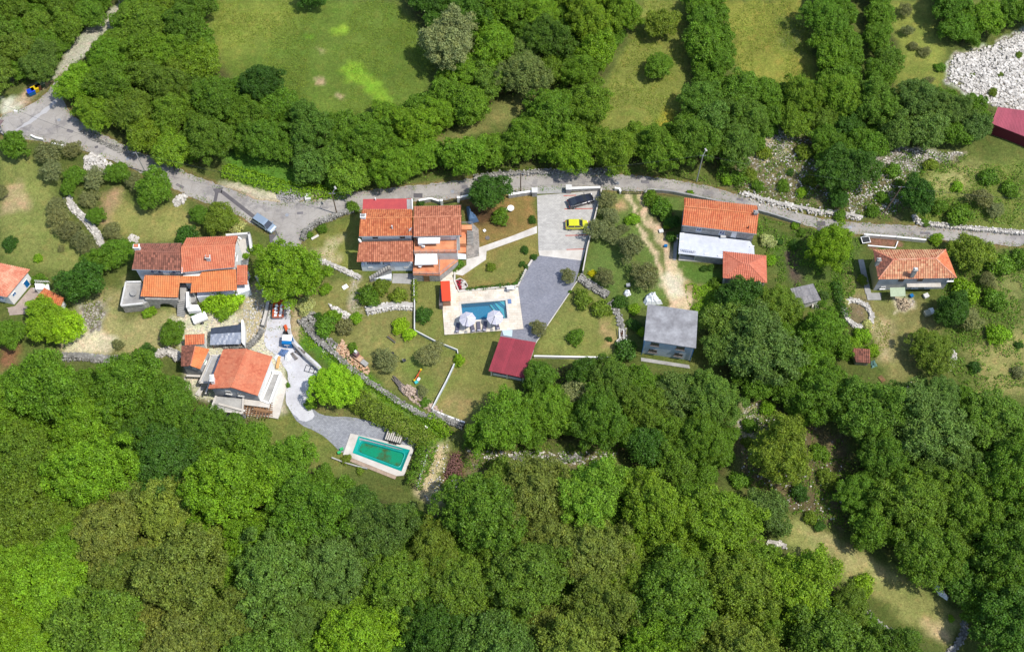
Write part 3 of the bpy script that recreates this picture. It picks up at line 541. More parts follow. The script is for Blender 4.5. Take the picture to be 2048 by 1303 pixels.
# ================================================================ BUILDINGS
rn = random.Random(5)
def panel(mb, poly, pitch=.36, amp=.07, row=.42, th=.07):
    """tiled roof slope; poly[0]->poly[1] is the eave; barrel tiles run up the slope"""
    P = [Vector(p) for p in poly]; e = (P[1] - P[0]).normalized(); nrm = None
    nrm = (P[1] - P[0]).cross(P[2] - P[0]).normalized()
    if nrm.z < 0: nrm = -nrm
    up = nrm.cross(e).normalized()
    if (sum((p for p in P[2:]), Vector()) / (len(P) - 2) - P[0]).dot(up) < 0: up = -up
    L = [((p - P[0]).dot(e), (p - P[0]).dot(up)) for p in P]
    s0 = min(l[0] for l in L); s1 = max(l[0] for l in L); nc = max(2, round((s1 - s0) / pitch)); w = (s1 - s0) / nc; SUB = 4
    def span(s):
        ts = []
        for i in range(len(L)):
            (a, ta), (b_, tb) = L[i], L[(i + 1) % len(L)]
            if abs(a - b_) < 1e-6: continue
            if min(a, b_) - 1e-6 <= s <= max(a, b_) + 1e-6: ts.append(ta + (tb - ta) * (s - a) / (b_ - a))
        return (min(ts), max(ts)) if ts else (0, 0)
    jig = {}
    for c in range(nc):
        xsn = [s0 + (c + k / SUB) * w for k in range(SUB + 1)]; xsn[0] += 1e-5; xsn[-1] -= 1e-5
        hs = [amp * math.sin(math.pi * 2 * k / SUB + .6) for k in range(SUB + 1)]
        sp = [span(x) for x in xsn]; t1 = max(x[1] for x in sp); t0 = min(x[0] for x in sp)
        j = 0; t = math.floor(t0 / row) * row
        while t < t1 - 1e-4:
            ta, tb = t, t + row; colr = min(1, max(0, rn.gauss(.5, .28)))
            for k in range(SUB):
                a0, a1 = [min(max(q, sp[k][0]), sp[k][1]) for q in (ta, tb)]; b0, b1 = [min(max(q, sp[k+1][0]), sp[k+1][1]) for q in (ta, tb)]
                if a1 - a0 < 1e-4 and b1 - b0 < 1e-4: continue
                up0, up1 = .045, 0.0
                def pt(s, tt, h, lift): return P[0] + e * s + up * tt + nrm * (h + lift + .06)
                mb.face([pt(xsn[k], a0, hs[k], up0), pt(xsn[k+1], b0, hs[k+1], up0), pt(xsn[k+1], b1, hs[k+1], up1), pt(xsn[k], a1, hs[k], up1)], colr)
            t += row
    # the boards under the tiles
    n_ = len(P); lo = [p - nrm * th for p in P]
    mb.face([lo[i] for i in range(n_ - 1, -1, -1)], .3)
    for i in range(n_): mb.face([P[i], lo[i], lo[(i + 1) % n_], P[(i + 1) % n_]], .3); 
    return mb
def ridge(mb, a, b, r=.12, col=.6):
    a, b = Vector(a), Vector(b); L = (b - a).length; n_ = max(1, int(L / .4))
    for i in range(n_):
        p, q = a + (b - a) * (i / n_), a + (b - a) * ((i + 1.08) / n_)
        s0 = len(mb.v); mb.tube(p + Vector((0,0,.07)), q + Vector((0,0,.05)), r, r * .85, 6, True)
        for k in range(len(mb.c) - 8, len(mb.c)): mb.c[k] = min(1, max(0, rn.gauss(col, .2)))
def inset(poly, d):
    P = [Vector((p[0], p[1])) for p in poly]; n_ = len(P); out = []
    ar = sum(P[i].x * P[(i+1) % n_].y - P[(i+1) % n_].x * P[i].y for i in range(n_)); sg = 1 if ar > 0 else -1
    for i in range(n_):
        a, b_, c_ = P[i-1], P[i], P[(i+1) % n_]; e1 = (b_ - a).normalized(); e2 = (c_ - b_).normalized()
        n1 = Vector((-e1.y, e1.x)) * sg; n2 = Vector((-e2.y, e2.x)) * sg; m_ = (n1 + n2); k = m_.dot(n1)
        out.append(b_ + m_ * (d / max(.3, k)))
    return out
def lift(pts, z): return [Vector((p[0], p[1], z)) for p in pts]
def walls(parent, foot, z0, z1, mat, name='wall'):
    return MB().prism(foot, z0, z1).build(name, mat, parent)
def opening(parent, a, b_, u, zc, w, h, kind='window', pane=None, frame=None, shutter=None, sill=True, sgn=1, label=None):
    """a window or door on the wall line a->b (outside to the right of a->b when sgn is 1), u metres along from a"""
    a, b_ = Vector((a[0], a[1])), Vector((b_[0], b_[1])); e = (b_ - a).normalized(); n_ = Vector((e.y, -e.x)) * sgn
    c_ = a + e * u; ang = math.atan2(e.y, e.x); f = .07
    mb = MB()
    for (du, dz, ww, hh) in ((0, h/2 - f/2, w, f), (0, -h/2 + f/2, w, f), (-w/2 + f/2, 0, f, h - 2*f), (w/2 - f/2, 0, f, h - 2*f)):
        mb.box((c_.x + e.x * du + n_.x * .03, c_.y + e.y * du + n_.y * .03, zc + dz), (ww, .1, hh), ang)
    if kind == 'window': mb.box((c_.x + n_.x * .035, c_.y + n_.y * .035, zc), (.05, .09, h - 2*f), ang)
    if sill and kind == 'window': mb.box((c_.x + n_.x * .1, c_.y + n_.y * .1, zc - h/2 - .035), (w + .2, .26, .06), ang)
    o = mb.build(kind, frame or m_white, parent)
    MB().box((c_.x + n_.x * .012, c_.y + n_.y * .012, zc), (w - 2*f, .05, h - 2*f), ang).build('pane' if kind == 'window' else 'panel', pane or m_glass, o)
    if shutter:
        for s_ in (-1, 1):
            MB().box((c_.x + e.x * s_ * (w/2 + .24) + n_.x * .05, c_.y + e.y * s_ * (w/2 + .24) + n_.y * .05, zc), (.44, .05, h), ang).build('shutter', shutter, parent)
    return o
def gable(parent, FL, FR, BR, BL, RL, RR, tile, wallmat, over=.4, z0=0, wall=True, name='roof', ends=True):
    """front eave FL-FR, back eave BL-BR, ridge RL-RR, all 3D"""
    mb = MB(); panel(mb, [FL, FR, RR, RL]); panel(mb, [BR, BL, RL, RR]); ridge(mb, RL, RR, .13, .15)
    rf = mb.build(name, tile, parent)
    for (a, b_) in ((FL, FR), (BL, BR)): MB().tube(a + Vector((0, -.06 if a is FL else .06, -.07)), b_ + Vector((0, -.06 if a is FL else .06, -.07)), .07, n=6).build('gutter', m_steel, rf)
    ft = None
    if wall:
        ft = inset([FL, FR, BR, BL], over); zt = min(FL.z, BR.z) - .02
        mb = MB(); mb.prism(ft, z0, zt + over * .1)
        if ends:
            zr = min(RL.z, RR.z) - .22
            for (i, j, Rr) in ((0, 3, RL), (1, 2, RR)):
                a, b_ = ft[i], ft[j]; m_ = (a + b_) / 2; oth = ft[1] if i == 0 else ft[0]
                dirn = (Vector((oth.x, oth.y)) - a).normalized() * .25
                A3 = [Vector((a.x, a.y, zt)), Vector((b_.x, b_.y, zt)), Vector((m_.x, m_.y, zr))]; B3 = [p + Vector((dirn.x, dirn.y, 0)) for p in A3]
                mb.face(A3); mb.face(B3[::-1]); mb.face([A3[0], B3[0], B3[2], A3[2]]); mb.face([A3[1], A3[2], B3[2], B3[1]])
        mb.build('wall', wallmat, parent)
    return rf, ft
def chimney(parent, x, y, z0, z1, w=.55, d=.45, mat=None, cap=None, rz=0, name='chimney'):
    mb = MB(); mb.box((x, y, (z0 + z1) / 2), (w, d, z1 - z0), rz); mb.box((x, y, z1 + .05), (w + .18, d + .18, .1), rz)
    o = mb.build(name, mat or m_white2, parent); 
    MB().box((x, y, z1 + .22), (w * .8, d * .8, .22), rz).build('chimney_pot', cap or m_tile_red, o)
    return o
def dish(name, label, p, yaw, r=.4):
    t = lthing(name, label, 'satellite dish', p, yaw)
    mb = MB(); rings = 4; vs = [(.25, 0, .6)]; fs = []
    for k in range(1, rings + 1):
        for i in range(14):
            a = 2 * math.pi * i / 14; rr = r * k / rings; q = Vector((0, rr * math.cos(a), rr * math.sin(a))); q.x = .25 + .35 * (rr * rr)
            vs.append((q.x * .8 - q.z * .6, q.y, .6 + q.x * .6 + q.z * .8))
    vs[0] = (.25 * .8, 0, .6 + .15)
    for i in range(14): fs.append((0, 1 + i, 1 + (i + 1) % 14))
    for k in range(rings - 1):
        for i in range(14): a = 1 + k * 14; fs.append((a + i, a + 14 + i, a + 14 + (i + 1) % 14, a + (i + 1) % 14))
    mb.quadmesh(vs, fs); mb.build('reflector', m_white, t, smooth=True)
    MB().tube((0, 0, 0), (.1, 0, .7), .035).build('mast', m_steel, t); MB().tube((.1, 0, .5), (.75, 0, .95), .02).build('feed_arm', m_steel, t)
    return t
def railing(parent, pts, z, h=.9, mat=None, step=1.2, name='railing', bars=2):
    mb = MB()
    for i in range(len(pts) - 1):
        a, b_ = Vector((pts[i][0], pts[i][1], 0)), Vector((pts[i+1][0], pts[i+1][1], 0)); L = (b_ - a).length; k = max(1, int(L / step))
        za = pts[i][2] if len(pts[i]) > 2 else z; zb = pts[i+1][2] if len(pts[i+1]) > 2 else z
        for r_ in range(bars): mb.tube((a.x, a.y, za + h * (r_ + 1) / bars), (b_.x, b_.y, zb + h * (r_ + 1) / bars), .03, n=4)
        for j in range(k + 1):
            p = a + (b_ - a) * (j / k); zz = za + (zb - za) * j / k; mb.tube((p.x, p.y, zz), (p.x, p.y, zz + h), .03, n=4)
    return mb.build(name, mat or m_dark, parent)
def steps(parent, a, b_, w, z0, z1, n_, mat, name='stair'):
    """flight from a (low) to b (high)"""
    a, b_ = Vector((a[0], a[1])), Vector((b_[0], b_[1])); d_ = (b_ - a) / n_; ang = math.atan2(d_.y, d_.x); mb = MB()
    for i in range(n_):
        p = a + d_ * (i + .5); zt = z0 + (z1 - z0) * (i + 1) / n_; mb.box((p.x, p.y, zt / 2), (d_.length + .004, w, zt), ang, col=.3 + .4 * (i % 2))
        mb.box((p.x - d_.x * .42, p.y - d_.y * .42, zt + .01), (.06, w + .01, .03), ang, col=0)
    return mb.build(name, mat, parent)

# ---------------- HOUSE A: white house with four roofs, left of the big lime tree
tA = loc_thing('house', 'white house with brown old roof, red roof and bright orange terrace roofs beside the drive', 'house', [G(380, 560)])
FL, FR, BR, BL = G(264,538,6.2), G(361,541,6.2), G(363.5,487,6.2), G(276.4,487.5,6.2); RL, RR = G(270.5,503,7.5), G(362,504.7,7.5)
rf, ftA = gable(tA, FL, FR, BR, BL, RL, RR, m_tile_old, m_blueg, .35)
p = G(271, 499, 7); chimney(rf, p.x + .5, p.y - .1, 6.6, 8.3, .9, .6, m_white, m_tile_red)
for u in (3.3, 6.9): opening(tA, ftA[0], ftA[1], u, 5.2, .65, .75, pane=m_glass, shutter=m_bluedark)
MB().box((ftA[0].x + 5.0, ftA[0].y - .3, 4.7), (1.0, .35, .6)).build('air_conditioner', m_white, tA)
FL, FR, BR, BL = G(362.5,544.5,6.0), G(469,534,6.0), G(476,472,6.0), G(373,476.4,6.0); RL, RR = G(363,494.5,7.9), G(470.8,490.5,7.9)
rf, ft = gable(tA, FL, FR, BR, BL, RL, RR, m_tile_red, m_white, .35)
mbv = MB(); mbv.slab([G(362,546,5.99), G(364.6,546,6.03), G(365,495,7.98), G(362.5,495,7.98)], .2); mbv.slab([G(362.5,495,7.98), G(365,495,7.98), G(376,476.5,6.05), G(373.5,476,6.05)], .2); mbv.build('verge', m_white, tA)
p = G(417, 517, 7.3); chimney(rf, p.x, p.y, 6.5, 7.9, .7, .5, m_white2, m_tile_red)
opening(tA, ft[1], ft[2], 2.4, 4.6, 1.0, 1.1)
# terrace roofs
mb = MB(); panel(mb, [G(281.3,592.4,3.9), G(355.9,594.5,3.9), G(361.4,551.5,5.3), G(289.6,550,5.3)]); mb.build('terrace_roof', m_tile_new, tA)
mb = MB(); panel(mb, [G(380.5,585.5,4.0), G(474,580,4.0), G(472.6,538,5.4), G(403.5,543.4,5.4), ]); panel(mb, [G(360,565.5,4.75), G(381.8,565.8,4.75), G(402,551.5,5.15), G(362,551.7,5.15)]); panel(mb, [G(381.5,585.3,4.04), G(403.2,584,4.04), G(404,551.5,5.2), G(384,551.5,5.2)]); mb.build('terrace_roof', m_tile_new, tA)
mb = MB(); panel(mb, [G(474.8,569.6,3.7), G(495,569,3.7), G(495.4,529.6,4.6), G(474,530,4.6)]); mb.build('lean_to_roof', m_tile_red, tA)
walls(tA, inset([G(363,560,4.5), G(470,560,4.0), G(470,536,4.5), G(363,545,4.5)], .3), 0, 4.6, m_white)
walls(tA, [G(478,572,0) , G(497,560,0), G(494,535,3.4), G(476,535,3.4)], 0, 3.45, m_blueg)
walls(tA, [G(476,600), G(504,590), G(500,570), G(476,575)], 0, 1.9, m_blueg, 'bay_wall')
mb = MB()
for x, y in ((286, 593), (352, 594.5)): p = G(x, y, 3.8); mb.tube((p.x, p.y + .3, 0), (p.x, p.y + .3, 3.75), .16)
for x, y in ((384, 584), (418, 583), (470, 579)): p = G(x, y, 3.9); mb.tube((p.x, p.y + .3, 0), (p.x, p.y + .3, 3.9), .14)
build_each(mb, 'post', m_woodw, tA)
# left concrete terrace over a stone base
TP = [(243.3,612.5), (287.5,608), (300,600), (300,575), (283,565), (253,565.5)]
MB().prism([G(x, y, 2.4) for x, y in TP], 0, 2.3).build('terrace_base', m_stone, tA); MB().prism([G(x, y, 2.4) for x, y in TP], 2.3, 2.42).build('terrace_floor', m_conc, tA)
mb = MB()
for a, b_ in (((243.3,612.5), (253,565.5)), ((253,565.5), (283,565)), ((243.3,612.5), (287,608))):
    a, b_ = G(*a, 2.4), G(*b_, 2.4); m_ = (a + b_) / 2; mb.box((m_.x, m_.y, 2.62 if b_.y > a.y + 2 or a.x > b_.x - 3 else 2.6), ((b_ - a).length, .28, .42), math.atan2(b_.y - a.y, b_.x - a.x))
mb.build('parapet', m_white2, tA)
# arched stone wall under the terrace roof
a, b_ = G(290,596,3.4), G(355,597,3.4); e = (b_ - a).normalized(); W_ = (b_ - a).length; mb = MB(); n_ = 26
for i in range(n_):
    u0, u1 = W_ * i / n_, W_ * (i + 1) / n_; um = (u0 + u1) / 2; k = (um - W_ * .55) / (W_ * .24); zb = 1.9 * math.sqrt(max(0, 1 - k * k)) if abs(k) < 1 else 0
    c_ = a + e * um; mb.box((c_.x, c_.y + .1, (zb + 3.3) / 2), (u1 - u0 + .001, .5, 3.3 - zb), math.atan2(e.y, e.x))
mb.build('arch_wall', m_stone, tA)
MB().box(((a.x + b_.x) / 2, a.y + 1.6, 1.2), (W_ - 1, 2.0, 2.4)).build('cellar', m_stone, tA)
steps(tA, G(362, 634), G(363, 600, 2.3), 1.3, 0.1, 2.3, 9, m_conc)
mb = MB(); mb.slab([G(372,583,2.9), G(378,583,2.9), G(378,612,2.9), G(372,614,2.9)], 2.9); mb.slab([G(372,610,1.7), G(396,609,1.7), G(402,620,1.7), G(376,622,1.7)], 1.7); mb.build('parapet', m_white, tA)
MB().prism([G(396,598,1.2), G(470,590,1.2), G(470,580,1.2), G(396,585,1.2)], 0, 2.0).build('balcony', m_blueg, tA)
MB().prism([G(360,600,2.3), G(372,600,2.3), G(372,570,2.3), G(360,570,2.3)], 0, 2.3).build('landing', m_conc, tA)
MB().prism([G(376,610,1.0), G(392,606,1.0), G(392,585,1.0), G(378,585,1.0)], 0, 1.6).build('landing', m_conc, tA)
for x in (391, 420): p = G(x, 590, 2); MB().tube((p.x, p.y, 2), (p.x - .4, p.y - 1.1, .3), .12).build('strut', m_woodw, tA)
mb = MB(); mb.slab([G(451,467.5,1.6), G(499,464,1.6), G(499.5,467.5,1.6), G(452,471.5,1.6)], 1.6); mb.slab([G(495,465,1.6), G(499.5,464.5,1.6), G(505,497,1.6), G(502,516,1.6), G(498,515,1.6), G(500,497,1.6)][:3] + [G(499.5,497,1.6)], 1.6)
tag(mb.build('courtyard_wall', m_white2), 'white L-shaped yard wall behind the red roof of the leftmost driveside house', 'wall')
sheet('courtyard_floor', [(470,470),(496,470),(500,500),(496,530),(474,530),(478,490)], .04, m_concw)
# ---------------- HOUSE B: long house of two halves at the road, with terraces
tB = loc_thing('house', 'orange tiled double house with red flat roof at the road and white awnings over terraces', 'house', [G(820, 500)])
FL, FR, BR, BL = G(718,472.3,6.6), G(825.4,471,6.6), G(826,419,6.6), G(725,419,6.6); RL, RR = G(720.5,437,7.9), G(825.6,435,7.9)
rf, ftB = gable(tB, FL, FR, BR, BL, RL, RR, m_tile_rust, m_white, .3)
p = G(722, 437, 7.6); chimney(rf, p.x + .45, p.y, 6.8, 8.5, .8, .6, m_white, m_conc)
p = G(784.5, 456, 7.3); MB().tube((p.x, p.y, 6.8), (p.x, p.y, 8.1), .12).build('vent_pipe', m_white2, rf)
mb = MB(); mb.slab([G(725,419.5,6.5), G(825.5,419.5,6.5), G(823,396.7,6.3), G(726,398,6.3)], .22); mb.build('flat_roof', m_redflat, tB)
MB().slab([G(814,418,6.52), G(823.5,418,6.52), G(822,398,6.33), G(813.5,398,6.33)], .02).build('flat_roof_patch', m_conc, tB)
MB().slab([G(823.6,419,6.9), G(825.8,419,6.9), G(825,397,6.6), G(823,397,6.6)], .5).build('parapet', m_white, tB)
walls(tB, inset([G(726,419,6.3), G(824,419,6.3), G(823,398,6.3), G(727,398,6.3)], .25), 0, 6.1, m_white2)
p = G(751, 399, 6.5); MB().tube((p.x, p.y, 6.3), (p.x, p.y, 7.0), .1).build('vent_pipe', m_white, tB)
for u in (2.3, 6.9): opening(tB, ftB[0], ftB[1], u, 5.75, .9, .9, pane=m_glass, sill=False, frame=m_wood)
FLl, FRl = G(713.6,523.5,4.1), G(827,523,4.1); TLl, TRl = G(718,483.5,5.35), G(826,481.5,5.35)
mb = MB(); panel(mb, [FLl, FRl, TRl, TLl]); mb.build('lower_roof', m_tile_mid, tB)
fo = inset([FLl, FRl, TRl, TLl], .45)
walls(tB, fo, 0, 2.1, m_blueg, 'ground_floor_wall'); back = [fo[0] + Vector((0, 1.7)), fo[1] + Vector((0, 1.7)), fo[2], fo[3]]; walls(tB, back, 2.1, 4.35, m_white2, 'veranda_wall')
mb = MB()
for u in (.1, .41, .64, .96): q = fo[0] + (fo[1] - fo[0]) * u; mb.box((q.x, q.y + .2, 3.05), (.42, .38, 1.95))
build_each(mb, 'pillar', m_blueg, tB)
q0, q1 = fo[0], fo[1]; MB().box(((q0.x + q1.x) / 2 + 2.6, q0.y + .2, 2.45), (3.8, .14, .7)).build('parapet', m_blueg, tB)
railing(tB, [(q0.x + .6, q0.y + .15), (q0.x + 3.8, q0.y + .15)], 2.1, .8, m_dark, .25)
for u in (7.6, 8.6): opening(tB, fo[0], fo[1], u, 1.35, .75, .55, sill=False)
opening(tB, fo[0], fo[1], 1.5, 1.35, .8, .5, pane=m_steel, sill=False)
# front stair with a timber rail
st0, st1 = G(740, 559), G(783, 546); steps(tB, st0, st1, 1.1, 0, 2.1, 9, m_conc); 
railing(tB, [(st0.x, st0.y - .62, .15), (st1.x, st1.y - .62, 2.1), (st1.x + .7, st1.y - .5, 2.1)], 0, .95, m_woodg, .4, bars=3)
MB().prism([G(745,562), G(783,562), G(784,549), (st1.x, st1.y - .6)], 0, .9).build('stair_wall', m_blueg, tB)
sheet('house_terrace_slab', [(784,566),(827,568),(827,547),(786,547)], .045, m_conc)
FL, FR, BR, BL = G(827,472.8,7.0), G(923,470.2,7.0), G(922.4,411,7.0), G(827.2,413.4,7.0); RL, RR = G(826.6,434.8,8.35), G(923,432,8.35)
rf, ftR = gable(tB, FL, FR, BR, BL, RL, RR, m_tile_mid, m_white2, .45)
opening(tB, ftR[0], ftR[1], 6.2, 5.9, 1.0, 1.9, 'door', pane=m_white)
T1 = [G(828,506,4.7), G(914,505,4.7), G(914,476,4.7), G(828,476,4.7)]
MB().prism(T1, 0, 4.6).build('terrace_wall', m_white2, tB); MB().prism(inset(T1, .02), 4.6, 4.72).build('terrace_floor', m_terracotta, tB)
railing(tB, [T1[0], T1[1], T1[2]], 4.72, .95, m_steel, 1.0); mb = MB(); mb.box(((T1[0].x + T1[1].x) / 2, T1[0].y + .25, 4.83), ((T1[1] - T1[0]).length - .1, .45, .2)); mb.build('parapet', m_terracotta, tB)
T2 = [G(826.5,549,2.3), G(879.5,550,2.3), G(916,521,2.3), G(911.5,500,2.3), G(828,500,2.3)]
MB().prism(T2, 0, 2.2).build('terrace_wall', m_stone, tB); MB().prism(inset(T2, -.06), 2.2, 2.32).build('terrace_floor', m_terracotta, tB)
railing(tB, [T2[0], T2[1], T2[2], T2[3]], 2.32, .95, m_steel, 1.0)
MB().box(((T2[0].x + T2[1].x) / 2, T2[0].y + .12, 2.46), ((T2[1] - T2[0]).length, .28, .28)).build('parapet', m_terracotta, tB)
p0, p1 = G(878.6,547,2.32), G(880,519,2.32); railing(tB, [p0, p1, G(903,518,2.32)], 2.32, .9, m_steel, 1.2)
opening(tB, T2[0], T2[1], 2.2, 1.05, 1.0, 1.9, 'door', pane=m_wood, frame=m_wood)
MB().slab([G(904,527,2.1), G(911,521.5,2.1), G(911,505,3.2), G(904,505,3.2)], .1)
def awning(parent, BLp, BRp, FRp, FLp, zb, zf, label=None):
    a, b_, c_, d_ = G(*BLp, zb), G(*BRp, zb), G(*FRp, zf), G(*FLp, zf); mb = MB(); k = 12
    for i in range(k):
        p, q = a + (b_ - a) * (i / k), a + (b_ - a) * ((i + 1) / k); r_, s_ = d_ + (c_ - d_) * (i / k), d_ + (c_ - d_) * ((i + 1) / k); dz = Vector((0, 0, .03 * (i % 2)))
        mb.slab([p + dz, q + dz, s_ + dz, r_ + dz], .03)
    o = mb.build('awning', m_white, parent); MB().slab([d_, c_, c_ + Vector((0, -.02, -.22)), d_ + Vector((0, -.02, -.22))], .02).build('valance', m_white, o)
awning(tB, (837,474.8), (880.5,474.8), (879.5,485.5), (836,486.5), 6.6, 6.1); awning(tB, (831,508), (874,507.5), (875.5,527.5), (829.5,529), 4.45, 3.9)
# outside stair on the right
steps(tB, G(940,490.5), G(940,461.5,3.1), 1.05, 0, 3.1, 10, m_conc); MB().prism([G(923,458.5,3.2), G(943.5,458.5,3.2), G(943.5,449.5,3.2), G(923,449.5,3.2)], 0, 3.2).build('landing', m_terracotta, tB)
MB().prism([G(914.5,487,2.2), G(932,487,2.2), G(932,460,2.2), G(923,460,2.2), G(923,474,2.2), G(914.5,474,2.2)], 0, 2.2).build('side_terrace', m_terracotta, tB)
q = [G(923,448.5,3.2), G(944.5,448.5,3.2)]; railing(tB, q, 3.2, .9, m_steel, .8)
MB().prism([G(915,505,1.0), G(932,505,.8), G(932,489,1.2), G(915,489,1.2)], 0, .9).build('side_yard', m_terracotta, tB)
MB().slab([G(914,517.5,.8), G(932.5,518,.4), G(932,508,1.2), G(915,506,1.9)], .12).build('lean_to_roof', m_blueg, tB)
# ---------------- HOUSE D: stone house, white terrace
tD = loc_thing('house', 'grey stone house with bright orange roof and a wide white roof terrace in front', 'house', [G(1440, 470)])
FL, FR, BR, BL = G(1364.3,449.8,5.3), G(1513.3,467.6,5.3), G(1514.3,411.9,5.3), G(1368.2,396,5.3); RL, RR = G(1368.4,412.8,6.8), G(1517.2,427.6,6.8)
rf, ftD = gable(tD, FL, FR, BR, BL, RL, RR, m_tile_orange, m_stone, .3)
p = G(1511, 427, 6.9); chimney(rf, p.x, p.y, 6.2, 7.4, .6, .5, m_conc, m_conc); p = G(1496.5, 455, 5.9); MB().tube((p.x, p.y, 5.6), (p.x, p.y, 6.3), .1).build('vent_pipe', m_dark, rf)
L_ = (ftD[1] - ftD[0]).length
opening(tD, ftD[0], ftD[1], L_ * .225, 4.15, .85, 1.0, pane=m_glassb); opening(tD, ftD[0], ftD[1], L_ * .555, 4.0, .95, 1.1, pane=m_glassb)
opening(tD, ftD[0], ftD[1], L_ * .725, 3.75, .9, 1.9, 'door', pane=m_white)
TT = [G(1356.8,506.5,2.7), G(1444,516,2.7), G(1509,509,2.7), G(1508,495,2.7), G(1500,482,2.7), G(1360,465,2.7)]
mb = MB(); mb.prism(TT, 2.45, 2.7, bottom=True); mb.build('terrace_slab', m_terr, tD)
MB().prism(inset([TT[0] + (TT[1]-TT[0])*.36, TT[1], TT[2], TT[4], TT[5] + (TT[4]-TT[5])*.3], .25), 0, 2.44).build('ground_floor_wall', m_stone, tD)
MB().prism([TT[5] + Vector((.3,-.2,0)), TT[5] + (TT[4]-TT[5])*.32, TT[0] + (TT[1]-TT[0])*.38 + Vector((0,1.6,0)), TT[0] + Vector((.35,1.6,0))], 0, 2.43).build('porch_wall', m_stone, tD)
mb = MB()
for u, v in ((.02,0), (.02,.98), (.38,0)): p = TT[0] + (TT[1]-TT[0]) * u; mb.tube((p.x + .25, p.y + .35, 0), (p.x + .25, p.y + .35, 2.5), .1)
build_each(mb, 'post', m_white, tD); a = TT[0] + Vector((.3,.35,0)); b_ = TT[0] + (TT[1]-TT[0]) * .38 + Vector((0,.35,0)); railing(tD, [a, b_], .15, .8, m_bluedark, .3)
mb = MB()
for (x, y) in ((1363,484), (1362,503), (1387,503.5), (1413,508), (1440,511.5), (1364,467.5), (1504,493)):
    p = G(x, y, 2.75); mb.box((p.x, p.y, 2.82), (.75, .14, .22), .1)
build_each(mb, 'terrace_kerb_block', m_white, tD)
p = G(1446,473,2.9); MB().box((p.x, p.y, 3.0), (.9, .6, .6)).build('planter', m_white2, tD)
MB().slab([G(1359,510,.3), G(1447,521,.3), G(1447,526,.3), G(1357,519.5,.3)], .3).build('porch_step', m_concw, tD)
MB().prism([G(1348,470), G(1357,470), G(1352,521), G(1346,520)], 0, .12).build('side_path', m_conc, tD)
# ---------------- pavilion with a hipped roof
tP = loc_thing('pavilion', 'garden pavilion with salmon red hipped tile roof in front of the white terrace', 'pavilion', [G(1490, 540)])
q = [G(1446,555.5,2.7), G(1533.5,565.5,2.7), G(1532,511.7,2.7), G(1446.5,503,2.7)]; r0, r1 = G(1485,527,4.05), G(1497.6,528,4.05)
mb = MB(); panel(mb, [q[0], q[1], r1, r0]); panel(mb, [q[1], q[2], r1]); panel(mb, [q[2], q[3], r0, r1]); panel(mb, [q[3], q[0], r0])
for a, b_ in ((q[0], r0), (q[1], r1), (q[2], r1), (q[3], r0), (r0, r1)): ridge(mb, a, b_, .1)
mb.build('roof', m_tile_pink, tP); ip = inset(q, .45); MB().prism(inset(q, .5), 0, .1).build('floor', m_conc, tP)
for c_ in ip: MB().box((c_.x, c_.y, 1.33), (.35, .35, 2.7)).build('pillar', m_white2, tP)
MB().box(((ip[2].x + ip[3].x) / 2, ip[2].y + .1, 1.2), ((ip[2]-ip[3]).length - .4, .25, 2.4), math.atan2((ip[2]-ip[3]).y, (ip[2]-ip[3]).x)).build('back_wall', m_stone, tP)
# ---------------- HOUSE E: ochre house with a hipped roof on the right
tE = loc_thing('house', 'ochre and grey two-storey house with hipped orange roof below the road on the right', 'house', [G(1810, 560)])
q = [G(1756.6,558.4,4.9), G(1912.8,555.5,4.9), G(1890.7,499.4,4.9), G(1746.5,500,4.9)]; r0, r1 = G(1787,519.4,6.5), G(1871,516.8,6.5)
mb = MB(); panel(mb, [q[0], q[1], r1, r0], .4, .07); panel(mb, [q[2], q[3], r0, r1], .4, .07)
rfE = mb.build('roof', m_tile_yel, tE)
mb = MB(); panel(mb, [q[1], q[2], r1], .3, .04); mb.build('roof_hip', m_tile_orange, tE); mb = MB(); panel(mb, [q[3], q[0], r0], .4, .07); mb.build('roof_hip', m_tile_dark, tE)
mb = MB()
for a, b_ in ((q[0], r0), (q[1], r1), (q[2], r1), (q[3], r0), (r0, r1)): ridge(mb, a, b_, .14)
mb.build('ridge_tiles', m_tile_pale, tE)
p = G(1825, 549, 5.8); chimney(rfE, p.x, p.y, 5.2, 7.6, .6, .5, m_conc, m_white2); p = G(1754.5, 526, 5.6); chimney(rfE, p.x, p.y, 4.9, 6.8, .5, .5, m_conc, m_conc)
ft = inset(q, .5); walls(tE, ft, 0, 4.9, m_render_grey); f2 = [ft[3] + Vector((-.06, .02)), ft[0] + Vector((-.06, .02)), ft[0] + Vector((.1, .02)), ft[3] + Vector((.1, .02))]; MB().prism(f2, 0, 4.88).build('side_wall', m_yellowwall, tE)
for u in (3.8, 7.0): opening(tE, ft[0], ft[1], u, 3.75, .9, 1.4, pane=m_wood, sill=False, frame=m_woodg)
opening(tE, ft[0], ft[1], 6.9, 1.3, .9, 1.3, pane=m_glass); opening(tE, ft[0], ft[1], 9.2, 1.3, 1.1, 1.4, pane=m_glass); opening(tE, ft[0], ft[1], 12.2, 3.6, 1.0, 1.2, pane=m_glass); opening(tE, ft[0], ft[1], 1.4, .95, .8, .7, pane=m_glass)
a = G(1780,575,2.5); b_ = G(1810,574,2.5); mb = MB(); mb.slab([a, b_, b_ + Vector((0,-1.5,-.35)), a + Vector((0,-1.5,-.35))], .06); aw = mb.build('porch_roof', M('sheet_pale_green', A(186,202,168), .6, .2, 1, .1, 6), tE)
mb = MB(); [mb.tube((x, a.y - 1.45, 0), (x, a.y - 1.45, 2.1), .05) for x in (a.x + .1, b_.x - .1)]; build_each(mb, 'post', m_dark, aw)
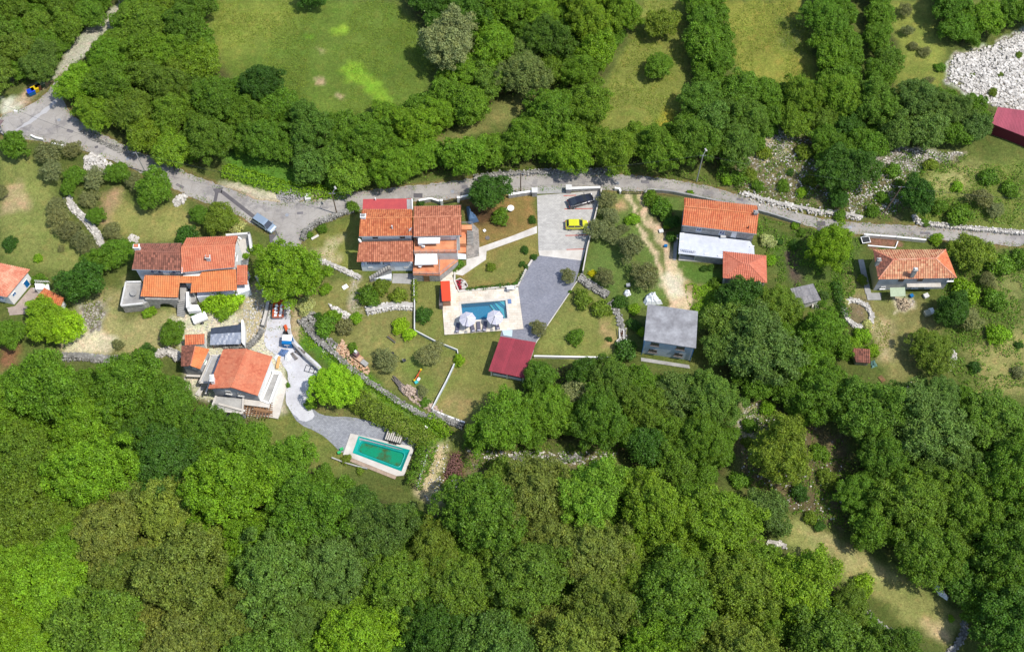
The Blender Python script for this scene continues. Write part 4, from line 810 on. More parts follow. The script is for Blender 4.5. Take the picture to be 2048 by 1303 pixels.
mb = MB(); a, b_ = ft[0] + (ft[1]-ft[0]) * .42, ft[0] + (ft[1]-ft[0]) * .9; mb.box(((a.x+b_.x)/2, a.y - .35, 2.35), (b_.x - a.x, .8, .1)); mb.build('balcony_slab', m_concw, tE)
MB().prism([G(1716,519), G(1727,519), G(1742,586), G(1731,588)], 0, .1).build('side_path', m_conc, tE); MB().prism([G(1732,586), G(1762,586), G(1762,600), G(1735,600)], 0, .12).build('front_path', m_conc, tE)
# ---------------- HOUSE G: grey cube house
tG = loc_thing('house', 'plain pale blue grey two-storey house with flat stained concrete roof', 'house', [G(1335, 680)])
q = [G(1288,680,5.5), G(1392,696,5.5), G(1396,622.2,5.5), G(1295.3,607.6,5.5)]
mb = MB(); mb.slab([v + Vector((0,0,.0)) for v in q], .2); mb.build('roof', m_roofconc, tG); ft = inset(q, .22); walls(tG, ft, 0, 5.32, m_blueg2)
L_ = (ft[1] - ft[0]).length
for u, z in ((.21,4.25), (.73,4.25), (.2,1.6), (.73,1.6)): opening(tG, ft[0], ft[1], L_ * u, z, 1.35, 1.0, pane=m_glass, frame=m_woodg)
opening(tG, ft[0], ft[1], L_ * .98 - .3, 2.6, .1, .1, pane=m_steel, sill=False) if False else None
MB().prism([G(1282,715), G(1378,730), G(1380,737), G(1282,722)], 0, .12).build('front_path', m_conc, tG)
mb = MB(); mb.tube((q[0].x + .1, q[0].y - .05, 0), (q[0].x + .1, q[0].y - .05, 5.3), .06); mb.tube((ft[1].x - .1, ft[1].y - .1, 0), (ft[1].x - .1, ft[1].y - .1, 5.3), .06); build_each(mb, 'downpipe', m_blue_p, tG)
# ---------------- HOUSE H: house under construction
tH = loc_thing('house', 'half-built house with red gable roof, raw concrete terraces and stacked boards', 'house', [G(480, 750)])
FLh, FRh, BRh, BLh = G(416.7,777,5.0), G(515.5,791.3,5.0), G(545,712.8,5.0), G(447,698.4,5.0); R0, R1 = G(462.3,775,6.35), G(493.6,697.6,6.35)
mb = MB(); panel(mb, [BLh, FLh, R0, R1], .34, .05); panel(mb, [FRh, BRh, R1, R0], .34, .05); ridge(mb, R0, R1, .13, .8)
rfH = mb.build('roof', m_tile_red, tH); ft = inset([FLh, FRh, BRh, BLh], .35); mb = MB(); mb.prism(ft, 0, 4.95)
m_ = (ft[0] + ft[1]) / 2; mb.face([(ft[0].x, ft[0].y, 4.95), (ft[1].x, ft[1].y, 4.95), (m_.x, m_.y, 6.1)]); m2 = (ft[2] + ft[3]) / 2; mb.face([(ft[2].x, ft[2].y, 4.95), (ft[3].x, ft[3].y, 4.95), (m2.x, m2.y, 6.1)])
mb.build('wall', m_render_grey, tH)
MB().prism([ft[1] + Vector((.02,0)), ft[2] + Vector((.02,0)), ft[2] + Vector((.12,0)), ft[1] + Vector((.12,0))], 0, 4.9).build('side_wall', m_white, tH)
L_ = (ft[1]-ft[0]).length; opening(tH, ft[0], ft[1], L_ * .35, 3.9, .9, 1.1, frame=m_white2); opening(tH, ft[0], ft[1], L_ * .62, 3.8, .9, 1.1, frame=m_white2)
opening(tH, ft[1], ft[2], 3.4, 3.6, .8, 1.3, pane=m_green_p)
p = G(427, 762, 5.4); chimney(rfH, p.x, p.y, 5.0, 6.7, .5, 1.0, m_white, m_white2, .1)
Tb = [G(422.6,819,2.6), G(485,827,2.6), G(487,797,2.6), G(432.8,792,2.6)]
MB().prism(Tb, 0, 2.5).build('terrace_base', m_render_grey, tH); MB().prism(inset(Tb, .02), 2.5, 2.62).build('terrace_floor', m_conc, tH)
mb = MB()
for a, b_ in ((Tb[0], Tb[1]), (Tb[0], Tb[3]), (Tb[1], Tb[2])): m_ = (a + b_) / 2; mb.box((m_.x, m_.y, 2.72 + (.01 if a is Tb[1] else 0)), ((b_-a).length, .3, .34), math.atan2(b_.y-a.y, b_.x-a.x))
mb.build('parapet', m_concw, tH)
Tl = [G(399,765,2.3), G(418,765,2.3), G(442,711,2.3), G(423,711,2.3)]; MB().prism(Tl, 0, 2.2).build('side_terrace', m_render_grey, tH); MB().prism(inset(Tl, .3), 2.2, 2.24).build('terrace_floor', m_conc, tH)
mb = MB()
for a, b_ in ((Tl[0], Tl[1]), (Tl[0], Tl[3]), (Tl[2], Tl[3])): m_ = (a + b_) / 2; mb.box((m_.x, m_.y, 2.32), ((b_-a).length, .28, .26), math.atan2(b_.y-a.y, b_.x-a.x))
mb.build('parapet', m_concw, tH)
Tr = [G(521,799,2.4), G(539,806,2.4), G(561.5,745,2.4), G(545,742,2.4)]; MB().prism(Tr, 0, 2.1).build('side_terrace', m_white, tH); MB().prism(inset(Tr, .3), 2.1, 2.2).build('terrace_floor', m_conc, tH)
mb = MB()
for a, b_ in ((Tr[0], Tr[1]), (Tr[1], Tr[2]), (Tr[2], Tr[3])): m_ = (a + b_) / 2; mb.box((m_.x, m_.y, 2.3), ((b_-a).length, .32, .4), math.atan2(b_.y-a.y, b_.x-a.x))
mb.build('parapet', m_white, tH)
MB().prism([G(487,826), G(556,838), G(560,830), G(576,765), G(565,748), G(540,800), G(490,806)], 0, .35).build('foundation_slab', m_concw, tH)
# roofing frame with boards at the lower right corner
mb = MB(); 
for i in range(9): p = G(489 + i * 6.2, 815 + i * .9, 1.9); mb.box((p.x, p.y, 1.95), (.12, 2.6, .14), -.08, col=rn.random())
for i in range(7): p = G(515, 803 + i * 4.2, 1.8); mb.box((p.x, p.y, 1.82), (5.0, .12, .1), -.1, col=rn.random())
mb.build('roof_frame', m_wood, tH); mb = MB()
for x in (490, 515, 541):
    for y in (810, 829): p = G(x, y); mb.tube((p.x, p.y, 0), (p.x, p.y, 1.85), .07)
build_each(mb, 'post', m_wood, tH)
MB().slab([G(481,808,2.2), G(539,815,2.2), G(540,804,2.2), G(487,797,2.2)], .1).build('porch_slab', m_concw, tH)
# small gabled annexe
tN = loc_thing('annexe', 'little grey annexe with half brown half orange gable roof left of the half-built house', 'house', [G(392, 715)])
F_ = [G(362.7,733,3.6), G(400.7,738,3.6), G(419,697.6,3.6), G(363.5,691.6,3.6)]; r0, r1 = G(381,731,4.5), G(390.5,691.6,4.5)
mb = MB(); panel(mb, [F_[3], F_[0], r0, r1]); mb.build('roof_slope', m_tile_old, tN); mb = MB(); panel(mb, [F_[1], F_[2], r1, r0]); mb.build('roof_slope', m_tile_new, tN)
mb = MB(); ridge(mb, r0, r1, .1, .9); mb.build('ridge_tiles', m_tile_pale, tN); ft = inset(F_, .25); mb = MB(); mb.prism(ft, 0, 3.6); m_ = (ft[0] + ft[1]) / 2; mb.face([(ft[0].x, ft[0].y, 3.6), (ft[1].x, ft[1].y, 3.6), (m_.x, m_.y, 4.35)]); mb.build('wall', m_render_grey, tN)
opening(tN, ft[0], ft[1], 1.8, 2.9, .6, .6, sill=False); opening(tN, ft[1], ft[2], 1.6, 2.6, .6, .7, pane=m_green_p); MB().box((ft[0].x + 1.8, ft[0].y - .8, 1.1), (3.4, .35, .25), -.05).build('ledge', m_concw, tN)
tO = loc_thing('shed', 'tiny shed with bright orange tiled roof above the small annexe', 'shed', [G(389, 680)])
q = [G(370,690,2.2), G(409,687.4,2.2), G(409,667,2.9), G(370,669,2.9)]; mb = MB(); panel(mb, q); mb.build('roof', m_tile_orange, tO); walls(tO, inset(q, .15), 0, 2.2, m_white)
tT = loc_thing('shed', 'open shed roofed with shiny black tarpaulin north of the half-built house', 'shed', [G(450, 672)])
a = [G(420,689.5,2.0), G(481.7,687.6,2.0), G(481.7,664,2.5), G(421,668,2.5)]; b2 = [G(421,668,2.5), G(481.7,664,2.5), G(481.7,648,2.3), G(421.8,655.5,2.3)]
mbs = [MB(), MB()]
for Q, mb in ((a, mbs[0]), (b2, mbs[1])):
    K = 14
    for i in range(K):
        for j in range(5):
            def pp(u, v):
                x = Q[0] + (Q[1]-Q[0]) * u; y = Q[3] + (Q[2]-Q[3]) * u; r_ = x + (y - x) * v; return r_ + Vector((0, 0, .05 * math.sin(u * 37 + v * 9) * math.sin(v * 14 + u * 5)))
            mb.face([pp(i/K, j/5), pp((i+1)/K, j/5), pp((i+1)/K, (j+1)/5), pp(i/K, (j+1)/5)])
mbs[0].build('tarpaulin_roof', m_tarp_glare, tT, smooth=True); mbs[1].build('tarpaulin_roof', m_tarp_black, tT, smooth=True); mb = MB()
for x, y in ((423,686), (479,685), (424,660), (479,655)): p = G(x, y, 2); mb.tube((p.x, p.y, 0), (p.x, p.y, 1.95), .07)
build_each(mb, 'post', m_wood, tT); w_ = [G(482.5,640,1.8), G(486,638,1.8), G(489,655,1.8), G(488.5,690,1.8), G(483,684,1.8)]; MB().prism(w_, 0, 1.8).build('side_wall', m_white, tT)
# ---------------- HOUSE C: white house cut by the left edge
tC = loc_thing('house', 'white house with blue shutters and sun-bleached orange roof at the left edge', 'house', [G(10, 580)])
e0, e1, e2 = G(14,594,3.7), G(60,539.3,3.7), G(-2,526,3.7); e3 = e0 + (e2 - e1) * 1.35; e2 = e2 + (e2 - e1) * 0.35; r0 = (e0 + e1 + e2 + e3) / 4; r0 = G(-14, 553, 5.3)
mb = MB(); panel(mb, [e3, e0, r0]); panel(mb, [e0, e1, r0]); panel(mb, [e1, e2, r0]); [ridge(mb, a, r0, .1, .9) for a in (e0, e1)]; mb.build('roof', m_tile_pale, tC)
ft = inset([e3, e0, e1, e2], .4); walls(tC, ft, 0, 3.65, m_white); opening(tC, ft[1], ft[2], 1.1, 2.1, .8, .9, pane=m_blue_p, sill=False); opening(tC, ft[1], ft[2], 3.9, 1.2, 1.0, 2.0, 'door', pane=m_blue_p)
opening(tC, ft[0], ft[1], (ft[1]-ft[0]).length - 1.6, 1.9, .9, .9, pane=m_blue_p)
sheet('courtyard_floor', [(0,618),(30,612),(62,575),(86,576),(70,602),(50,628),(0,632)], .04, M('courtyard_paving', A(188,170,158), .9, .25, 1.2, .15, 5))
tS = loc_thing('outdoor_stair', 'curved white outdoor stair with baluster rails by the left edge house', 'stairs', [G(90, 570)])
st0, st1 = G(99,574), G(70,572,1.6); steps(tS, st0, st1, 1.2, 0, 1.5, 8, m_white)
for off in (-.75, .75): railing(tS, [(st0.x, st0.y + off, .1), (st1.x, st1.y + off, 1.5)], 0, .8, m_white, .28, bars=2)
tQ = loc_thing('outbuilding', 'low outbuilding with orange tile roof beside the left edge house, half under a tree', 'outbuilding', [G(100, 590)])
q = [G(68,600,2.4), G(122,612,2.2), G(129,596,2.4), G(89,575,2.8)]; mb = MB(); panel(mb, [q[1], q[0], q[3], q[2]]); mb.build('roof', m_tile_rust, tQ); walls(tQ, inset(q, .3), 0, 2.2, m_white)
# ---------------- GARAGE, crimson sheet roofs
tR = loc_thing('garage', 'open garage with plain crimson sheet roof below the pool terrace', 'garage', [G(1025, 715)])
q = [G(977,741,2.5), G(1049,755.5,2.5), G(1072,684,2.9), G(1001,672,2.9)]; mb = MB(); [mb.slab([q[0].lerp(q[1], i/12), q[0].lerp(q[1], (i+1)/12), q[3].lerp(q[2], (i+1)/12), q[3].lerp(q[2], i/12)], .12, rn.random()) for i in range(12)]
e = (q[1]-q[0]); 
for i in range(1, 24): a = q[0] + e * (i/24); b_ = q[3] + (q[2]-q[3]) * (i/24); mb.slab([a + Vector((-.03,0,.04)), a + Vector((.03,0,.04)), b_ + Vector((.03,0,.04)), b_ + Vector((-.03,0,.04))], .04)
mb.build('roof', m_redmetal, tR); ft = inset(q, .35)
for k, (i, j) in enumerate(((1,2), (2,3), (3,0))):
    a, b_ = ft[i], ft[j]; m_ = (a + b_) / 2; MB().box((m_.x, m_.y, 1.15 if k else 1.2), ((b_-a).length, .22, 2.3 if k else 2.4), math.atan2((b_-a).y, (b_-a).x)).build('wall', m_white2, tR)
mb = MB()
for u in (0, .5, 1): p = ft[0] + (ft[1]-ft[0]) * u; mb.box((p.x, p.y, 1.18), (.28, .28, 2.36))
build_each(mb, 'pillar', m_white, tR); MB().prism(ft, 0, .06).build('floor', m_conc, tR); mb = MB(); p = (ft[0]+ft[1])/2; mb.box((p.x, p.y + .05, .55), ((ft[1]-ft[0]).length * .9, .1, .9), math.atan2((ft[1]-ft[0]).y, (ft[1]-ft[0]).x)); mb.build('parapet', m_blueg, tR)
tV = loc_thing('barn', 'long barn with rose red sheet roof cut by the right edge beside the white stones', 'barn', [G(2030, 245)])
q = [G(1983,247,3.0), G(2080,285,3.0), G(2080,225,3.6), G(1996,214,3.6)]; mb = MB(); [mb.slab([q[0].lerp(q[1], i/17), q[0].lerp(q[1], (i+1)/17), q[3].lerp(q[2], (i+1)/17), q[3].lerp(q[2], i/17)], .12, rn.random()) for i in range(17)]
for i in range(1, 34): a = q[0] + (q[1]-q[0]) * (i/34); b_ = q[3] + (q[2]-q[3]) * (i/34); mb.slab([a + Vector((-.03,0,.04)), a + Vector((.03,0,.04)), b_ + Vector((.03,0,.04)), b_ + Vector((-.03,0,.04))], .04)
mb.build('roof', m_redroof2, tV); walls(tV, inset(q, .15), 0, 2.88, M('boards_maroon', A(110,34,46), .8, .2, 1, .1, 6))
# ---------------- small sheds
tF = loc_thing('shed', 'small shed with grey corrugated roof between the two right hand houses', 'shed', [G(1610, 595)])
q = [G(1593.6,610.6,2.2), G(1642,600,2.2), G(1626,567,2.6), G(1580.6,577,2.6)]; mb = MB(); panel(mb, q, .22, .03, 1.2); mb.build('roof', m_tile_grey, tF); walls(tF, inset(q, .25), 0, 2.15, m_white2); p = G(1629,615); MB().box((p.x, p.y, .35), (1.1, .6, .7), -.1).build('bench', m_concw, tF)
tU = loc_thing('hut', 'ruined hut with broken grey brown tiles half hidden under trees right of centre', 'hut', [G(1722, 708)])
q = [G(1712,724,1.5), G(1741,726,1.5), G(1740,698,1.9), G(1703,695,1.9)]; mb = MB(); panel(mb, q, .3, .07, .4); mb.build('roof', m_tile_dark, tU); walls(tU, inset(q, .2), 0, 1.4, m_stone)
tK = loc_thing('pool_hut', 'narrow wooden hut with flat bright orange red roof at the pool corner', 'hut', [G(893, 585)])
q = [G(884,602,2.3), G(902,601,2.3), G(899.5,561,2.3), G(881,562,2.3)]; MB().slab(q, .1).build('roof', m_orangeflat, tK); ft = inset(q, .12); walls(tK, ft, 0, 2.2, M('boards_salmon', A(200,150,120), .8, .15, 1, .1, 8)); 
MB().box((ft[0].x - .35, (ft[0].y + ft[3].y) / 2 - .6, .7), (.6, 3.4, 1.4)).build('side_shelf', m_woodg, tK)
# ---------------- SWIMMING POOLS
def slabhole(name, outer, inner, z0, z1, mat, parent):
    bm = bmesh.new()
    def loop(P, z): vs = [bm.verts.new((p[0], p[1], z)) for p in P]; return vs, [bm.edges.new((vs[i], vs[(i+1) % len(vs)])) for i in range(len(vs))]
    vo_, eo = loop(outer, z1); vi, ei = loop(inner, z1); bmesh.ops.triangle_fill(bm, edges=eo + ei, use_beauty=True)
    for f_ in bm.faces:
        if f_.normal.z < 0: f_.normal_flip()
    for vs in (vo_, vi):
        lo = [bm.verts.new((v.co.x, v.co.y, z0)) for v in vs]
        for i in range(len(vs)): bm.faces.new((vs[i], vs[(i+1) % len(vs)], lo[(i+1) % len(vs)], lo[i]))
    me = bpy.data.meshes.new(name); bm.to_mesh(me); bm.free(); o_ = org(parent); me.transform(__import__('mathutils').Matrix.Translation(-o_)); me.materials.append(mat); o = bpy.data.objects.new(name, me); link(o); o.parent = parent; return o
def water(name, col, alpha=.35, wave=3.5):
    m = bpy.data.materials.new(name); m.use_nodes = True; n = m.node_tree; n.nodes.clear()
    out = n.nodes.new('ShaderNodeOutputMaterial'); tr = n.nodes.new('ShaderNodeBsdfTransparent'); gl = n.nodes.new('ShaderNodeBsdfGlossy'); df = n.nodes.new('ShaderNodeBsdfDiffuse'); a = n.nodes.new('ShaderNodeMixShader'); b_ = n.nodes.new('ShaderNodeMixShader'); fr = n.nodes.new('ShaderNodeFresnel')
    tr.inputs[0].default_value = (*col, 1); df.inputs[0].default_value = (*[c * .5 for c in col], 1); gl.inputs['Roughness'].default_value = .05; a.inputs[0].default_value = alpha; fr.inputs[0].default_value = 1.33
    bp = n.nodes.new('ShaderNodeBump'); bp.inputs['Strength'].default_value = .25; bp.inputs['Distance'].default_value = .05; n.links.new(noise(n, wave, 3, .5), bp.inputs['Height']); n.links.new(bp.outputs[0], gl.inputs['Normal']); n.links.new(bp.outputs[0], fr.inputs['Normal'])
    n.links.new(tr.outputs[0], a.inputs[1]); n.links.new(df.outputs[0], a.inputs[2]); n.links.new(fr.outputs[0], b_.inputs[0]); n.links.new(a.outputs[0], b_.inputs[1]); n.links.new(gl.outputs[0], b_.inputs[2]); n.links.new(b_.outputs[0], out.inputs[0]); return m
tW = loc_thing('swimming_pool', 'rectangular blue swimming pool with corner steps in a cream stone deck', 'swimming pool', [G(970, 620)])
PI_ = [Vector((p.x, p.y)) for p in gx(POOL, .15)]; DO = [Vector((p.x, p.y)) for p in gx(DECK, .15)]
slabhole('deck', DO, PI_, -.05, .15, m_deck, tW); slabhole('coping', inset(PI_, -.35), inset(PI_, .01), .12, .175, m_concw, tW)
mb = MB(); lowp = inset(PI_, -.02); n4 = len(lowp)
for i in range(n4): a, b_ = lowp[i], lowp[(i+1) % n4]; mb.face([(a.x, a.y, .13), (b_.x, b_.y, .13), (b_.x, b_.y, -1.5), (a.x, a.y, -1.5)])
mb.face([(p.x, p.y, -1.5) for p in lowp]); m_basin = M('pool_liner_blue', A(0,128,172), .5, .12, 1.5, .04, 5); mb.build('basin', m_basin, tW)
m_liner2 = M('pool_steps', A(110,180,196), .5, .05, 2, .04, 5)
c0 = PI_[1]; ex = (PI_[0] - PI_[1]).normalized(); ey = (PI_[2] - PI_[1]).normalized(); Lx, Ly = (PI_[0]-PI_[1]).length, (PI_[2]-PI_[1]).length
for k in range(5):
    r_ = .55 + k * .42; zt = -.05 - .22 * (k + 1); P3 = [c0, c0 + ex * (r_ + .5), c0 + ex * (r_ * .45 + .15) + ey * min(Ly, r_ + .6), c0 + ex * (.2 + .1 * k) + ey * Ly, c0 + ey * Ly] if k > 1 else [c0, c0 + ex * (r_ + .5), c0 + ey * (r_ + .6)]
    MB().prism(P3, -1.5, zt).build('pool_step', m_liner2 if k % 2 == 0 else m_basin, tW)
MB().face([(p.x, p.y, .03) for p in lowp]).build('water', water('pool_water', (.62,.97,1.0), .1), tW)
tW2 = loc_thing('swimming_pool', 'turquoise lined pool of murky green algae water in a pale deck by the hedge', 'swimming pool', [G(762, 910)])
PO = [Vector((p.x, p.y)) for p in gx(TPOOL, .2)]; DO2 = [Vector((p.x, p.y)) for p in gx(TDECK, .2)]; slabhole('deck', DO2, PO, -.05, .2, m_concw, tW2)
MB().prism([G(686,908.5,.15), G(793,951,.15), G(790,958,.1), G(690,918,.1)], -.02, .14).build('brown_paving', M('paving_brown', A(196,172,150), .9, .3, 1.2, .2, 5), tW2)
def rr(P, d_, k=5, rad=.9):
    Q = inset(P, d_); out = []
    for i in range(len(Q)):
        a, b_, c_ = Q[i-1], Q[i], Q[(i+1) % len(Q)]; u = (a-b_).normalized() * rad; v = (c_-b_).normalized() * rad
        for j in range(k): t = j/(k-1); out.append(b_ + u * (1-t)**2 + v * t**2)
    return out
m_liner = M('liner_turquoise', A(20,184,170), .45, .12, .8, .05, 4, col2=A(10,160,150)); L0, L1, L2, L3 = rr(PO, .0, rad=.15), rr(PO, .5, rad=.6), rr(PO, .62, rad=.6), rr(PO, .95, rad=.6)
mb = MB()
for (Pa, za), (Pb, zb) in (((L0, .22), (L1, -.25)), ((L1, -.25), (L2, -.18)), ((L2, -.18), (L3, -1.1))):
    for i in range(len(Pa)): j = (i+1) % len(Pa); mb.face([(Pa[i].x, Pa[i].y, za), (Pa[j].x, Pa[j].y, za), (Pb[j].x, Pb[j].y, zb), (Pb[i].x, Pb[i].y, zb)])
mb.face([(p.x, p.y, -1.1) for p in L3]); mb.build('liner', m_liner, tW2)
mb = MB(); [mb.tube((L1[i].x, L1[i].y, -.19), (L1[(i+1) % len(L1)].x, L1[(i+1) % len(L1)].y, -.19), .025, n=5) for i in range(len(L1))]; mb.build('liner_rim', M('rim_pale_teal', A(80,200,190), .5, .05, 1, .05, 5), tW2)
m, n, b = newmat('algae_water'); nz = noise(n, .42, 5, .65); c = mix(n, rng(n, nz, .46, .6, 0, 1), A(14,150,106), A(70,96,46)); c = mix(n, rng(n, noise(n, 3, 5, .8), .54, .75, 0, .6), c, A(44,66,34)); n.links.new(c, b.inputs['Base Color']); b.inputs['Roughness'].default_value = .15; bump(n, b, noise(n, 6, 2), .1, .02)
MB().face([(p.x, p.y, -.42) for p in rr(PO, .74, rad=.6)]).build('water', m, tW2)
# ================================================================ WALLS, FENCES, STONES
rs = random.Random(11)
def stonewall(name, label, cat, pts, w, h, mat=None, size=.22, cap=None, group=None, fall=0.0, kind=None):
    P = [G(*p) for p in pts]; mb = MB()
    for i in range(len(P) - 1):
        a, b_ = P[i], P[i+1]; L = (b_ - a).length; e = (b_ - a).normalized(); nn = Vector((-e.y, e.x, 0)); u = 0
        mb.prism([(a - nn * w * .3)[:2], (b_ - nn * w * .3)[:2], (b_ + nn * w * .3)[:2], (a + nn * w * .3)[:2]], -.1, h * .82, col=.1)
        while u < L:
            v = -w / 2
            while v <= w / 2:
                edge = abs(v) > w / 2 - size * 1.4; zz = 0 if edge else h - size
                while zz <= h:
                    s_ = size * rs.uniform(.6, 1.25); p = a + e * (u + rs.uniform(-.1, .1)) + nn * (v + rs.uniform(-.08, .08)) 
                    mb.rock(p.x + rs.gauss(0, fall), p.y + rs.gauss(0, fall), zz + rs.uniform(-.05, .1), s_, rs); zz += size * 1.25
                v += size * 1.5
            u += size * 1.6
    o = mb.build(name, mat or m_rock); return tag(o, label, cat, group, kind)
def rubble(name, label, cat, outl, n_, h, mat=None, s0=.15, s1=.4, kind=None, seed=1):
    r = random.Random(seed); P = gx(outl); mb = MB(); xs_ = [p.x for p in P]; ys_ = [p.y for p in P]; k = 0; t = 0
    XX = np.array([r.uniform(min(xs_), max(xs_)) for _ in range(n_ * 4)]); YY = np.array([r.uniform(min(ys_), max(ys_)) for _ in range(n_ * 4)]); D = sdist(XX, YY, P); mx = max(.3, float(D.max()))
    for x, y, d_ in zip(XX, YY, D):
        if d_ < 0 or k >= n_: continue
        k += 1; mb.rock(x, y, h * min(1, d_ / mx * 1.3) + r.uniform(-.05, .08), r.uniform(s0, s1), r)
    o = mb.build(name, mat or m_rock); return tag(o, label, cat, None, kind)
def polewall(name, label, cat, pts, w, z, mat, cap=None, parts=True):
    P = [G(*p) for p in pts]; t = loc_thing(name, label, cat, P); A_, B_ = [], []
    for i, p in enumerate(P):
        a = P[max(0, i-1)]; b_ = P[min(len(P)-1, i+1)]; e = (b_ - a).normalized(); nn = Vector((-e.y, e.x, 0)) * w / 2; A_.append((p.x + nn.x, p.y + nn.y)); B_.append((p.x - nn.x, p.y - nn.y))
    mb = MB(); mc = MB()
    for i in range(len(P)-1):
        q = [A_[i], B_[i], B_[i+1], A_[i+1]]; mb.prism(q, -.1, z - .06); qc = inset(q, -.04); mc.prism(q if len(P) > 2 else qc, z - .06, z, bottom=True)
    mb.build('wall_body', mat, t); mc.build('coping', cap or m_white, t); return t
W_ = 'stone wall'
stonewall('dry_stone_wall', 'curved grey stone wall with pale top along the bend of the road by the lamp pole', W_, [(604,480),(612,462),(632,447),(662,436),(690,424),(718,417)], .9, .8, m_rockd)
stonewall('dry_stone_wall', 'white rubble wall running down to the corner of the double house', W_, [(636,519),(660,528),(685,538),(722,556)], .9, .5, m_rock)
stonewall('dry_stone_wall', 'long low dry stone wall between the lush grass strip and the barbecue garden', W_, [(603,640),(618,662),(640,684),(668,706),(700,736),(735,762),(768,783),(800,805),(835,826),(862,836)], .7, .6, m_rockd, .2, fall=.08)
stonewall('dry_stone_wall', 'broken grey wall carrying on from the white fence corner towards the wood', W_, [(864,826),(890,836),(928,851)], 1.3, .8, m_rockd)
stonewall('dry_stone_wall', 'thick white rockery wall across the garden below the double house', W_, [(734,621),(760,615),(790,610),(826,612)], 1.5, .6, m_rock, .26)
stonewall('dry_stone_wall', 'white stone wall winding between olive shrubs at the far left', W_, [(136,396),(150,420),(176,444),(196,470),(204,494)], 1.2, .5, m_rock, .24)
stonewall('dry_stone_wall', 'grey stone wall along the forest edge below the left meadow', W_, [(128,712),(160,712),(200,717),(255,719)], 1.4, .6, m_rockd, .26)
stonewall('dry_stone_wall', 'half ring of white stones left of the small annexe', W_, [(298,740),(300,722),(312,710),(335,703),(352,708),(358,722)], 1.1, .6, m_rock, .24)
stonewall('dry_stone_wall', 'dark and pale rocky wall going from the grey driveway to the grey cube house', W_, [(1160,556),(1180,570),(1200,582),(1216,592)], 1.2, .6, m_rockd, .26)
stonewall('dry_stone_wall', 'broken rock wall beside the round patio table', W_, [(1222,604),(1234,624),(1244,650),(1250,684)], .9, .4, m_rockd, .24, fall=.15)
stonewall('dry_stone_wall', 'oval ring of white stones in the garden between the right hand houses', W_, [(1700,600),(1716,602),(1734,612),(1744,630),(1742,644),(1728,652),(1712,654),(1700,644),(1690,632),(1686,616),(1692,606),(1700,600)], .7, .4, m_rock, .2)
stonewall('dry_stone_wall', 'low wall of white stones following the upper road verge at far right', W_, [(1828,432),(1834,444),(1860,449),(1900,453),(1950,458),(2048,466)], .8, .5, m_rock, .2)
stonewall('dry_stone_wall', 'overgrown stone bank along the upper side of the road below the rocky slope', W_, [(1486,386),(1520,398),(1560,408),(1600,416),(1640,424),(1690,428),(1725,436)], .9, .5, m_rock, .22, fall=.3)
stonewall('dry_stone_wall', 'mossy stone wall above the road opposite the dark garden tree', W_, [(950,356),(1000,349),(1040,347),(1090,344),(1150,343),(1230,345)], .7, .5, m_rockd, .2, fall=.1)
stonewall('dry_stone_wall', 'short stone wall above the narrow road at the upper left bend', W_, [(165,262),(190,277),(230,296),(270,312)], .6, .3, m_rockd, .18, fall=.15)
stonewall('dry_stone_wall', 'white stone wall tail curving at the bottom right end of the dry clearing', W_, [(1880,1320),(1915,1286),(1928,1262),(1926,1240)], .9, .5, m_rockd, .22, fall=.1)
stonewall('dry_stone_wall', 'scattered white stone row at the lower edge of the dry clearing', W_, [(1735,1225),(1752,1244),(1780,1262),(1790,1275)], .9, .4, m_rockd, .22, fall=.2)
stonewall('dry_stone_wall', 'stony bank along the sunken path in the middle wood', W_, [(1025,914),(1060,920),(1110,924),(1165,910)], .8, .3, m_rockd, .17, fall=.35)
stonewall('dry_stone_wall', 'stone wall bit on the left tip of the dry clearing', W_, [(1535,1083),(1558,1086),(1572,1092)], .9, .4, m_rock, .22, fall=.1)
stonewall('dry_stone_wall', 'pale stone edge in the clearing at the right border', W_, [(1900,700),(1908,716),(1896,742)], .8, .4, m_rock, .22, fall=.15)
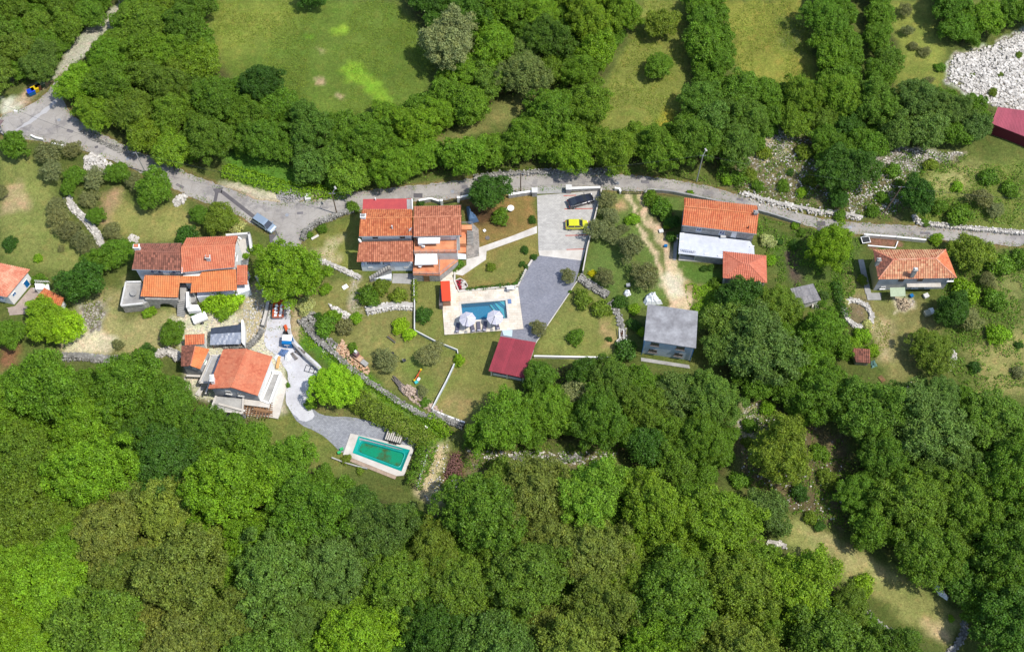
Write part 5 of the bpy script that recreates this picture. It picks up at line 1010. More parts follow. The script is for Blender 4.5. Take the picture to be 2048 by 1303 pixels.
for nm, lb, ol, n_, h, mt, s0, s1 in (
 ('rubble_pile', 'big heap of white stones between the road and the olive shrubs', [(168,315),(185,306),(205,312),(225,328),(222,345),(190,350),(168,336)], 420, .9, m_rock, .14, .3),
 ('rubble_pile', 'white stones piled beside the walnut tree near the road', [(345,400),(362,388),(376,392),(366,408),(350,414)], 110, .5, m_rock, .15, .32),
 ('rubble_pile', 'pale round gravel mound on the pull-in above the road', [(552,392),(560,381),(585,378),(604,385),(610,397),(600,404),(570,406)], 200, .5, M('gravel', A(186,182,178), .95, .3, 2, .2, 8, tint=.2), .08, .2),
 ('rubble_pile', 'orange brown heap of broken roof tiles by the long stone wall', [(668,706),(684,678),(694,690),(702,706),(740,738),(736,752),(712,738)], 330, .4, m_brick, .1, .24),
 ('rubble_pile', 'pinkish stone slabs laid along the garden wall towards the fence corner', [(800,768),(822,770),(860,800),(884,822),(874,832),(840,812),(806,788)], 320, .3, M('slab_pink', A(214,190,170), .95, .3, 2, .15, 7, tint=.3), .12, .28),
 ('rubble_pile', 'pale heap of firewood and stones in front of the ochre house', [(1792,598),(1812,596),(1820,610),(1812,622),(1796,618)], 150, .5, M('firewood', A(200,180,150), .95, .3, 2, .2, 7, tint=.4), .1, .22),
 ('rubble_pile', 'log and brick heap above the long planter frames in the middle wood', [(1234,846),(1250,842),(1280,850),(1278,858),(1240,856)], 120, .3, m_brick, .1, .22),
 ('rubble_pile', 'purple brown brushwood heap right of the sandy track', [(902,908),(918,902),(926,930),(922,960),(898,962),(888,950)], 300, .9, M('brushwood', A(136,98,88), .95, .4, 3, .3, 7, tint=.4), .08, .2),
 ('rubble_pile', 'white stones at the foot of the brushwood heap', [(903,958),(925,956),(930,966),(912,984),(902,975)], 90, .4, m_rock, .15, .3),
 ('rubble_pile', 'white boulders under the bluish shrub in the olive group by the front door bush', [(655,606),(690,622),(706,632),(696,642),(670,628)], 110, .4, m_rock, .12, .3),
 ('rubble_pile', 'grey stones spilling down the lane end of the long garden wall', [(612,600),(640,640),(650,668),(690,700),(668,700),(630,670),(606,640)], 260, .5, m_rockd, .14, .3),
 ('rubble_pile', 'small pile of pale stones on the lawn above the white house', [(255,473),(264,469),(277,474),(276,484),(262,486)], 60, .35, m_concw, .12, .28)):
    rubble(nm, lb, 'rubble heap', ol, n_, h, mt, s0, s1, seed=len(lb))
rubble('white_stones', 'bright quarry stones', None, [(1892,158),(1908,112),(1962,100),(2050,64),(2050,230),(1990,214),(1940,188)], 3000, .25, m_rock, .05, .42, 'stuff', 3)
for i, (ol, n_) in enumerate((([(1470,330),(1545,250),(1590,210),(1625,250),(1650,330),(1690,400),(1560,395),(1480,375)], 800), ([(1690,395),(1740,320),(1800,298),(1930,305),(1850,330),(1810,395),(1790,430),(1700,425)], 1000), ([(1475,800),(1530,810),(1620,860),(1690,890),(1680,1050),(1500,1000),(1470,900)], 330), ([(350,640),(420,632),(560,620),(572,700),(560,830),(480,850),(370,770)], 700), ([(930,900),(1240,904),(1220,928),(1000,928)], 350), ([(840,900),(900,880),(885,1000),(850,1005)], 90), ([(480,580),(545,565),(540,640),(500,690)], 220))):
    rubble('scattered_stones', None, None, ol, n_, .1, m_rock if i != 3 else m_concw, .05, .22, 'stuff', 20 + i)
# garden walls
polewall('garden_wall', 'white garden wall with a dog-leg running down beside the pool lawn', 'wall', [(828,556),(829.5,610),(829.5,662)], .16, .8, m_blueg2, m_white2)
polewall('garden_wall', 'slanting pale wall from the pool lawn corner to the olive bush', 'wall', [(830,663),(870,684),(915,702),(916,709)], .16, .7, m_blueg2, m_white2)
polewall('garden_wall', 'white wall slanting down the lower lawn to the fence corner', 'wall', [(909,730),(893,764),(876,796),(864,820)], .18, .7, m_blueg2, m_white2)
polewall('garden_wall', 'white low wall along the bottom of the garage lawn', 'wall', [(866,822),(895,834),(930,847)], .24, .7, m_white2)
polewall('garden_wall', 'long white low wall above the middle wood right of the garage', 'wall', [(1068,715),(1120,716),(1170,717),(1226,718)], .22, .8, m_white2)
polewall('parking_wall', 'long pale concrete wall on the right side of the parking area', 'wall', [(1203,383),(1186,452),(1174,500),(1165,548)], .2, 1.3, m_conc, m_concw)
polewall('driveway_wall', 'white-topped stone wall left of the parking entrance', 'wall', [(1017,395),(1040,391),(1063,388)], .4, 1.0, m_stone); polewall('driveway_wall', 'white-topped stone wall right of the parking entrance behind the black car', 'wall', [(1139,382),(1170,381),(1200,380)], .4, 1.0, m_stone)
for x, y, l in ((1069,389,'left'), (1137,383,'right')):
    p = G(x, y); t = thing('gate_post', 'square stone gate post on the %s of the parking entrance' % l, 'gate post', p); MB().box((p.x, p.y, .7), (.9, .9, 1.4)).build('shaft', m_stone, t); MB().box((p.x, p.y, 1.46), (1.05, 1.05, .12)).build('cap', m_white2, t)
polewall('road_wall', 'white curved wall at the road behind the right half of the double house', 'wall', [(838,406),(862,402),(882,408)], .35, 1.0, m_stone)
polewall('road_wall', 'short white wall right of the black iron road gate', 'wall', [(917,400),(935,396),(950,393)], .35, .9, m_stone)
tg = loc_thing('gate', 'black iron double gate between white posts at the road', 'gate', [G(900, 406)]); railing(tg, [G(886,409), G(915,404)], 0, 1.3, m_dark, .18, name='gate_leaf', bars=3)
for x, y in ((884,409.5), (917,403.5)): p = G(x, y); MB().box((p.x, p.y, .8), (.4, .4, 1.6)).build('gate_post', m_white, tg)
tg = loc_thing('gate', 'low iron gate over the sandy track at the road', 'gate', [G(1262, 388)]); railing(tg, [G(1242,388), G(1264,389), G(1288,389)], 0, 1.1, m_dark, .3, name='gate_leaf', bars=2)
polewall('road_wall', 'curved white wall left of the sandy track gate', 'wall', [(1229,380),(1238,381),(1241,388)], .35, .8, m_white2); polewall('road_wall', 'long dark-faced wall with pale top between road and stone house', 'wall', [(1289,390),(1296,383),(1340,386),(1380,394),(1440,407),(1500,420),(1540,431),(1600,450)], .3, .9, m_stone, m_conc)
polewall('road_wall', 'pale retaining wall with fence posts above the brown bed by the ochre house', 'wall', [(1726,473),(1790,478),(1850,484)], .3, .9, m_white2)
tf = loc_thing('fence', 'thin wire fence with dark posts between road and stone house', 'fence', [G(1440, 410)]); railing(tf, [G(1316,385,.8), G(1380,394,.8), G(1440,407,.8), G(1500,420,.8), G(1600,450,.8)], .8, 1.0, m_steel, 2.4, bars=1, name='wire_fence')
tf = loc_thing('fence', 'thin wire fence on the pale retaining wall by the ochre house', 'fence', [G(1780, 478)]); railing(tf, [G(1728,473,.9), G(1790,478,.9), G(1850,484,.9)], .9, 1.0, m_steel, 2.2, bars=1, name='wire_fence')
for nm, pts, z in (('yard_wall', [(514,556),(526,580),(538,606),(534,630),(527,655)], 1.1),): polewall(nm, 'bent pale wall on the left of the drive beside the orange truck', 'wall', pts, .5, z, m_conc, m_concw)
polewall('retaining_wall', 'long concrete retaining wall between the paved yard and the lush grass', 'wall', [(578,665),(586,690),(612,718),(646,748)], .28, 1.3, m_render_grey, m_conc)
stonewall('dry_stone_wall', 'grey rubble wall curling from the drive to the black tarpaulin shed', W_, [(527,660),(514,680),(498,694),(470,694),(445,693)], .8, .8, m_rockd)
polewall('retaining_wall', 'low pale wall below the turquoise pool', 'wall', [(664,916),(690,926),(718,934),(735,938)], .22, .5, m_conc, m_conc); polewall('road_wall', 'low white wall piece between the upper left junction and the olive bushes', 'wall', [(64,274),(74,279),(88,282)], .3, .7, m_white2); polewall('road_wall', 'short white wall piece by the olive bushes at the upper left', 'wall', [(104,289),(118,292),(128,294)], .3, .6, m_white2)
polewall('retaining_wall', 'low pale edge wall along the sandy track right of the hedge', 'wall', [(856,905),(850,925),(842,950),(836,975)], .25, .4, m_concw); polewall('garden_wall', 'thin pale kerb wall around the brown vegetable bed by the ochre house', 'wall', [(1735,492),(1790,497),(1795,484)], .2, .3, m_concw)
polewall('driveway_kerb', 'thin pale kerb along the right edge of the grey driveway', 'kerb', [(1164,550),(1150,568),(1136,590),(1098,646),(1070,688)], .14, .12, m_concw, m_concw); polewall('garden_wall', 'white wall fragment at the left edge below the meadow', 'wall', [(-4,756),(14,757)], .25, .8, m_concw)
polewall('driveway_wall', 'white kerb between the pool terrace and the upper lawn', 'wall', [(910,540),(909,562),(918,584),(975,578),(1036,572),(1050,543),(1064,521)], .3, .35, m_concw, m_concw)
# ================================================================ VEHICLES
def car(name, label, cat, p, ang, L, Wd, H, paint, kind='hatch'):
    t = lthing(name, label, cat, (p.x, p.y, .045), ang); hw = Wd / 2
    if kind == 'hatch':   st = [(-.5,.55,.62,.86),(-.47,.3,.98,.95),(-.43,.26,1.0,.99),(-.3,.24,1.02,1),(.0,.24,1.0,1),(.2,.24,.95,1),(.3,.24,.9,.99),(.43,.26,.8,.95),(.49,.32,.66,.84),(.5,.4,.55,.76)]; cab = [(-.455,1.0),(-.35,H),(.0,H + .02),(.1,H - .06),(.27,.93)]
    elif kind == 'sedan': st = [(-.5,.5,.72,.84),(-.48,.3,.98,.93),(-.42,.26,1.0,.98),(-.3,.24,1.0,1),(.0,.24,.98,1),(.2,.24,.93,1),(.3,.24,.88,.99),(.43,.26,.78,.95),(.49,.32,.66,.84),(.5,.4,.55,.76)]; cab = [(-.4,1.0),(-.2,H - .03),(.0,H),(.07,H - .05),(.23,.92)]
    else:                 st = [(-.5,.5,.8,.88),(-.485,.32,1.05,.96),(-.43,.26,1.08,.99),(-.3,.24,1.08,1),(.0,.24,1.05,1),(.2,.24,1.0,1),(.33,.24,.96,.99),(.43,.26,.88,.95),(.49,.34,.72,.85),(.5,.42,.6,.78)]; cab = [(-.485,1.04),(-.43,H),(.05,H + .01),(.14,H - .06),(.31,.99)]
    bm = MB(); rings = []
    for x, zl, zb, wf in st:
        w = hw * wf; rings.append([(x*L, -w*.92, zl), (x*L, -w, (zl+zb)/2), (x*L, -w*.95, zb-.06), (x*L, -w*.8, zb), (x*L, w*.8, zb), (x*L, w*.95, zb-.06), (x*L, w, (zl+zb)/2), (x*L, w*.92, zl)])
    vs = [v for r_ in rings for v in r_]; fs = []
    for i in range(len(rings)-1):
        for j in range(8): a = i*8+j; b_ = i*8+(j+1) % 8; fs.append((a, b_, b_+8, a+8))
    fs += [tuple(range(7, -1, -1)), tuple(range(len(vs)-8, len(vs)))]; bm.quadmesh(vs, fs)
    # cabin: roof and pillars in paint, glass let in
    wb, wr = hw * .9, hw * .72; x0, x1, x2, x3, x4 = [c_[0]*L for c_ in cab]; z0, z1, z2, z3, z4 = [c_[1] for c_ in cab]; zb = z0 - .03
    def ln(x, z, w): return ((x, -w, z), (x, w, z))
    A0 = ln(x0, zb, wb); A1 = ln(x1, z1, wr); A2 = ln(x2, z2, wr); A3 = ln(x3, z3, wr*.99); A4 = ln(x4, z4-.04, wb)
    bm.quadmesh([A1[0],A1[1],A2[1],A2[0],A3[1],A3[0]], [(0,3,2,1),(3,5,4,2)])
    o = bm.build('body', paint, t, smooth=False, bevel=.03)
    MB().quadmesh([A3[0],A3[1],A4[1],A4[0]], [(0,3,2,1)]).build('windscreen', m_glass, t); MB().quadmesh([A0[0],A0[1],A1[1],A1[0]], [(0,3,2,1)]).build('rear_window', m_glass, t)
    for s_ in (0, 1):
        k = 1 if s_ else -1; xm = (x1 + x3) * .42; pil = .05
        for xa, xb in ((x1, xm - pil), (xm + pil, x3)):
            la = x0 + (x1 - x0) * .25 if xa == x1 else xa; lb = x4 - (x4 - x3) * .2 if xb == x3 else xb
            MB().face([(la, k*wb, zb+.03), (lb, k*wb, zb+.03), (xb, k*wr, z2-.05), (xa, k*wr, z2-.05)][::(1 if k < 0 else -1)]).build('side_window', m_glass, t)
        MB().box((xm, k*(wb+wr)/2, (zb+z2)/2), (.1, .03, z2-zb), 0).build('pillar', paint, t) if False else None
        bx = MB(); bx.tube((x0, k*wb, zb), (x1, k*wr, z1), .045, n=5); bx.tube((x4, k*wb, z4-.04), (x3, k*wr, z3), .045, n=5); bx.tube((xm, k*wb, zb), (xm, k*wr, z2), .05, n=5); bx.tube((x1, k*wr, z1), (x3, k*wr, z3), .04, n=5); bx.build('window_frame', paint, t)
        MB().box((x4 - .15, k*(hw + .08), z0 + .05), (.14, .2, .13)).build('mirror', paint, t)
        MB().box((L*.475, k*hw*.66, .66), (.16, .3, .13)).build('headlight', m_lamp, t); MB().box((-L*.488, k*hw*.72, .8), (.1, .22, .2)).build('tail_light', m_lampr, t)
        for xx in (-.31, .31):
            w = MB(); w.tube((xx*L, k*(hw - .2), .32), (xx*L, k*(hw + .01), .32), .32, n=16); w = w.build('tyre', m_black, t); MB().tube((xx*L, k*(hw - .02), .32), (xx*L, k*(hw + .025), .32), .2, n=12).build('rim', m_steel, w)
    MB().box((L*.503, 0, .5), (.02, .5, .11)).build('number_plate', m_white, t); return t
car('parked_car', 'bright yellow hatchback parked between the red bay lines', 'car', G(1153,453), .02, 4.0, 1.75, 1.43, m_car_y, 'hatch')
car('parked_car', 'black saloon car parked slantwise in the top bay', 'car', G(1161,405), .33, 4.75, 1.85, 1.4, m_car_k, 'sedan')
v = (G(553,465) - G(510,437)); car('parked_car', 'silver blue minivan standing at the road edge below the junction', 'car', G(530,451), math.atan2(v.y, v.x), 4.4, 1.78, 1.62, m_car_s, 'van')
# small orange truck
p = G(559, 616); t = lthing('truck', 'small orange flatbed truck loaded with white sacks on the narrow drive', 'truck', (p.x, p.y, .045), R(92))
MB().box((-.75, 0, .72), (2.9, 1.85, .16)).build('flatbed', m_car_o, t)
mb = MB(); [mb.box(q[0], q[1]) for q in (((-.75,.9,.98), (2.9,.06,.38)), ((-.75,-.9,.98), (2.9,.06,.38)), ((-2.18,0,.98), (.06,1.8,.38)), ((.68,0,.98), (.06,1.8,.38)))]; mb.build('side_boards', m_car_o, t)
c_ = MB(); c_.quadmesh([(.8,-.88,.5),(2.1,-.88,.5),(2.1,.88,.5),(.8,.88,.5),(.8,-.8,1.95),(1.6,-.8,1.95),(1.6,.8,1.95),(.8,.8,1.95),(2.1,-.88,1.15),(2.1,.88,1.15)], [(0,3,2,1),(4,5,6,7),(0,1,8,5,4),(3,7,6,9,2),(1,2,9,8),(0,4,7,3)]); c_ = c_.build('cab', m_car_o, t, bevel=.05)
MB().face([(2.08,-.76,1.2),(2.08,.76,1.2),(1.66,.72,1.88),(1.66,-.72,1.88)]).build('windscreen', m_glass, c_)
for k in (-1, 1):
    MB().box((1.35, k*.86, 1.5), (.7, .03, .45)).build('side_window', m_glass, c_); MB().box((2.11, k*.62, .75), (.04, .26, .18)).build('headlight', m_lamp, c_)
    for xx in (-1.5, 1.4): w = MB().tube((xx, k*.65, .33), (xx, k*.9, .33), .33, n=14).build('tyre', m_black, t); MB().tube((xx, k*.87, .33), (xx, k*.92, .33), .18, n=10).build('rim', m_steel, w)
for i in range(8):
    r = random.Random(i); tag(MB().rock(p.x + .05 - .45 + .9 * (i % 2) + r.uniform(-.05,.05), p.y - 1.9 + .62 * (i // 2), 1.05, .36, r, .5).build('cement_sack', m_tarp_white), '%s white sack in the %s row from the tail on the orange truck' % (['left','right'][i % 2], ['first','second','third','fourth'][i // 2]), 'sack', 'white sacks on the orange truck')
def trailer(name, label, p, rz, L, Wd, mat, cover, slats=0):
    t = lthing(name, label, 'trailer', (p.x, p.y, .04), rz); MB().box((0, 0, .75), (L, Wd, .55)).build('box', mat, t, bevel=.03)
    mb = MB(); 
    if slats: [mb.box((-L/2 + L * (i + .5) / slats, 0, 1.08), (L / slats * .5, Wd, .06)) for i in range(slats)]
    else: mb.box((0, 0, 1.06), (L + .06, Wd + .06, .06))
    mb.build('cover', cover, t); MB().tube((L/2, 0, .55), (L/2 + 1.1, 0, .5), .04).build('drawbar', m_dark, t)
    for k in (-1, 1):
        for xx in ((-.35, .35) if slats else (0,)): w = MB().tube((xx, k*(Wd/2 + .02), .3), (xx, k*(Wd/2 + .2), .3), .3, n=14).build('tyre', m_black, t); MB().tube((xx, k*(Wd/2 + .18), .3), (xx, k*(Wd/2 + .22), .3), .15, n=10).build('rim', m_steel, w)
    return t
trailer('trailer', 'white covered box trailer below the bright green creeper', G(402,640), R(25), 2.4, 1.4, m_white, m_white)
trailer('trailer', 'dark slatted twin-axle trailer in the hedge shade above the turquoise pool', G(789,878), R(-16), 2.7, 1.5, m_woodg, m_woodw, 8)
# ================================================================ POLES AND WIRES
def pole(label, bx, by, h, mat, lamp=False, lean=(0,0), arms=True, r=.12):
    p = G(bx, by); t = thing('utility_pole', label, 'utility pole', p); top = Vector((p.x + lean[0], p.y + lean[1], h)); MB().tube((p.x, p.y, 0), top, r, r * .7, 8).build('pole', mat, t)
    if arms: MB().box((top.x, top.y, h - .15), (1.1, .08, .08)).build('crossarm', m_steel, t)
    if lamp:
        a = MB().tube(top + Vector((0,0,-.3)), top + Vector((.5,.9,.1)), .04).build('lamp_arm', m_steel, t); MB().box(top + Vector((.55,1.0,.1)), (.28, .6, .14), .5).build('lamp_head', m_polec, a)
    return top
T0 = pole('concrete utility pole at the road above the walnut tree', 291, 345, 6.5, m_polec)
T1_ = pole('brown pole with street lamp at the bend before the double house', 674, 428, 7.0, m_pole, True); T2_ = pole('slim dark pole at the road left of the parking entrance', 1041, 386, 6.5, m_pole)
T3 = pole('tall pale pole with lamp on the upper side of the road above the sandy track', 1393, 363, 8.5, m_polec, True); T4 = pole('leaning grey pole in the bushes above the road at right', 1767, 427, 7.0, m_pole, lean=(1.4, 1.2))
T5 = pole('pale pole at the very top left among trees', 243, 14, 7.5, m_polec)
t = thing('road_sign', 'brown square board on a thick pale post at the left edge junction', 'sign', G(13, 272)); p = G(13, 272); MB().tube((p.x, p.y, 0), (p.x - .3, p.y + .2, 4.2), .2, .16).build('post', m_polec, t); MB().slab([(p.x-1.5,p.y-.5,4.2),(p.x+.3,p.y-.8,4.2),(p.x+1.0,p.y+.4,4.35),(p.x-.8,p.y+.9,4.35)], .12).build('board', M('board_brown', A(140,118,116), .8, .2, 2, .1, 8), t)
def wire(label, a, b_, sag=.8):
    a, b_ = Vector(a), Vector(b_); k = 14; mb = MB(); P = [a + (b_ - a) * (i / k) - Vector((0, 0, sag * 4 * (i/k) * (1 - i/k))) for i in range(k+1)]
    for i in range(k): mb.tube(P[i], P[i+1], .022, n=4, caps=False)
    tag(mb.build('power_cable', m_dark), label, 'cable')
wire('thin dark cable crossing the upper left junction to the pole above the walnut tree', G(-30, 195, 6.5), T0); wire('thin cable between the walnut tree pole and the lamp pole at the bend', T0, T1_); wire('thin cable from the lamp pole at the bend to the slim dark pole', T1_, T2_)
wire('thin cable from the slim dark pole to the tall pale lamp pole', T2_, T3); wire('thin cable from the tall pale lamp pole to the leaning pole', T3, T4); wire('thin cable from the leaning pole off the right edge', T4, G(2120, 400, 7))
# ================================================================ POOL TERRACE
def umbrella(label, bx, by, cx_, cy_):
    p = G(bx, by, .15); c_ = G(cx_, cy_, 2.6); dx, dy = c_.x - p.x, c_.y - p.y; t = lthing('parasol', label, 'parasol', (p.x, p.y, .15), 0, 'octagonal parasols by the blue pool'); r = 1.42; n_ = 8
    vs = [(dx, dy, 2.85)] + [(dx + r*math.cos(2*math.pi*i/n_ + .2), dy + r*math.sin(2*math.pi*i/n_ + .2), 2.25) for i in range(n_)]; vs2 = [(x, y, z - .04) for x, y, z in vs]
    mb = MB(); mb.quadmesh(vs, [(0, i+1, (i+1) % n_ + 1) for i in range(n_)]); mb.quadmesh(vs2, [(0, (i+1) % n_ + 1, i+1) for i in range(n_)]); mb.build('canopy', m_canopy, t)
    for i in range(n_): MB().tube((dx, dy, 2.87), (vs[i+1][0], vs[i+1][1], 2.27), .028, n=4).build('rib', m_white, t)
    MB().tube((0,0,0), (0,0,2.6), .04).build('pole', m_dark, t); MB().tube((0,0,2.5), (dx,dy,2.95), .03).build('arm', m_dark, t); MB().box((0,0,.05), (.5,.5,.1)).build('base', m_conc, t); MB().disc((dx,dy), .12, 2.86, 2.93, 10).build('finial', m_white, t)
umbrella('left octagonal pale lilac parasol beside the blue pool', 932, 664, 935, 637); umbrella('right octagonal pale lilac parasol beside the blue pool', 984, 660, 990, 633.5)
lg = lthing('sun_lounger', 'grey sun lounger furthest left in the row of five below the blue pool', 'sun lounger', (0,0,.15), 0, 'sun loungers by the blue pool')
for y in (-.3, .3): MB().box((0, y, .26), (1.9, .05, .06)).build('side_rail', m_white2, lg)
for x in (-.75, .75):
    for y in (-.28, .28): MB().box((x, y, .12), (.05, .05, .24)).build('leg', m_white2, lg)
MB().box((.32, 0, .33), (1.25, .62, .09)).build('seat_cushion', m_fabric_g, lg, bevel=.03); MB().box((-.6, 0, .47), (.75, .62, .09), 0, -.45).build('backrest', m_fabric_g, lg, bevel=.03); MB().box((-.78, 0, .6), (.25, .5, .08), 0, -.45).build('pillow', m_canopy, lg)
for i, (x, y, a, lb) in enumerate(((915.5,657,86,''), (945,656,104,'tilted grey sun lounger right of the left parasol pole'), (957.5,654.5,94,'middle grey sun lounger of the row of five below the blue pool'), (970,654,84,'grey sun lounger just left of the right parasol pole'), (994,651,106,'grey sun lounger furthest right of the row below the blue pool'))):
    o = lg if i == 0 else copy_tree(lg); o.location = G(x, y, .15); o.rotation_euler = (0, 0, R(a))
    if lb: o['label'] = lb
tag(MB().box(G(1019,602.5,.2), (.62,.85,.05), .1).build('mat', m_tarp_blue), 'small light blue mat on the deck right of the pool steps', 'mat')
tag(sheet('panel', [(1004,661),(1025,660),(1024,674),(1007,671)], .2, M('panel_ice_blue', A(206,226,236), .6, .05, 1, .04, 5), kind=None, side=.15), 'pale ice blue panel at the lower deck edge beside the garage', 'panel')
p = G(1021, 579, .15); t = thing('garden_table', 'white table with two chairs at the upper right deck corner', 'table', p); MB().box((p.x, p.y, .86), (1.3, .6, .05)).build('table_top', m_white, t); 
for sx in (-.5, .5):
    for sy in (-.22, .22): MB().box((p.x + sx, p.y + sy, .5), (.05, .05, .7)).build('leg', m_white2, t)
def chair(label, px_, py_, rz, z=0, mat=None, group=None):
    p = G(px_, py_, z); t = lthing('chair', label, 'chair', p, rz, group); mt = mat or m_white; MB().box((0,0,.44), (.5,.48,.05)).build('seat', mt, t); MB().box((-.24,0,.72), (.05,.46,.5)).build('backrest', mt, t)
    for sx in (-.2, .2):
        for sy in (-.2, .2): MB().box((sx, sy, .21), (.05, .05, .42)).build('leg', mt, t)
    return t
chair('grey chair at the left end of the white deck table', 1016.5, 582, 0, .15, m_steel); chair('white chair at the right end of the white deck table', 1028, 577.5, 3.1, .15)
chair('white plastic chair under the upper awning of the double house', 847, 495, 1.4, 4.72); p = G(842, 491, 4.72); t = thing('side_table', 'small white table beside the plastic chair on the upper terrace', 'table', p); MB().box((p.x, p.y, p.z + .6), (.7,.6,.05)).build('table_top', m_white, t); MB().tube(p, p + Vector((0,0,.6)), .06).build('leg', m_white2, t)
def rtable(label, px_, py_, z, r=.5, mat=None, h=.74, name='round_table'):
    p = G(px_, py_, z); t = thing(name, label, 'table', p); MB().disc((p.x, p.y), r, p.z + h - .05, p.z + h, 20).build('table_top', mat or m_white, t); MB().tube((p.x, p.y, p.z), (p.x, p.y, p.z + h - .05), .06).build('leg', m_steel, t); MB().disc((p.x, p.y), r * .5, p.z, p.z + .05, 14).build('foot', m_steel, t); return t
rtable('small white round table on the lower terracotta terrace', 840.5, 534.5, 2.32, .38); rtable('little white round table at the awning corner of the lower terrace', 871, 528, 2.32, .25)
rtable('round grey table on the concrete terrace of the white house', 269, 588, 2.42, .62, m_conc, .6); rtable('large round white table at the rocky wall right of the lower lawn', 1239, 687, 0, .62, m_woodw); rtable('small white round stool right of the large round table', 1251, 685, 0, .36, m_white)
rtable('white round garden table on the brown lawn left of parking', 1021.5, 420, 0, .6, m_white); rtable('small white round stool beside the white garden table', 1013, 421.5, 0, .28, m_white, .5); rtable('white round stone on posts above the rockery of the double house', 735.5, 583, 0, .32, m_white2, .4)
mb = MB(); a, b_ = G(1238,655,.9), G(1244,704,.5); mb.box(((a.x+b_.x)/2, (a.y+b_.y)/2, .95), ((b_-a).length, .14, .06), math.atan2((b_-a).y, (b_-a).x)); tag(mb.build('plank', m_woodw), 'long white plank lying across the large round table', 'plank')
p = G(1243, 672); t = thing('trough', 'long pale trough beside the large round table', 'trough', p); MB().box((p.x, p.y, .2), (.9, 2.2, .4)).build('rim', m_white2, t); MB().box((p.x, p.y, .415), (.55, 1.9, .04)).build('soil', M('soil', A(90,66,50), .95, .3, 3, .2, 8), t)
for nm, lb, cat, x, y, z, s_, rz, mt in (
 ('pallet', 'timber pallet lying on the grass in front of the grey cube house roof', 'pallet', 1301, 602, .2, (1.5,1.0), .05, m_wood),
 ('pallet', 'grey timber pallet leaning by the retaining wall of the paved yard', 'pallet', 601, 705, .5, (1.5,1.0), -.6, m_woodg),
 ('pallet', 'small wooden pallet near the bottom of the ochre house garden', 'pallet', 1763, 758, .15, (1.1,.8), -1, m_wood)):
    p = G(x, y); t = lthing(nm, lb, cat, (p.x, p.y, 0), rz); n_ = 6
    for i in range(n_): MB().box((0, -s_[1]/2 + s_[1]*(i+.5)/n_, z + .1), (s_[0], s_[1]/n_*.62, .03)).build('board', mt, t)
    for i in (-1, 0, 1): MB().box((i*s_[0]*.42, 0, z/2 + .04), (.1, s_[1], z + .08)).build('bearer', mt, t)
# planks, tools, play things
def plank(lb, a, b_, z, w=.2, mt=None, name='plank', cat='plank'):
    a, b_ = G(*a, z), G(*b_, z); m_ = (a+b_)/2; tag(MB().box((m_.x, m_.y, z), ((b_-a).length, w, .07), math.atan2((b_-a).y, (b_-a).x)).build(name, mt or m_wood), lb, cat)
plank('long yellow board on the rubble right of the red roofed half-built house', (559,712), (554,736), .5, .5, M('board_yellow', A(236,186,120), .8, .1, 2, .1, 8)); plank('pale beam across the terrace of the half-built house', (437,807), (490,821), 2.95, .35, m_concw)
plank('pale timber beam leaning between the terraces of the half-built house', (419,763), (411,787), 2.5, .22, m_concw); plank('weathered plank on the lawn near the bright lime shrub', (774,672), (791,685), .25, .15, m_woodg); plank('second dark plank beside the weathered one on the lawn', (777,670), (792,681), .35, .12, m_wood)
plank('white plank in the lower garden of the ochre house', (1807,784), (1823,763), .2, .16, m_woodw); plank('pale stone slab by the curved road wall', (623,478), (637,470), .2, .45, m_concw, 'stone_slab', 'slab')
plank('short pale bench-like slab above the junction bins', (28,221), (35,222), .1, .35, m_white, 'stone_slab', 'slab'); plank('pale boards on the raw steps left of the half-built house', (394,790), (408,770), .4, .8, m_concw); plank('orange brown planks stacked at the lower wall of the half-built house', (507,817), (545,824), 2.1, .5, m_wood)
p = G(841, 744); a, b_ = G(842,739,.5), G(829,760,.5); t = thing('see_saw', 'orange and yellow play see-saw on the lower garden lawn', 'see-saw', p); MB().box(((a.x+b_.x)/2, (a.y+b_.y)/2, .5), ((b_-a).length, .14, .08), math.atan2((b_-a).y, (b_-a).x)).build('beam', m_orange_p, t)
for q in (a, b_): MB().disc((q.x, q.y), .17, .5, .62, 10).build('seat', m_yellow_p, t)
MB().box(((a.x+b_.x)/2, (a.y+b_.y)/2, .23), (.3,.3,.46)).build('foot', m_orange_p, t)
def crate(lb, x, y, sz, mt, rz=0, name='box', cat='box', z=0): p = G(x, y); t = lthing(name, lb, cat, (p.x, p.y, z), rz); MB().box((0,0,sz[2]/2), sz).build('body', mt, t, bevel=.03); MB().box((0,0,sz[2]+.03), (sz[0]+.06, sz[1]+.06, .06)).build('lid', mt, t); return t
crate('small turquoise toy box on the lawn near the see-saw', 833, 765, (.5,.4,.3), m_tarp_cyan, .5); crate('small white toy box on the lawn near the see-saw', 837.5, 759, (.5,.35,.25), m_white, 1.0)
p = G(809, 722); t = lthing('garden_chair', 'dark folding garden chair standing on the barbecue lawn', 'chair', p, .4); MB().box((0,0,.4), (.55,.5,.05)).build('seat', m_dark, t); MB().box((-.25,0,.65), (.05,.5,.5)).build('backrest', m_steel, t); [MB().box((sx,sy,.19), (.04,.04,.38)).build('leg', m_steel, t) for sx in (-.22,.22) for sy in (-.2,.2)]
p = G(785, 710); t = thing('kettle_grill', 'black round kettle grill right of the grey olive tree', 'grill', p); MB().disc((p.x,p.y), .1, .45, .7, 14, .36).disc((p.x,p.y), .36, .7, .95, 14, .12).build('bowl', m_dark, t); [MB().tube((p.x,p.y,.5), (p.x+.35*math.cos(k*2.1), p.y+.35*math.sin(k*2.1), 0), .025).build('leg', m_dark, t) for k in range(3)]
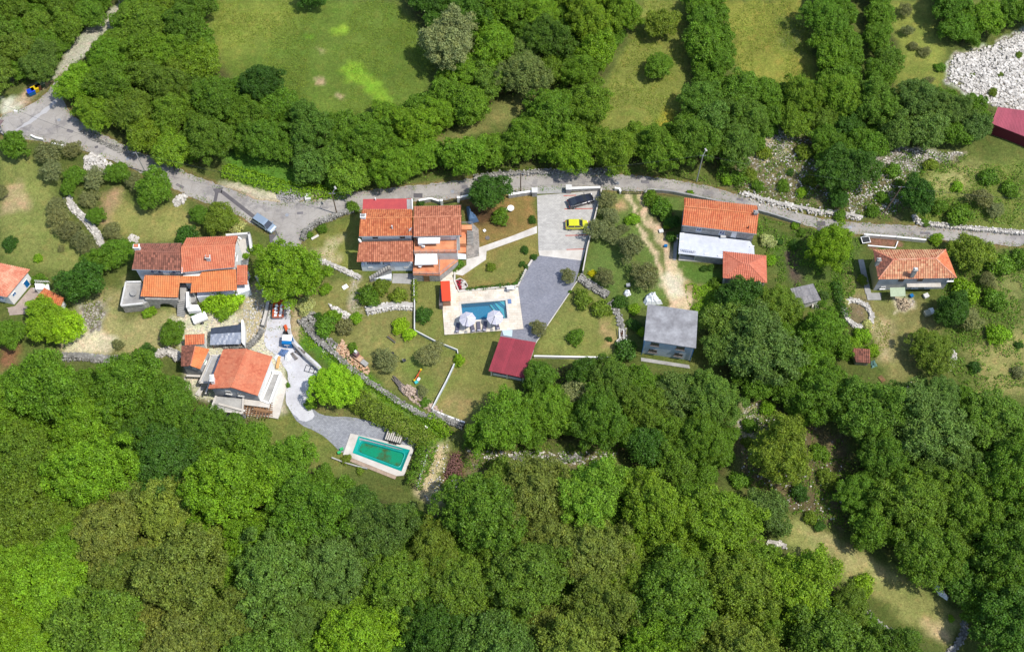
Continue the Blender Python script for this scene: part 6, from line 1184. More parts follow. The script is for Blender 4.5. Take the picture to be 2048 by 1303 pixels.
p = G(722, 722); t = lthing('barbecue', 'brick barbecue fireplace with grey counter at the garden wall', 'barbecue', (p.x, p.y, 0), R(-38)); MB().box((-.5,0,.5), (1.6,1.0,1.0)).build('hearth', m_brick, t); MB().box((-.9,.1,1.5), (.7,.8,1.0)).build('hood', M('brick_mauve', A(150,112,112), .9, .2, 2, .2, 8), t); MB().box((-.9,.1,2.3), (.4,.4,.7)).build('chimney', m_white2, t); MB().box((.95,-.1,.85), (1.2,.8,.1)).build('counter', m_conc, t); MB().box((.95,-.1,.4), (1.0,.6,.8)).build('cupboard', m_stone, t)
for i in range(16):
    r = random.Random(40 + i); a = G(786 + r.uniform(0, 12) + i * 1.1, 758 + i * 1.6 + r.uniform(-2, 2)); an = r.uniform(-1.0, -.3); dx, dy = math.cos(an) * .8, math.sin(an) * .8
    tag(MB().tube((a.x-dx, a.y-dy, .12 + .03*i % .3), (a.x+dx, a.y+dy, .2), .09, .07, 6).build('log', m_woodg), '%s grey log counted from the top of the wood heap on the lower lawn' % ['first','second','third','fourth','fifth','sixth','seventh','eighth','ninth','tenth','eleventh','twelfth','thirteenth','fourteenth','fifteenth','last'][i], 'log', 'logs in the heap on the lower lawn')
# objects on the paved yard
p = G(577, 688); t = lthing('storage_tank', 'white topped bright blue tank unit standing by the retaining wall', 'tank', (p.x, p.y, 0), R(-4)); MB().box((0,0,.9), (1.6,1.5,1.7)).build('body', m_blue_p, t, bevel=.06); MB().box((0,.35,1.8), (1.62,1.1,.12)).build('lid', m_white, t, bevel=.03); MB().box((0,-.77,1.2), (.9,.03,.25)).build('panel', m_white, t); MB().box((0,-.78,.6), (.1,.04,.6)).build('handle', m_white, t)
p = G(573.5, 659); tag(MB().box((p.x+.0, p.y, .3), (.5,1.4,.6), .4).build('brick_stack', m_orange_p), 'orange brick stack at the top end of the retaining wall', 'bricks'); p = G(572, 669); tag(MB().rock(p.x,p.y,.3,.7,random.Random(3),.5).build('rubbish_bag', m_black), 'black rubbish bag between orange bricks and the blue tank', 'bag')
def cloth(name, lb, cat, outl, z, mt, parent=None, amp=.12, seed=1):
    P = gx(outl, z); c_ = sum(P, Vector()) / len(P); r = random.Random(seed); mb = MB(); n_ = len(P); rings = [[p.copy() for p in jp] for jp in []]
    B = []
    for i in range(n_):
        for k in range(4): B.append(P[i].lerp(P[(i+1) % n_], k/4))
    K = [1, .75, .5, .25]; H = [0, .6, .8, 1]; vs = []
    for kk, hh in zip(K, H):
        for p in B: q = c_ + (p - c_) * kk; vs.append((q.x + r.uniform(-.05,.05), q.y + r.uniform(-.05,.05), (z*hh if kk == 1 else z * hh) + (r.uniform(-amp, amp) if kk < 1 else .02)))
    vs.append((c_.x, c_.y, z + amp)); m_ = len(B); fs = []
    for a in range(3):
        for i in range(m_): fs.append((a*m_+i, a*m_+(i+1) % m_, (a+1)*m_+(i+1) % m_, (a+1)*m_+i))
    for i in range(m_): fs.append((3*m_+i, 3*m_+(i+1) % m_, 4*m_))
    mb.quadmesh(vs, fs); return tag(mb.build(name, mt), lb, cat)
cloth('tarpaulin', 'crumpled blue tarpaulin on the paved yard', 'tarpaulin', [(553,706),(562,694),(576,697),(578,704),(566,710)], .6, m_tarp_blue); cloth('big_bag', 'white builders bag beside the blue tarpaulin', 'bag', [(568,704),(578,698),(582,708),(576,718),(567,716)], .9, m_tarp_white, seed=2)
cloth('tarpaulin', 'small white sheet heap left of the blue tarpaulin on the yard', 'tarpaulin', [(545,712),(556,706),(562,716),(552,722)], .3, m_tarp_white, seed=4); cloth('tarpaulin', 'turquoise tarpaulin at the lower left corner of the half-built house', 'tarpaulin', [(403,833),(404,825),(421,820),(422,832),(412,836)], .9, m_tarp_cyan, seed=3)
cloth('tarpaulin', 'bright white tarpaulin covering a heap above the grey cube house', 'tarpaulin', [(1288,596),(1294,582),(1305,578),(1312,576),(1318,590),(1327,600),(1310,602),(1292,602)], 1.5, m_tarp_white, amp=.2, seed=5); cloth('tarpaulin', 'pale grey plastic sheet in the forest edge of the dry clearing', 'tarpaulin', [(1868,1170),(1876,1166),(1890,1180),(1900,1192),(1896,1198),(1880,1188)], .5, m_tarp_white, seed=7)
cloth('tarpaulin', 'blue grey sail cloth stretched beside the dark garden tree', 'tarpaulin', [(932,404),(938,402),(943,424),(958,432),(940,437),(936,437)], 1.9, M('tarpaulin_steel_blue', A(92,122,156), .6, .1, 1, .05, 6), amp=.06, seed=8); cloth('tarpaulin', 'teal plastic sheet beside the ruined hut roof', 'tarpaulin', [(1741,722),(1750,716),(1757,732),(1744,735)], .4, M('tarpaulin_teal_grey', A(110,150,140), .6, .2, 1, .1, 6), seed=9)
cloth('tarpaulin', 'turquoise roll on the terrace floor of the half-built house', 'tarpaulin', [(458,811),(466,803),(470,808),(463,815)], 2.75, M('foam_mint', A(150,226,210), .6, .1, 1, .05, 6), amp=.02, seed=10) if False else None
# table with bench, gate grid, bins, misc
p = G(600, 703); t = lthing('bench', 'dark garden bench on the paved yard', 'bench', G(589.5, 713), R(-50)); [MB().box((0,-.25+.13*i,.42), (1.5,.09,.04)).build('slat', m_woodg, t) for i in range(4)]; [MB().box((sx,0,.2), (.06,.45,.4)).build('leg', m_dark, t) for sx in (-.6,.6)]
p = G(625, 740); t = lthing('metal_gate_frame', 'dark rectangular metal frame lying on the yard beside the bright lime tree', 'metal frame', (p.x, p.y, 0), R(-15)); 
for q in (((0,.55,.3),(2.4,.06,.06)), ((0,-.55,.3),(2.4,.06,.06)), ((-1.2,0,.3),(.06,1.16,.06)), ((-.4,0,.3),(.06,1.04,.06)), ((.4,0,.3),(.06,1.04,.06)), ((1.2,0,.3),(.06,1.16,.06)), ((0,.1,.31),(.74,.05,.05))): MB().box(*q).build('bar', m_dark, t)
def binn(lb, x, y, mt, lid, rz=R(30), s=1.0):
    p = G(x, y); t = lthing('waste_bin', lb, 'waste container', (p.x, p.y, .03), rz); b_ = MB(); b_.quadmesh([(-.55*s,-.35*s,.15),(.55*s,-.35*s,.15),(.55*s,.35*s,.15),(-.55*s,.35*s,.15),(-.68*s,-.5*s,1.15),(.68*s,-.5*s,1.15),(.68*s,.5*s,1.15),(-.68*s,.5*s,1.15)], [(0,3,2,1),(4,5,6,7),(0,1,5,4),(1,2,6,5),(2,3,7,6),(3,0,4,7)]); b_.build('container', mt, t); MB().box((0,0,1.22), (1.4*s,1.04*s,.12)).build('lid', lid, t, bevel=.04)
    [MB().tube((sx*s, sy-.03, .09), (sx*s, sy+.03, .09), .09, n=8).build('wheel', m_black, t) for sx in (-.45,.45) for sy in (-.28,.28)]
binn('blue recycling container at the upper left junction', 66, 189, m_blue_p, M('lid_blue', A(20,70,210), .5, .1, 2, .05, 6)); binn('yellow recycling container between the blue and brown ones', 73, 184, m_yellow_p, m_yellow_p); binn('brown waste container beside the yellow one', 79.5, 180, M('plastic_brown', A(130,80,56), .6, .1, 2, .05, 6), M('plastic_brown_lid', A(140,86,60), .6, .1, 2, .05, 6), s=.75); binn('dark green waste container rightmost of the junction containers', 85, 174, M('plastic_dark_green', A(60,90,66), .6, .2, 2, .1, 6), M('lid_grey_green', A(110,122,100), .6, .2, 2, .1, 6), s=1.1)
binn('small black bin at the corner of the lower terrace wall', 874, 560, m_black, m_yellow_p, 0, .45)
dish('satellite_dish', 'satellite dish on the middle wall between the two roofs of the double house', G(824,464,7.0), R(160)); dish('satellite_dish', 'satellite dish above the left edge of the lower roof of the double house', G(718,486,5.3), R(20)); dish('satellite_dish', 'grey satellite dish behind the red roof of the driveside house', G(479,482,5.0), R(40), .38)
for i, (x, y) in enumerate(((1241,873),(1262,866))):
    a, b_ = G(x-6+2*i, 889-i*12), G(x+6, 857-i); t = lthing('raised_bed', ['long raised planter frame with green rows in the middle wood', 'narrow rust brown planter frame right of the longer one in the middle wood'][i], 'raised bed', ((a.x+b_.x)/2, (a.y+b_.y)/2, 0), math.atan2((b_-a).y, (b_-a).x)); L_ = (b_-a).length; w = .6 - .3*i
    for sy in (-w, w): MB().box((0,sy,.25), (L_,.08,.5)).build('side_board', m_wood, t)
    for sx in (-L_/2, L_/2): MB().box((sx,0,.25), (.08,2*w-.09,.5)).build('end_board', m_wood, t)
    MB().box((0,0,.2), (L_-.1,2*w-.1,.36)).build('plants', M('lettuce', A(120,150,50), .9, .4, 3, .3, 5), t)
p = G(1730, 482); t = lthing('cold_frame', 'white square cold frame beside the brown bed at the road', 'frame', (p.x, p.y, 0), .15); [MB().box(*q).build('frame_bar', m_white, t) for q in (((0,.6,.5),(1.5,.1,.1)), ((0,-.6,.5),(1.5,.1,.1)), ((-.7,0,.5),(.1,1.1,.1)), ((.7,0,.5),(.1,1.1,.1)))]; MB().box((0,0,.22), (1.3,1.1,.44)).build('bed', m_dark, t)
crate('white low box near the road at the pull-in gravel', 616, 396, (1.0,1.2,.5), m_white2, .2, 'stone_block', 'block'); crate('pale crate beside the white sheet at the garden right of the ochre house', 1853, 628, (1.0,.9,.7), M('box_pale', A(196,196,170), .7, .1, 2, .1, 6), .3, 'crate', 'crate'); crate('white box behind the pale crate right of the ochre house', 1861, 624, (.8,.9,.6), m_white, .3, 'crate', 'crate')
crate('white planter box on the sandy side of the olive garden', 1322, 463, (.7,.6,.3), m_white2, .2, 'planter', 'planter'); crate('blue tub in the garden left of the stone house', 1331, 493, (.5,.4,.4), m_blue_p, 0, 'tub', 'tub'); crate('green bin left of the turquoise pool deck, upper of two', 684, 899, (.5,.35,.5), m_green_p, .4, 'tub', 'tub'); crate('green bin left of the turquoise pool deck, lower of two', 679, 906, (.5,.35,.5), m_green_p, .4, 'tub', 'tub')
crate('blue barrel box in front of the ochre house wall', 1822, 593, (.5,.5,.5), m_blue_p, .4, 'tub', 'tub'); crate('white tub right of the blue box at the ochre house', 1851, 593, (.8,.7,.5), m_white2, .4, 'tub', 'tub'); crate('small grey appliance on the blue white heap in the olive garden', 1256, 572, (.6,.5,.5), m_steel, .1, 'appliance', 'appliance'); cloth('garden_bags', 'blue and white bags heaped below the grey olive bush', 'bags', [(1247,584),(1252,575),(1260,576),(1263,586),(1254,590)], .7, m_tarp_white, seed=12)
for x, y, lb in ((969,462,'white triangular stone on the brown lawn right of the outside stair'), (752,574,'white square slab tilted on the lawn below the double house')) : crate(lb, x if x > 800 else 690.5, y if x > 800 else 574, (.9,.7,.08) if x < 800 else (.4,.4,.2), m_white, .6, 'stone_slab', 'slab')
cloth('flat_stone', 'white angular slab at the end of the hedge', 'slab', [(844,853),(851,849),(856,853),(849,857)], .25, m_white, seed=14, amp=.03); rtable('garden hose ring lying on the brown lawn right of the outside stair', 975, 476, 0, .4, m_woodg, .12, 'hose_ring')
# flower bed, dark lavender row, wood frame, potted shrubs
t = loc_thing('flower_bed', 'kidney shaped flower bed of red flowers and white stones at the pool corner', 'flower bed', [G(924, 571)]); Pb = [G(*q) for q in ((911,561),(920,557),(930,562),(935,571),(931,579),(917,582))]; MB().prism(Pb, 0, .12).build('soil', M('soil_dark', A(90,70,56), .95, .3, 3, .2, 8), t); mb = MB(); mw = MB()
for i in range(110):
    r = random.Random(i); x, y = 911 + r.random()*17, 560 + r.random()*20
    if x < 924: q = G(x, y); mb.rock(q.x, q.y, .25, r.uniform(.05,.13), r)
for i in range(90): r = random.Random(i+500); q = G(924 + r.random()*7 - (0 if i % 2 else 2), 563 + r.random()*15); mw.rock(q.x, q.y, .2, r.uniform(.08,.16), r)
mb.build('red_flowers', m_flower_r, t); mw.build('white_gravel', m_rock, t); mb = MB(); Pk = Pb + [Pb[0]]; [mb.tube(Pk[i] + Vector((0,0,.1)), Pk[i+1] + Vector((0,0,.1)), .1, n=5) for i in range(len(Pb))]; mb.build('kerb', m_concw, t)
# ================================================================ TREES AND SHRUBS
def P_(r, g, b, k=.77): return tuple(min(.6, lin(v) * w / k) for v, w in zip((r, g, b), (1.06, 1.0, .72)))
PAL = {'g': P_(80,114,34), 'd': P_(56,90,32), 'y': P_(102,138,32), 'l': P_(122,160,34), 'o': P_(104,112,82), 't': P_(104,118,58), 'b': P_(82,110,56), 'm': P_(94,116,40), 'w': P_(150,160,120), 'Y': P_(214,190,30), 's': P_(112,124,92)}
WORD = {'g': 'mid green', 'd': 'dark green', 'y': 'fresh yellow-green', 'l': 'bright lime green', 'o': 'grey-green', 't': 'tan-green', 'b': 'bluish green', 'm': 'olive-toned green', 'w': 'pale flowering', 'Y': 'yellow flowering', 's': 'silvery'}
def leafmesh(name, V_, N_, size, rg, asp=.75, mat=None):
    n_ = len(V_); r = rg
    Nn = N_ / np.linalg.norm(N_, axis=1)[:, None]; t = r.normal(size=(n_, 3)); t -= Nn * (t * Nn).sum(1)[:, None]; t /= np.linalg.norm(t, axis=1)[:, None]; b_ = np.cross(Nn, t)
    s = size * r.uniform(.65, 1.35, (n_, 1)); c = [V_ - t*s*.5 - b_*s*asp*.2, V_ + b_*s*asp*.5 - t*s*.05, V_ + t*s*.5 + b_*s*.1, V_ - b_*s*asp*.45 + t*s*.1]
    co = np.stack(c, 1).reshape(-1, 3); me = bpy.data.meshes.new(name); me.vertices.add(n_*4); me.vertices.foreach_set('co', co.astype(np.float32).reshape(-1)); me.loops.add(n_*4); me.loops.foreach_set('vertex_index', np.arange(n_*4)); me.polygons.add(n_); me.polygons.foreach_set('loop_start', np.arange(n_)*4); me.polygons.foreach_set('loop_total', np.full(n_, 4)); me.update(calc_edges=True); me.materials.append(mat or m_leaf); return me
def lobed(rg, nl, rmin, rmax, spread, zsq, cards, size, zmin=-.35, jit=.05, inner=.12):
    L = []; skew = rg.uniform(0, 6.28)
    for i in range(nl):
        k = i + .5; z = 1 - 1.25 * k / nl; ph = i * 2.39996 + rg.uniform(-.5, .5); q = math.sqrt(max(0, 1 - z*z)); rr_ = rg.uniform(rmin, rmax); d_ = spread * rg.uniform(.66, 1.14) * (1 + .16*math.sin(2*ph + skew) + .1*math.sin(3*ph + 2*skew))
        L.append((np.array([math.cos(ph)*q*d_, math.sin(ph)*q*d_, z*d_*zsq]), rr_))
    L.append((np.array([0, 0, .05]), spread * .72)); Vs, Ns = [], []
    tot = sum(r*r for _, r in L)
    for c, r in L:
        m_ = int(cards * r*r / tot * 1.9); CL = 9; q_ = m_ // CL + 1; d0 = rg.normal(size=(q_, 3)); d0 /= np.linalg.norm(d0, axis=1)[:, None]; d0[:, 2] = np.where(d0[:, 2] < -.35, -d0[:, 2], d0[:, 2])
        # each bough ends in twig clumps with gaps between them
        rad = r * (1 + rg.normal(size=q_) * jit * 1.5); pc = np.repeat(d0 * rad[:, None], CL, 0)[:m_]; off = rg.normal(size=(m_, 3)) * size * .62
        d = pc + off; d = d / (np.linalg.norm(d, axis=1)[:, None] + 1e-6); d = d * .45 + off / (np.linalg.norm(off, axis=1)[:, None] + 1e-6) * .55
        p = c + (pc + off) * np.array([1, 1, .85]); ok = p[:, 2] > zmin
        for c2, r2 in L:
            if c2 is not c: ok &= np.linalg.norm((p - c2) / np.array([1, 1, .85]), axis=1) > r2 * .86
        Vs.append(p[ok]); Ns.append((d + rg.normal(size=d.shape) * .55 + np.array([0, 0, .35]))[ok])
    m_ = int(cards * inner); p = rg.normal(size=(m_, 3)) * np.array([.38, .38, .28]) * spread; Vs.append(p); Ns.append(rg.normal(size=p.shape) + np.array([0, 0, 1]))
    return np.concatenate(Vs), np.concatenate(Ns), L
def trunkmesh(rg, L, k, th=.06):
    mb = MB(); mb.tube((0,0,-.1), (0.02,0,k*.62), th, th*.75, 7)
    for c, r in list(L)[:7]: mb.tube((0.02,0,k*.5), (c[0]*.7, c[1]*.7, k + c[2]*.55), th*.5, th*.16, 5, caps=False)
    me = bpy.data.meshes.new('trunk'); me.from_pydata(mb.v, [], mb.f); me.materials.append(m_bark); return me
PRO = {'tree': [], 'big': [], 'olive': [], 'fir': []}
def mkpro(kind, seed, *a, K=.9, th=.06, **kw):
    rg = np.random.RandomState(seed); V_, N_, L = lobed(rg, *a, **kw); size = a[6-0] if False else kw.get('csize', a[5+0]); PRO[kind].append((leafmesh('crown', V_, N_, a[6], rg), trunkmesh(rg, L, K, th), K))
for s_ in range(9): mkpro('tree', 100 + s_, 48 + s_ % 5 * 6, .1, .24, .80, .78, 13000, .06, jit=.08)
for s_ in range(3): mkpro('big', 200 + s_, 110, .07, .17, .84, .74, 24000, .04, jit=.09)
for s_ in range(3): mkpro('olive', 300 + s_, 30, .13, .27, .72, .72, 5200, .066, jit=.13, K=.75)
for s_ in range(2): mkpro('fir', 400 + s_, 44, .13, .2, .78, .95, 9000, .06, jit=.1)
placed = []     # (x, y, r, colour, px, py, object, kind)
rt = random.Random(77)
FIRST = {}
def vary(c, a=.13): k = rt.uniform(1 - a, 1 + a); h = rt.uniform(-a*.5, a*.5); return (c[0]*k*(1+h), c[1]*k, c[2]*k*(1-h), 1)
def tree(px, py, rpx, colr, kind='tree', label=None, rm=None, group=None, name=None):
    k = {'tree': .9, 'big': .9, 'olive': .75, 'fir': .9}[kind]; r = rm if rm else rpx * SC(py); p = G(px, py, k * r); i = rt.randrange(len(PRO[kind])); crown, trunk, K = PRO[kind][i]
    nm = name or {'tree': 'broadleaf_tree', 'big': 'broadleaf_tree', 'olive': 'olive_tree', 'fir': 'cedar_tree'}[kind]
    t = bpy.data.objects.new(nm, None); link(t); t.location = (p.x, p.y, -.05); t.rotation_euler = (0, 0, rt.uniform(0, 6.28)); zz = rt.uniform(.88, 1.15); t.scale = (r, r * rt.uniform(.88, 1.12), r * zz)
    c = bpy.data.objects.new('crown', crown); link(c); c.parent = t; c.location = (0, 0, K); c.color = vary(PAL[colr]); tr = bpy.data.objects.new('trunk', trunk); link(tr); tr.parent = t
    cat = {'tree': 'tree', 'big': 'tree', 'olive': 'olive tree', 'fir': 'conifer'}[kind]; tag(t, label or '?', cat, group); placed.append((p.x, p.y, r, colr, px, py, t, kind)); return t
SH = []
for s_ in range(5): rg = np.random.RandomState(500 + s_); V_, N_, L = lobed(rg, 14, .2, .38, .68, .7, 2000, .13, zmin=-.3); V_[:, 2] += .3; SH.append(leafmesh('foliage', V_, N_, .13, rg))
def shrub(px, py, rpx, colr, label=None, rm=None, group=None, sz=1.0, sparse=False):
    r = rm if rm else rpx * SC(py); p = G(px, py, .4 * r); o = bpy.data.objects.new('shrub', rt.choice(SH)); link(o); o.location = (p.x, p.y, 0); o.rotation_euler = (0, 0, rt.uniform(0, 6.28)); o.scale = (r, r, r * sz); o.color = vary(PAL[colr])
    tag(o, label or '?', 'shrub', group); placed.append((p.x, p.y, r * .8, colr, px, py, o, 'shrub')); return o
# -- trees one can point at
for a in ((575,543,70,'y','big','huge feathery yellow-green tree spreading over the drive by the minivan'), (668,772,48,'l','big','round bright lime tree at the edge of the paved yard'), (978,388,40,'d','tree','dark glossy tree at the road above the white round table'),
 (306,376,42,'g','tree','spreading walnut-like tree on the lawn by the upper road'), (95,640,48,'y','big','large yellow-green tree below the left edge house'), (136,655,34,'l','tree','lime tree right of the large tree below the left edge house'), (18,668,36,'g','tree','mid green round tree in the left edge below the white house'),
 (165,565,46,'d','fir','dark layered conifer-like tree between the two left houses'), (190,528,30,'g','fir','green layered tree just above the big conifer-like one at left'), (232,508,34,'g','tree','mid green tree touching the brown roof of the driveside house'),
 (898,84,60,'s','big','big silvery willow-like tree at the edge of the large meadow'), (525,172,44,'d','big','dark full tree on the lower left rim of the large meadow'), (628,-8,32,'d','tree','dark tree cut by the top edge in the large meadow'),
 (1318,132,30,'g','tree','lone green tree in the long narrow meadow'), (1320,46,34,'m','tree','lone olive-toned tree near the top of the long narrow meadow'), (1660,495,50,'y','big','broad yellow-green tree in the garden left of the ochre house'),
 (1525,692,78,'b','big','very large bluish green tree below the hipped pavilion'), (1480,592,44,'d','tree','dark green tree touching the pavilion roof'), (1863,700,46,'m','big','round dense olive-toned tree casting a shadow in the ochre house garden'),
 (1535,1022,50,'b','tree','round bluish tree left of the dry clearing'), (1560,905,66,'m','big','wide dark tree left of the stony hollow'), (1292,892,46,'d','tree','dark round tree right of the planter frames'), (1402,880,54,'g','big','broad mid green tree between cube house and stony hollow'),
 (1692,338,56,'d','big','large dark tree over the rocky slope beside the road'), (1650,278,32,'g','tree','mid green tree left above the large dark tree on the rocky slope'), (1738,292,36,'g','tree','mid green tree right above the large dark tree on the rocky slope'), (1695,250,34,'d','tree','dark tree behind the large dark tree on the rocky slope'), (1676,396,22,'d','tree','small dark tree below the large one at the stone bank'), (1830,396,40,'d','tree','round tree on the rocky slope near the leaning pole'), (1945,505,42,'m','tree','tall olive-toned tree right of the ochre house beside the road'), (1903,618,38,'d','tree','dark tree at the right front corner of the ochre house'), (1936,640,28,'s','olive','silvery grey bush right of the dark corner tree'),
 (1350,790,48,'b','tree','bluish tree below the grey cube house'), (1152,790,40,'s','olive','silver grey tree in the middle wood below the garage'), (895,220-38,36,'g','tree','rounded green tree under the silvery willow-like one'), (345,665,28,'g','tree','green tree left of the tiny orange roofed shed'), (290,708,24,'d','fir','dark upright tree by the half ring of stones'),
 (1404,88,44,'g','tree','big green crown halfway along the left hedge row of the top meadows'), (440,436,32,'m','tree','spreading bush-like tree above the yard of the driveside house'), (398,430,22,'g','tree','dense green tree left of the spreading one by the road'), (640,1262,22,'s','olive','pale silver shrub-like tree alone near the bottom edge')):
    tree(*a)
OL = [(30,292,30,'m'),(98,305,28,'o'),(148,300,20,'o'),(104,345,26,'o'),(150,352,22,'y'),(138,376,18,'y'),(188,358,27,'o'),(178,398,20,'o'),(112,412,22,'o'),(118,438,24,'o'),(140,460,26,'o'),(165,482,26,'o'),(188,505,22,'o'),(192,432,20,'g'),(226,462,24,'o'),(236,345,26,'g'),(264,360,22,'o'),(4,385,16,'o'),(772,718,28,'o'),(860,706,29,'o'),(845,782,14,'o'),(1135,552,17,'o'),(1076,656,19,'o'),(1212,402,20,'o'),(1220,432,22,'o'),(1197,462,26,'o'),(1225,472,20,'o'),(1262,496,32,'o'),(1210,556,22,'o'),(1290,552,30,'o'),(1246,458,14,'o'),(1810,22,15,'o'),(1816,62,14,'o'),(1828,92,12,'o'),(1850,104,13,'o'),(1858,160,11,'o'),(1990,420,20,'o'),(1962,398,24,'o'),(1975,560,20,'o'),(505,850,20,'o')]
for i, (x, y, r_, c) in enumerate(OL): tree(x, y, r_, c, 'olive' if c == 'o' else 'tree', group='olive trees of the gardens' if c == 'o' else None)
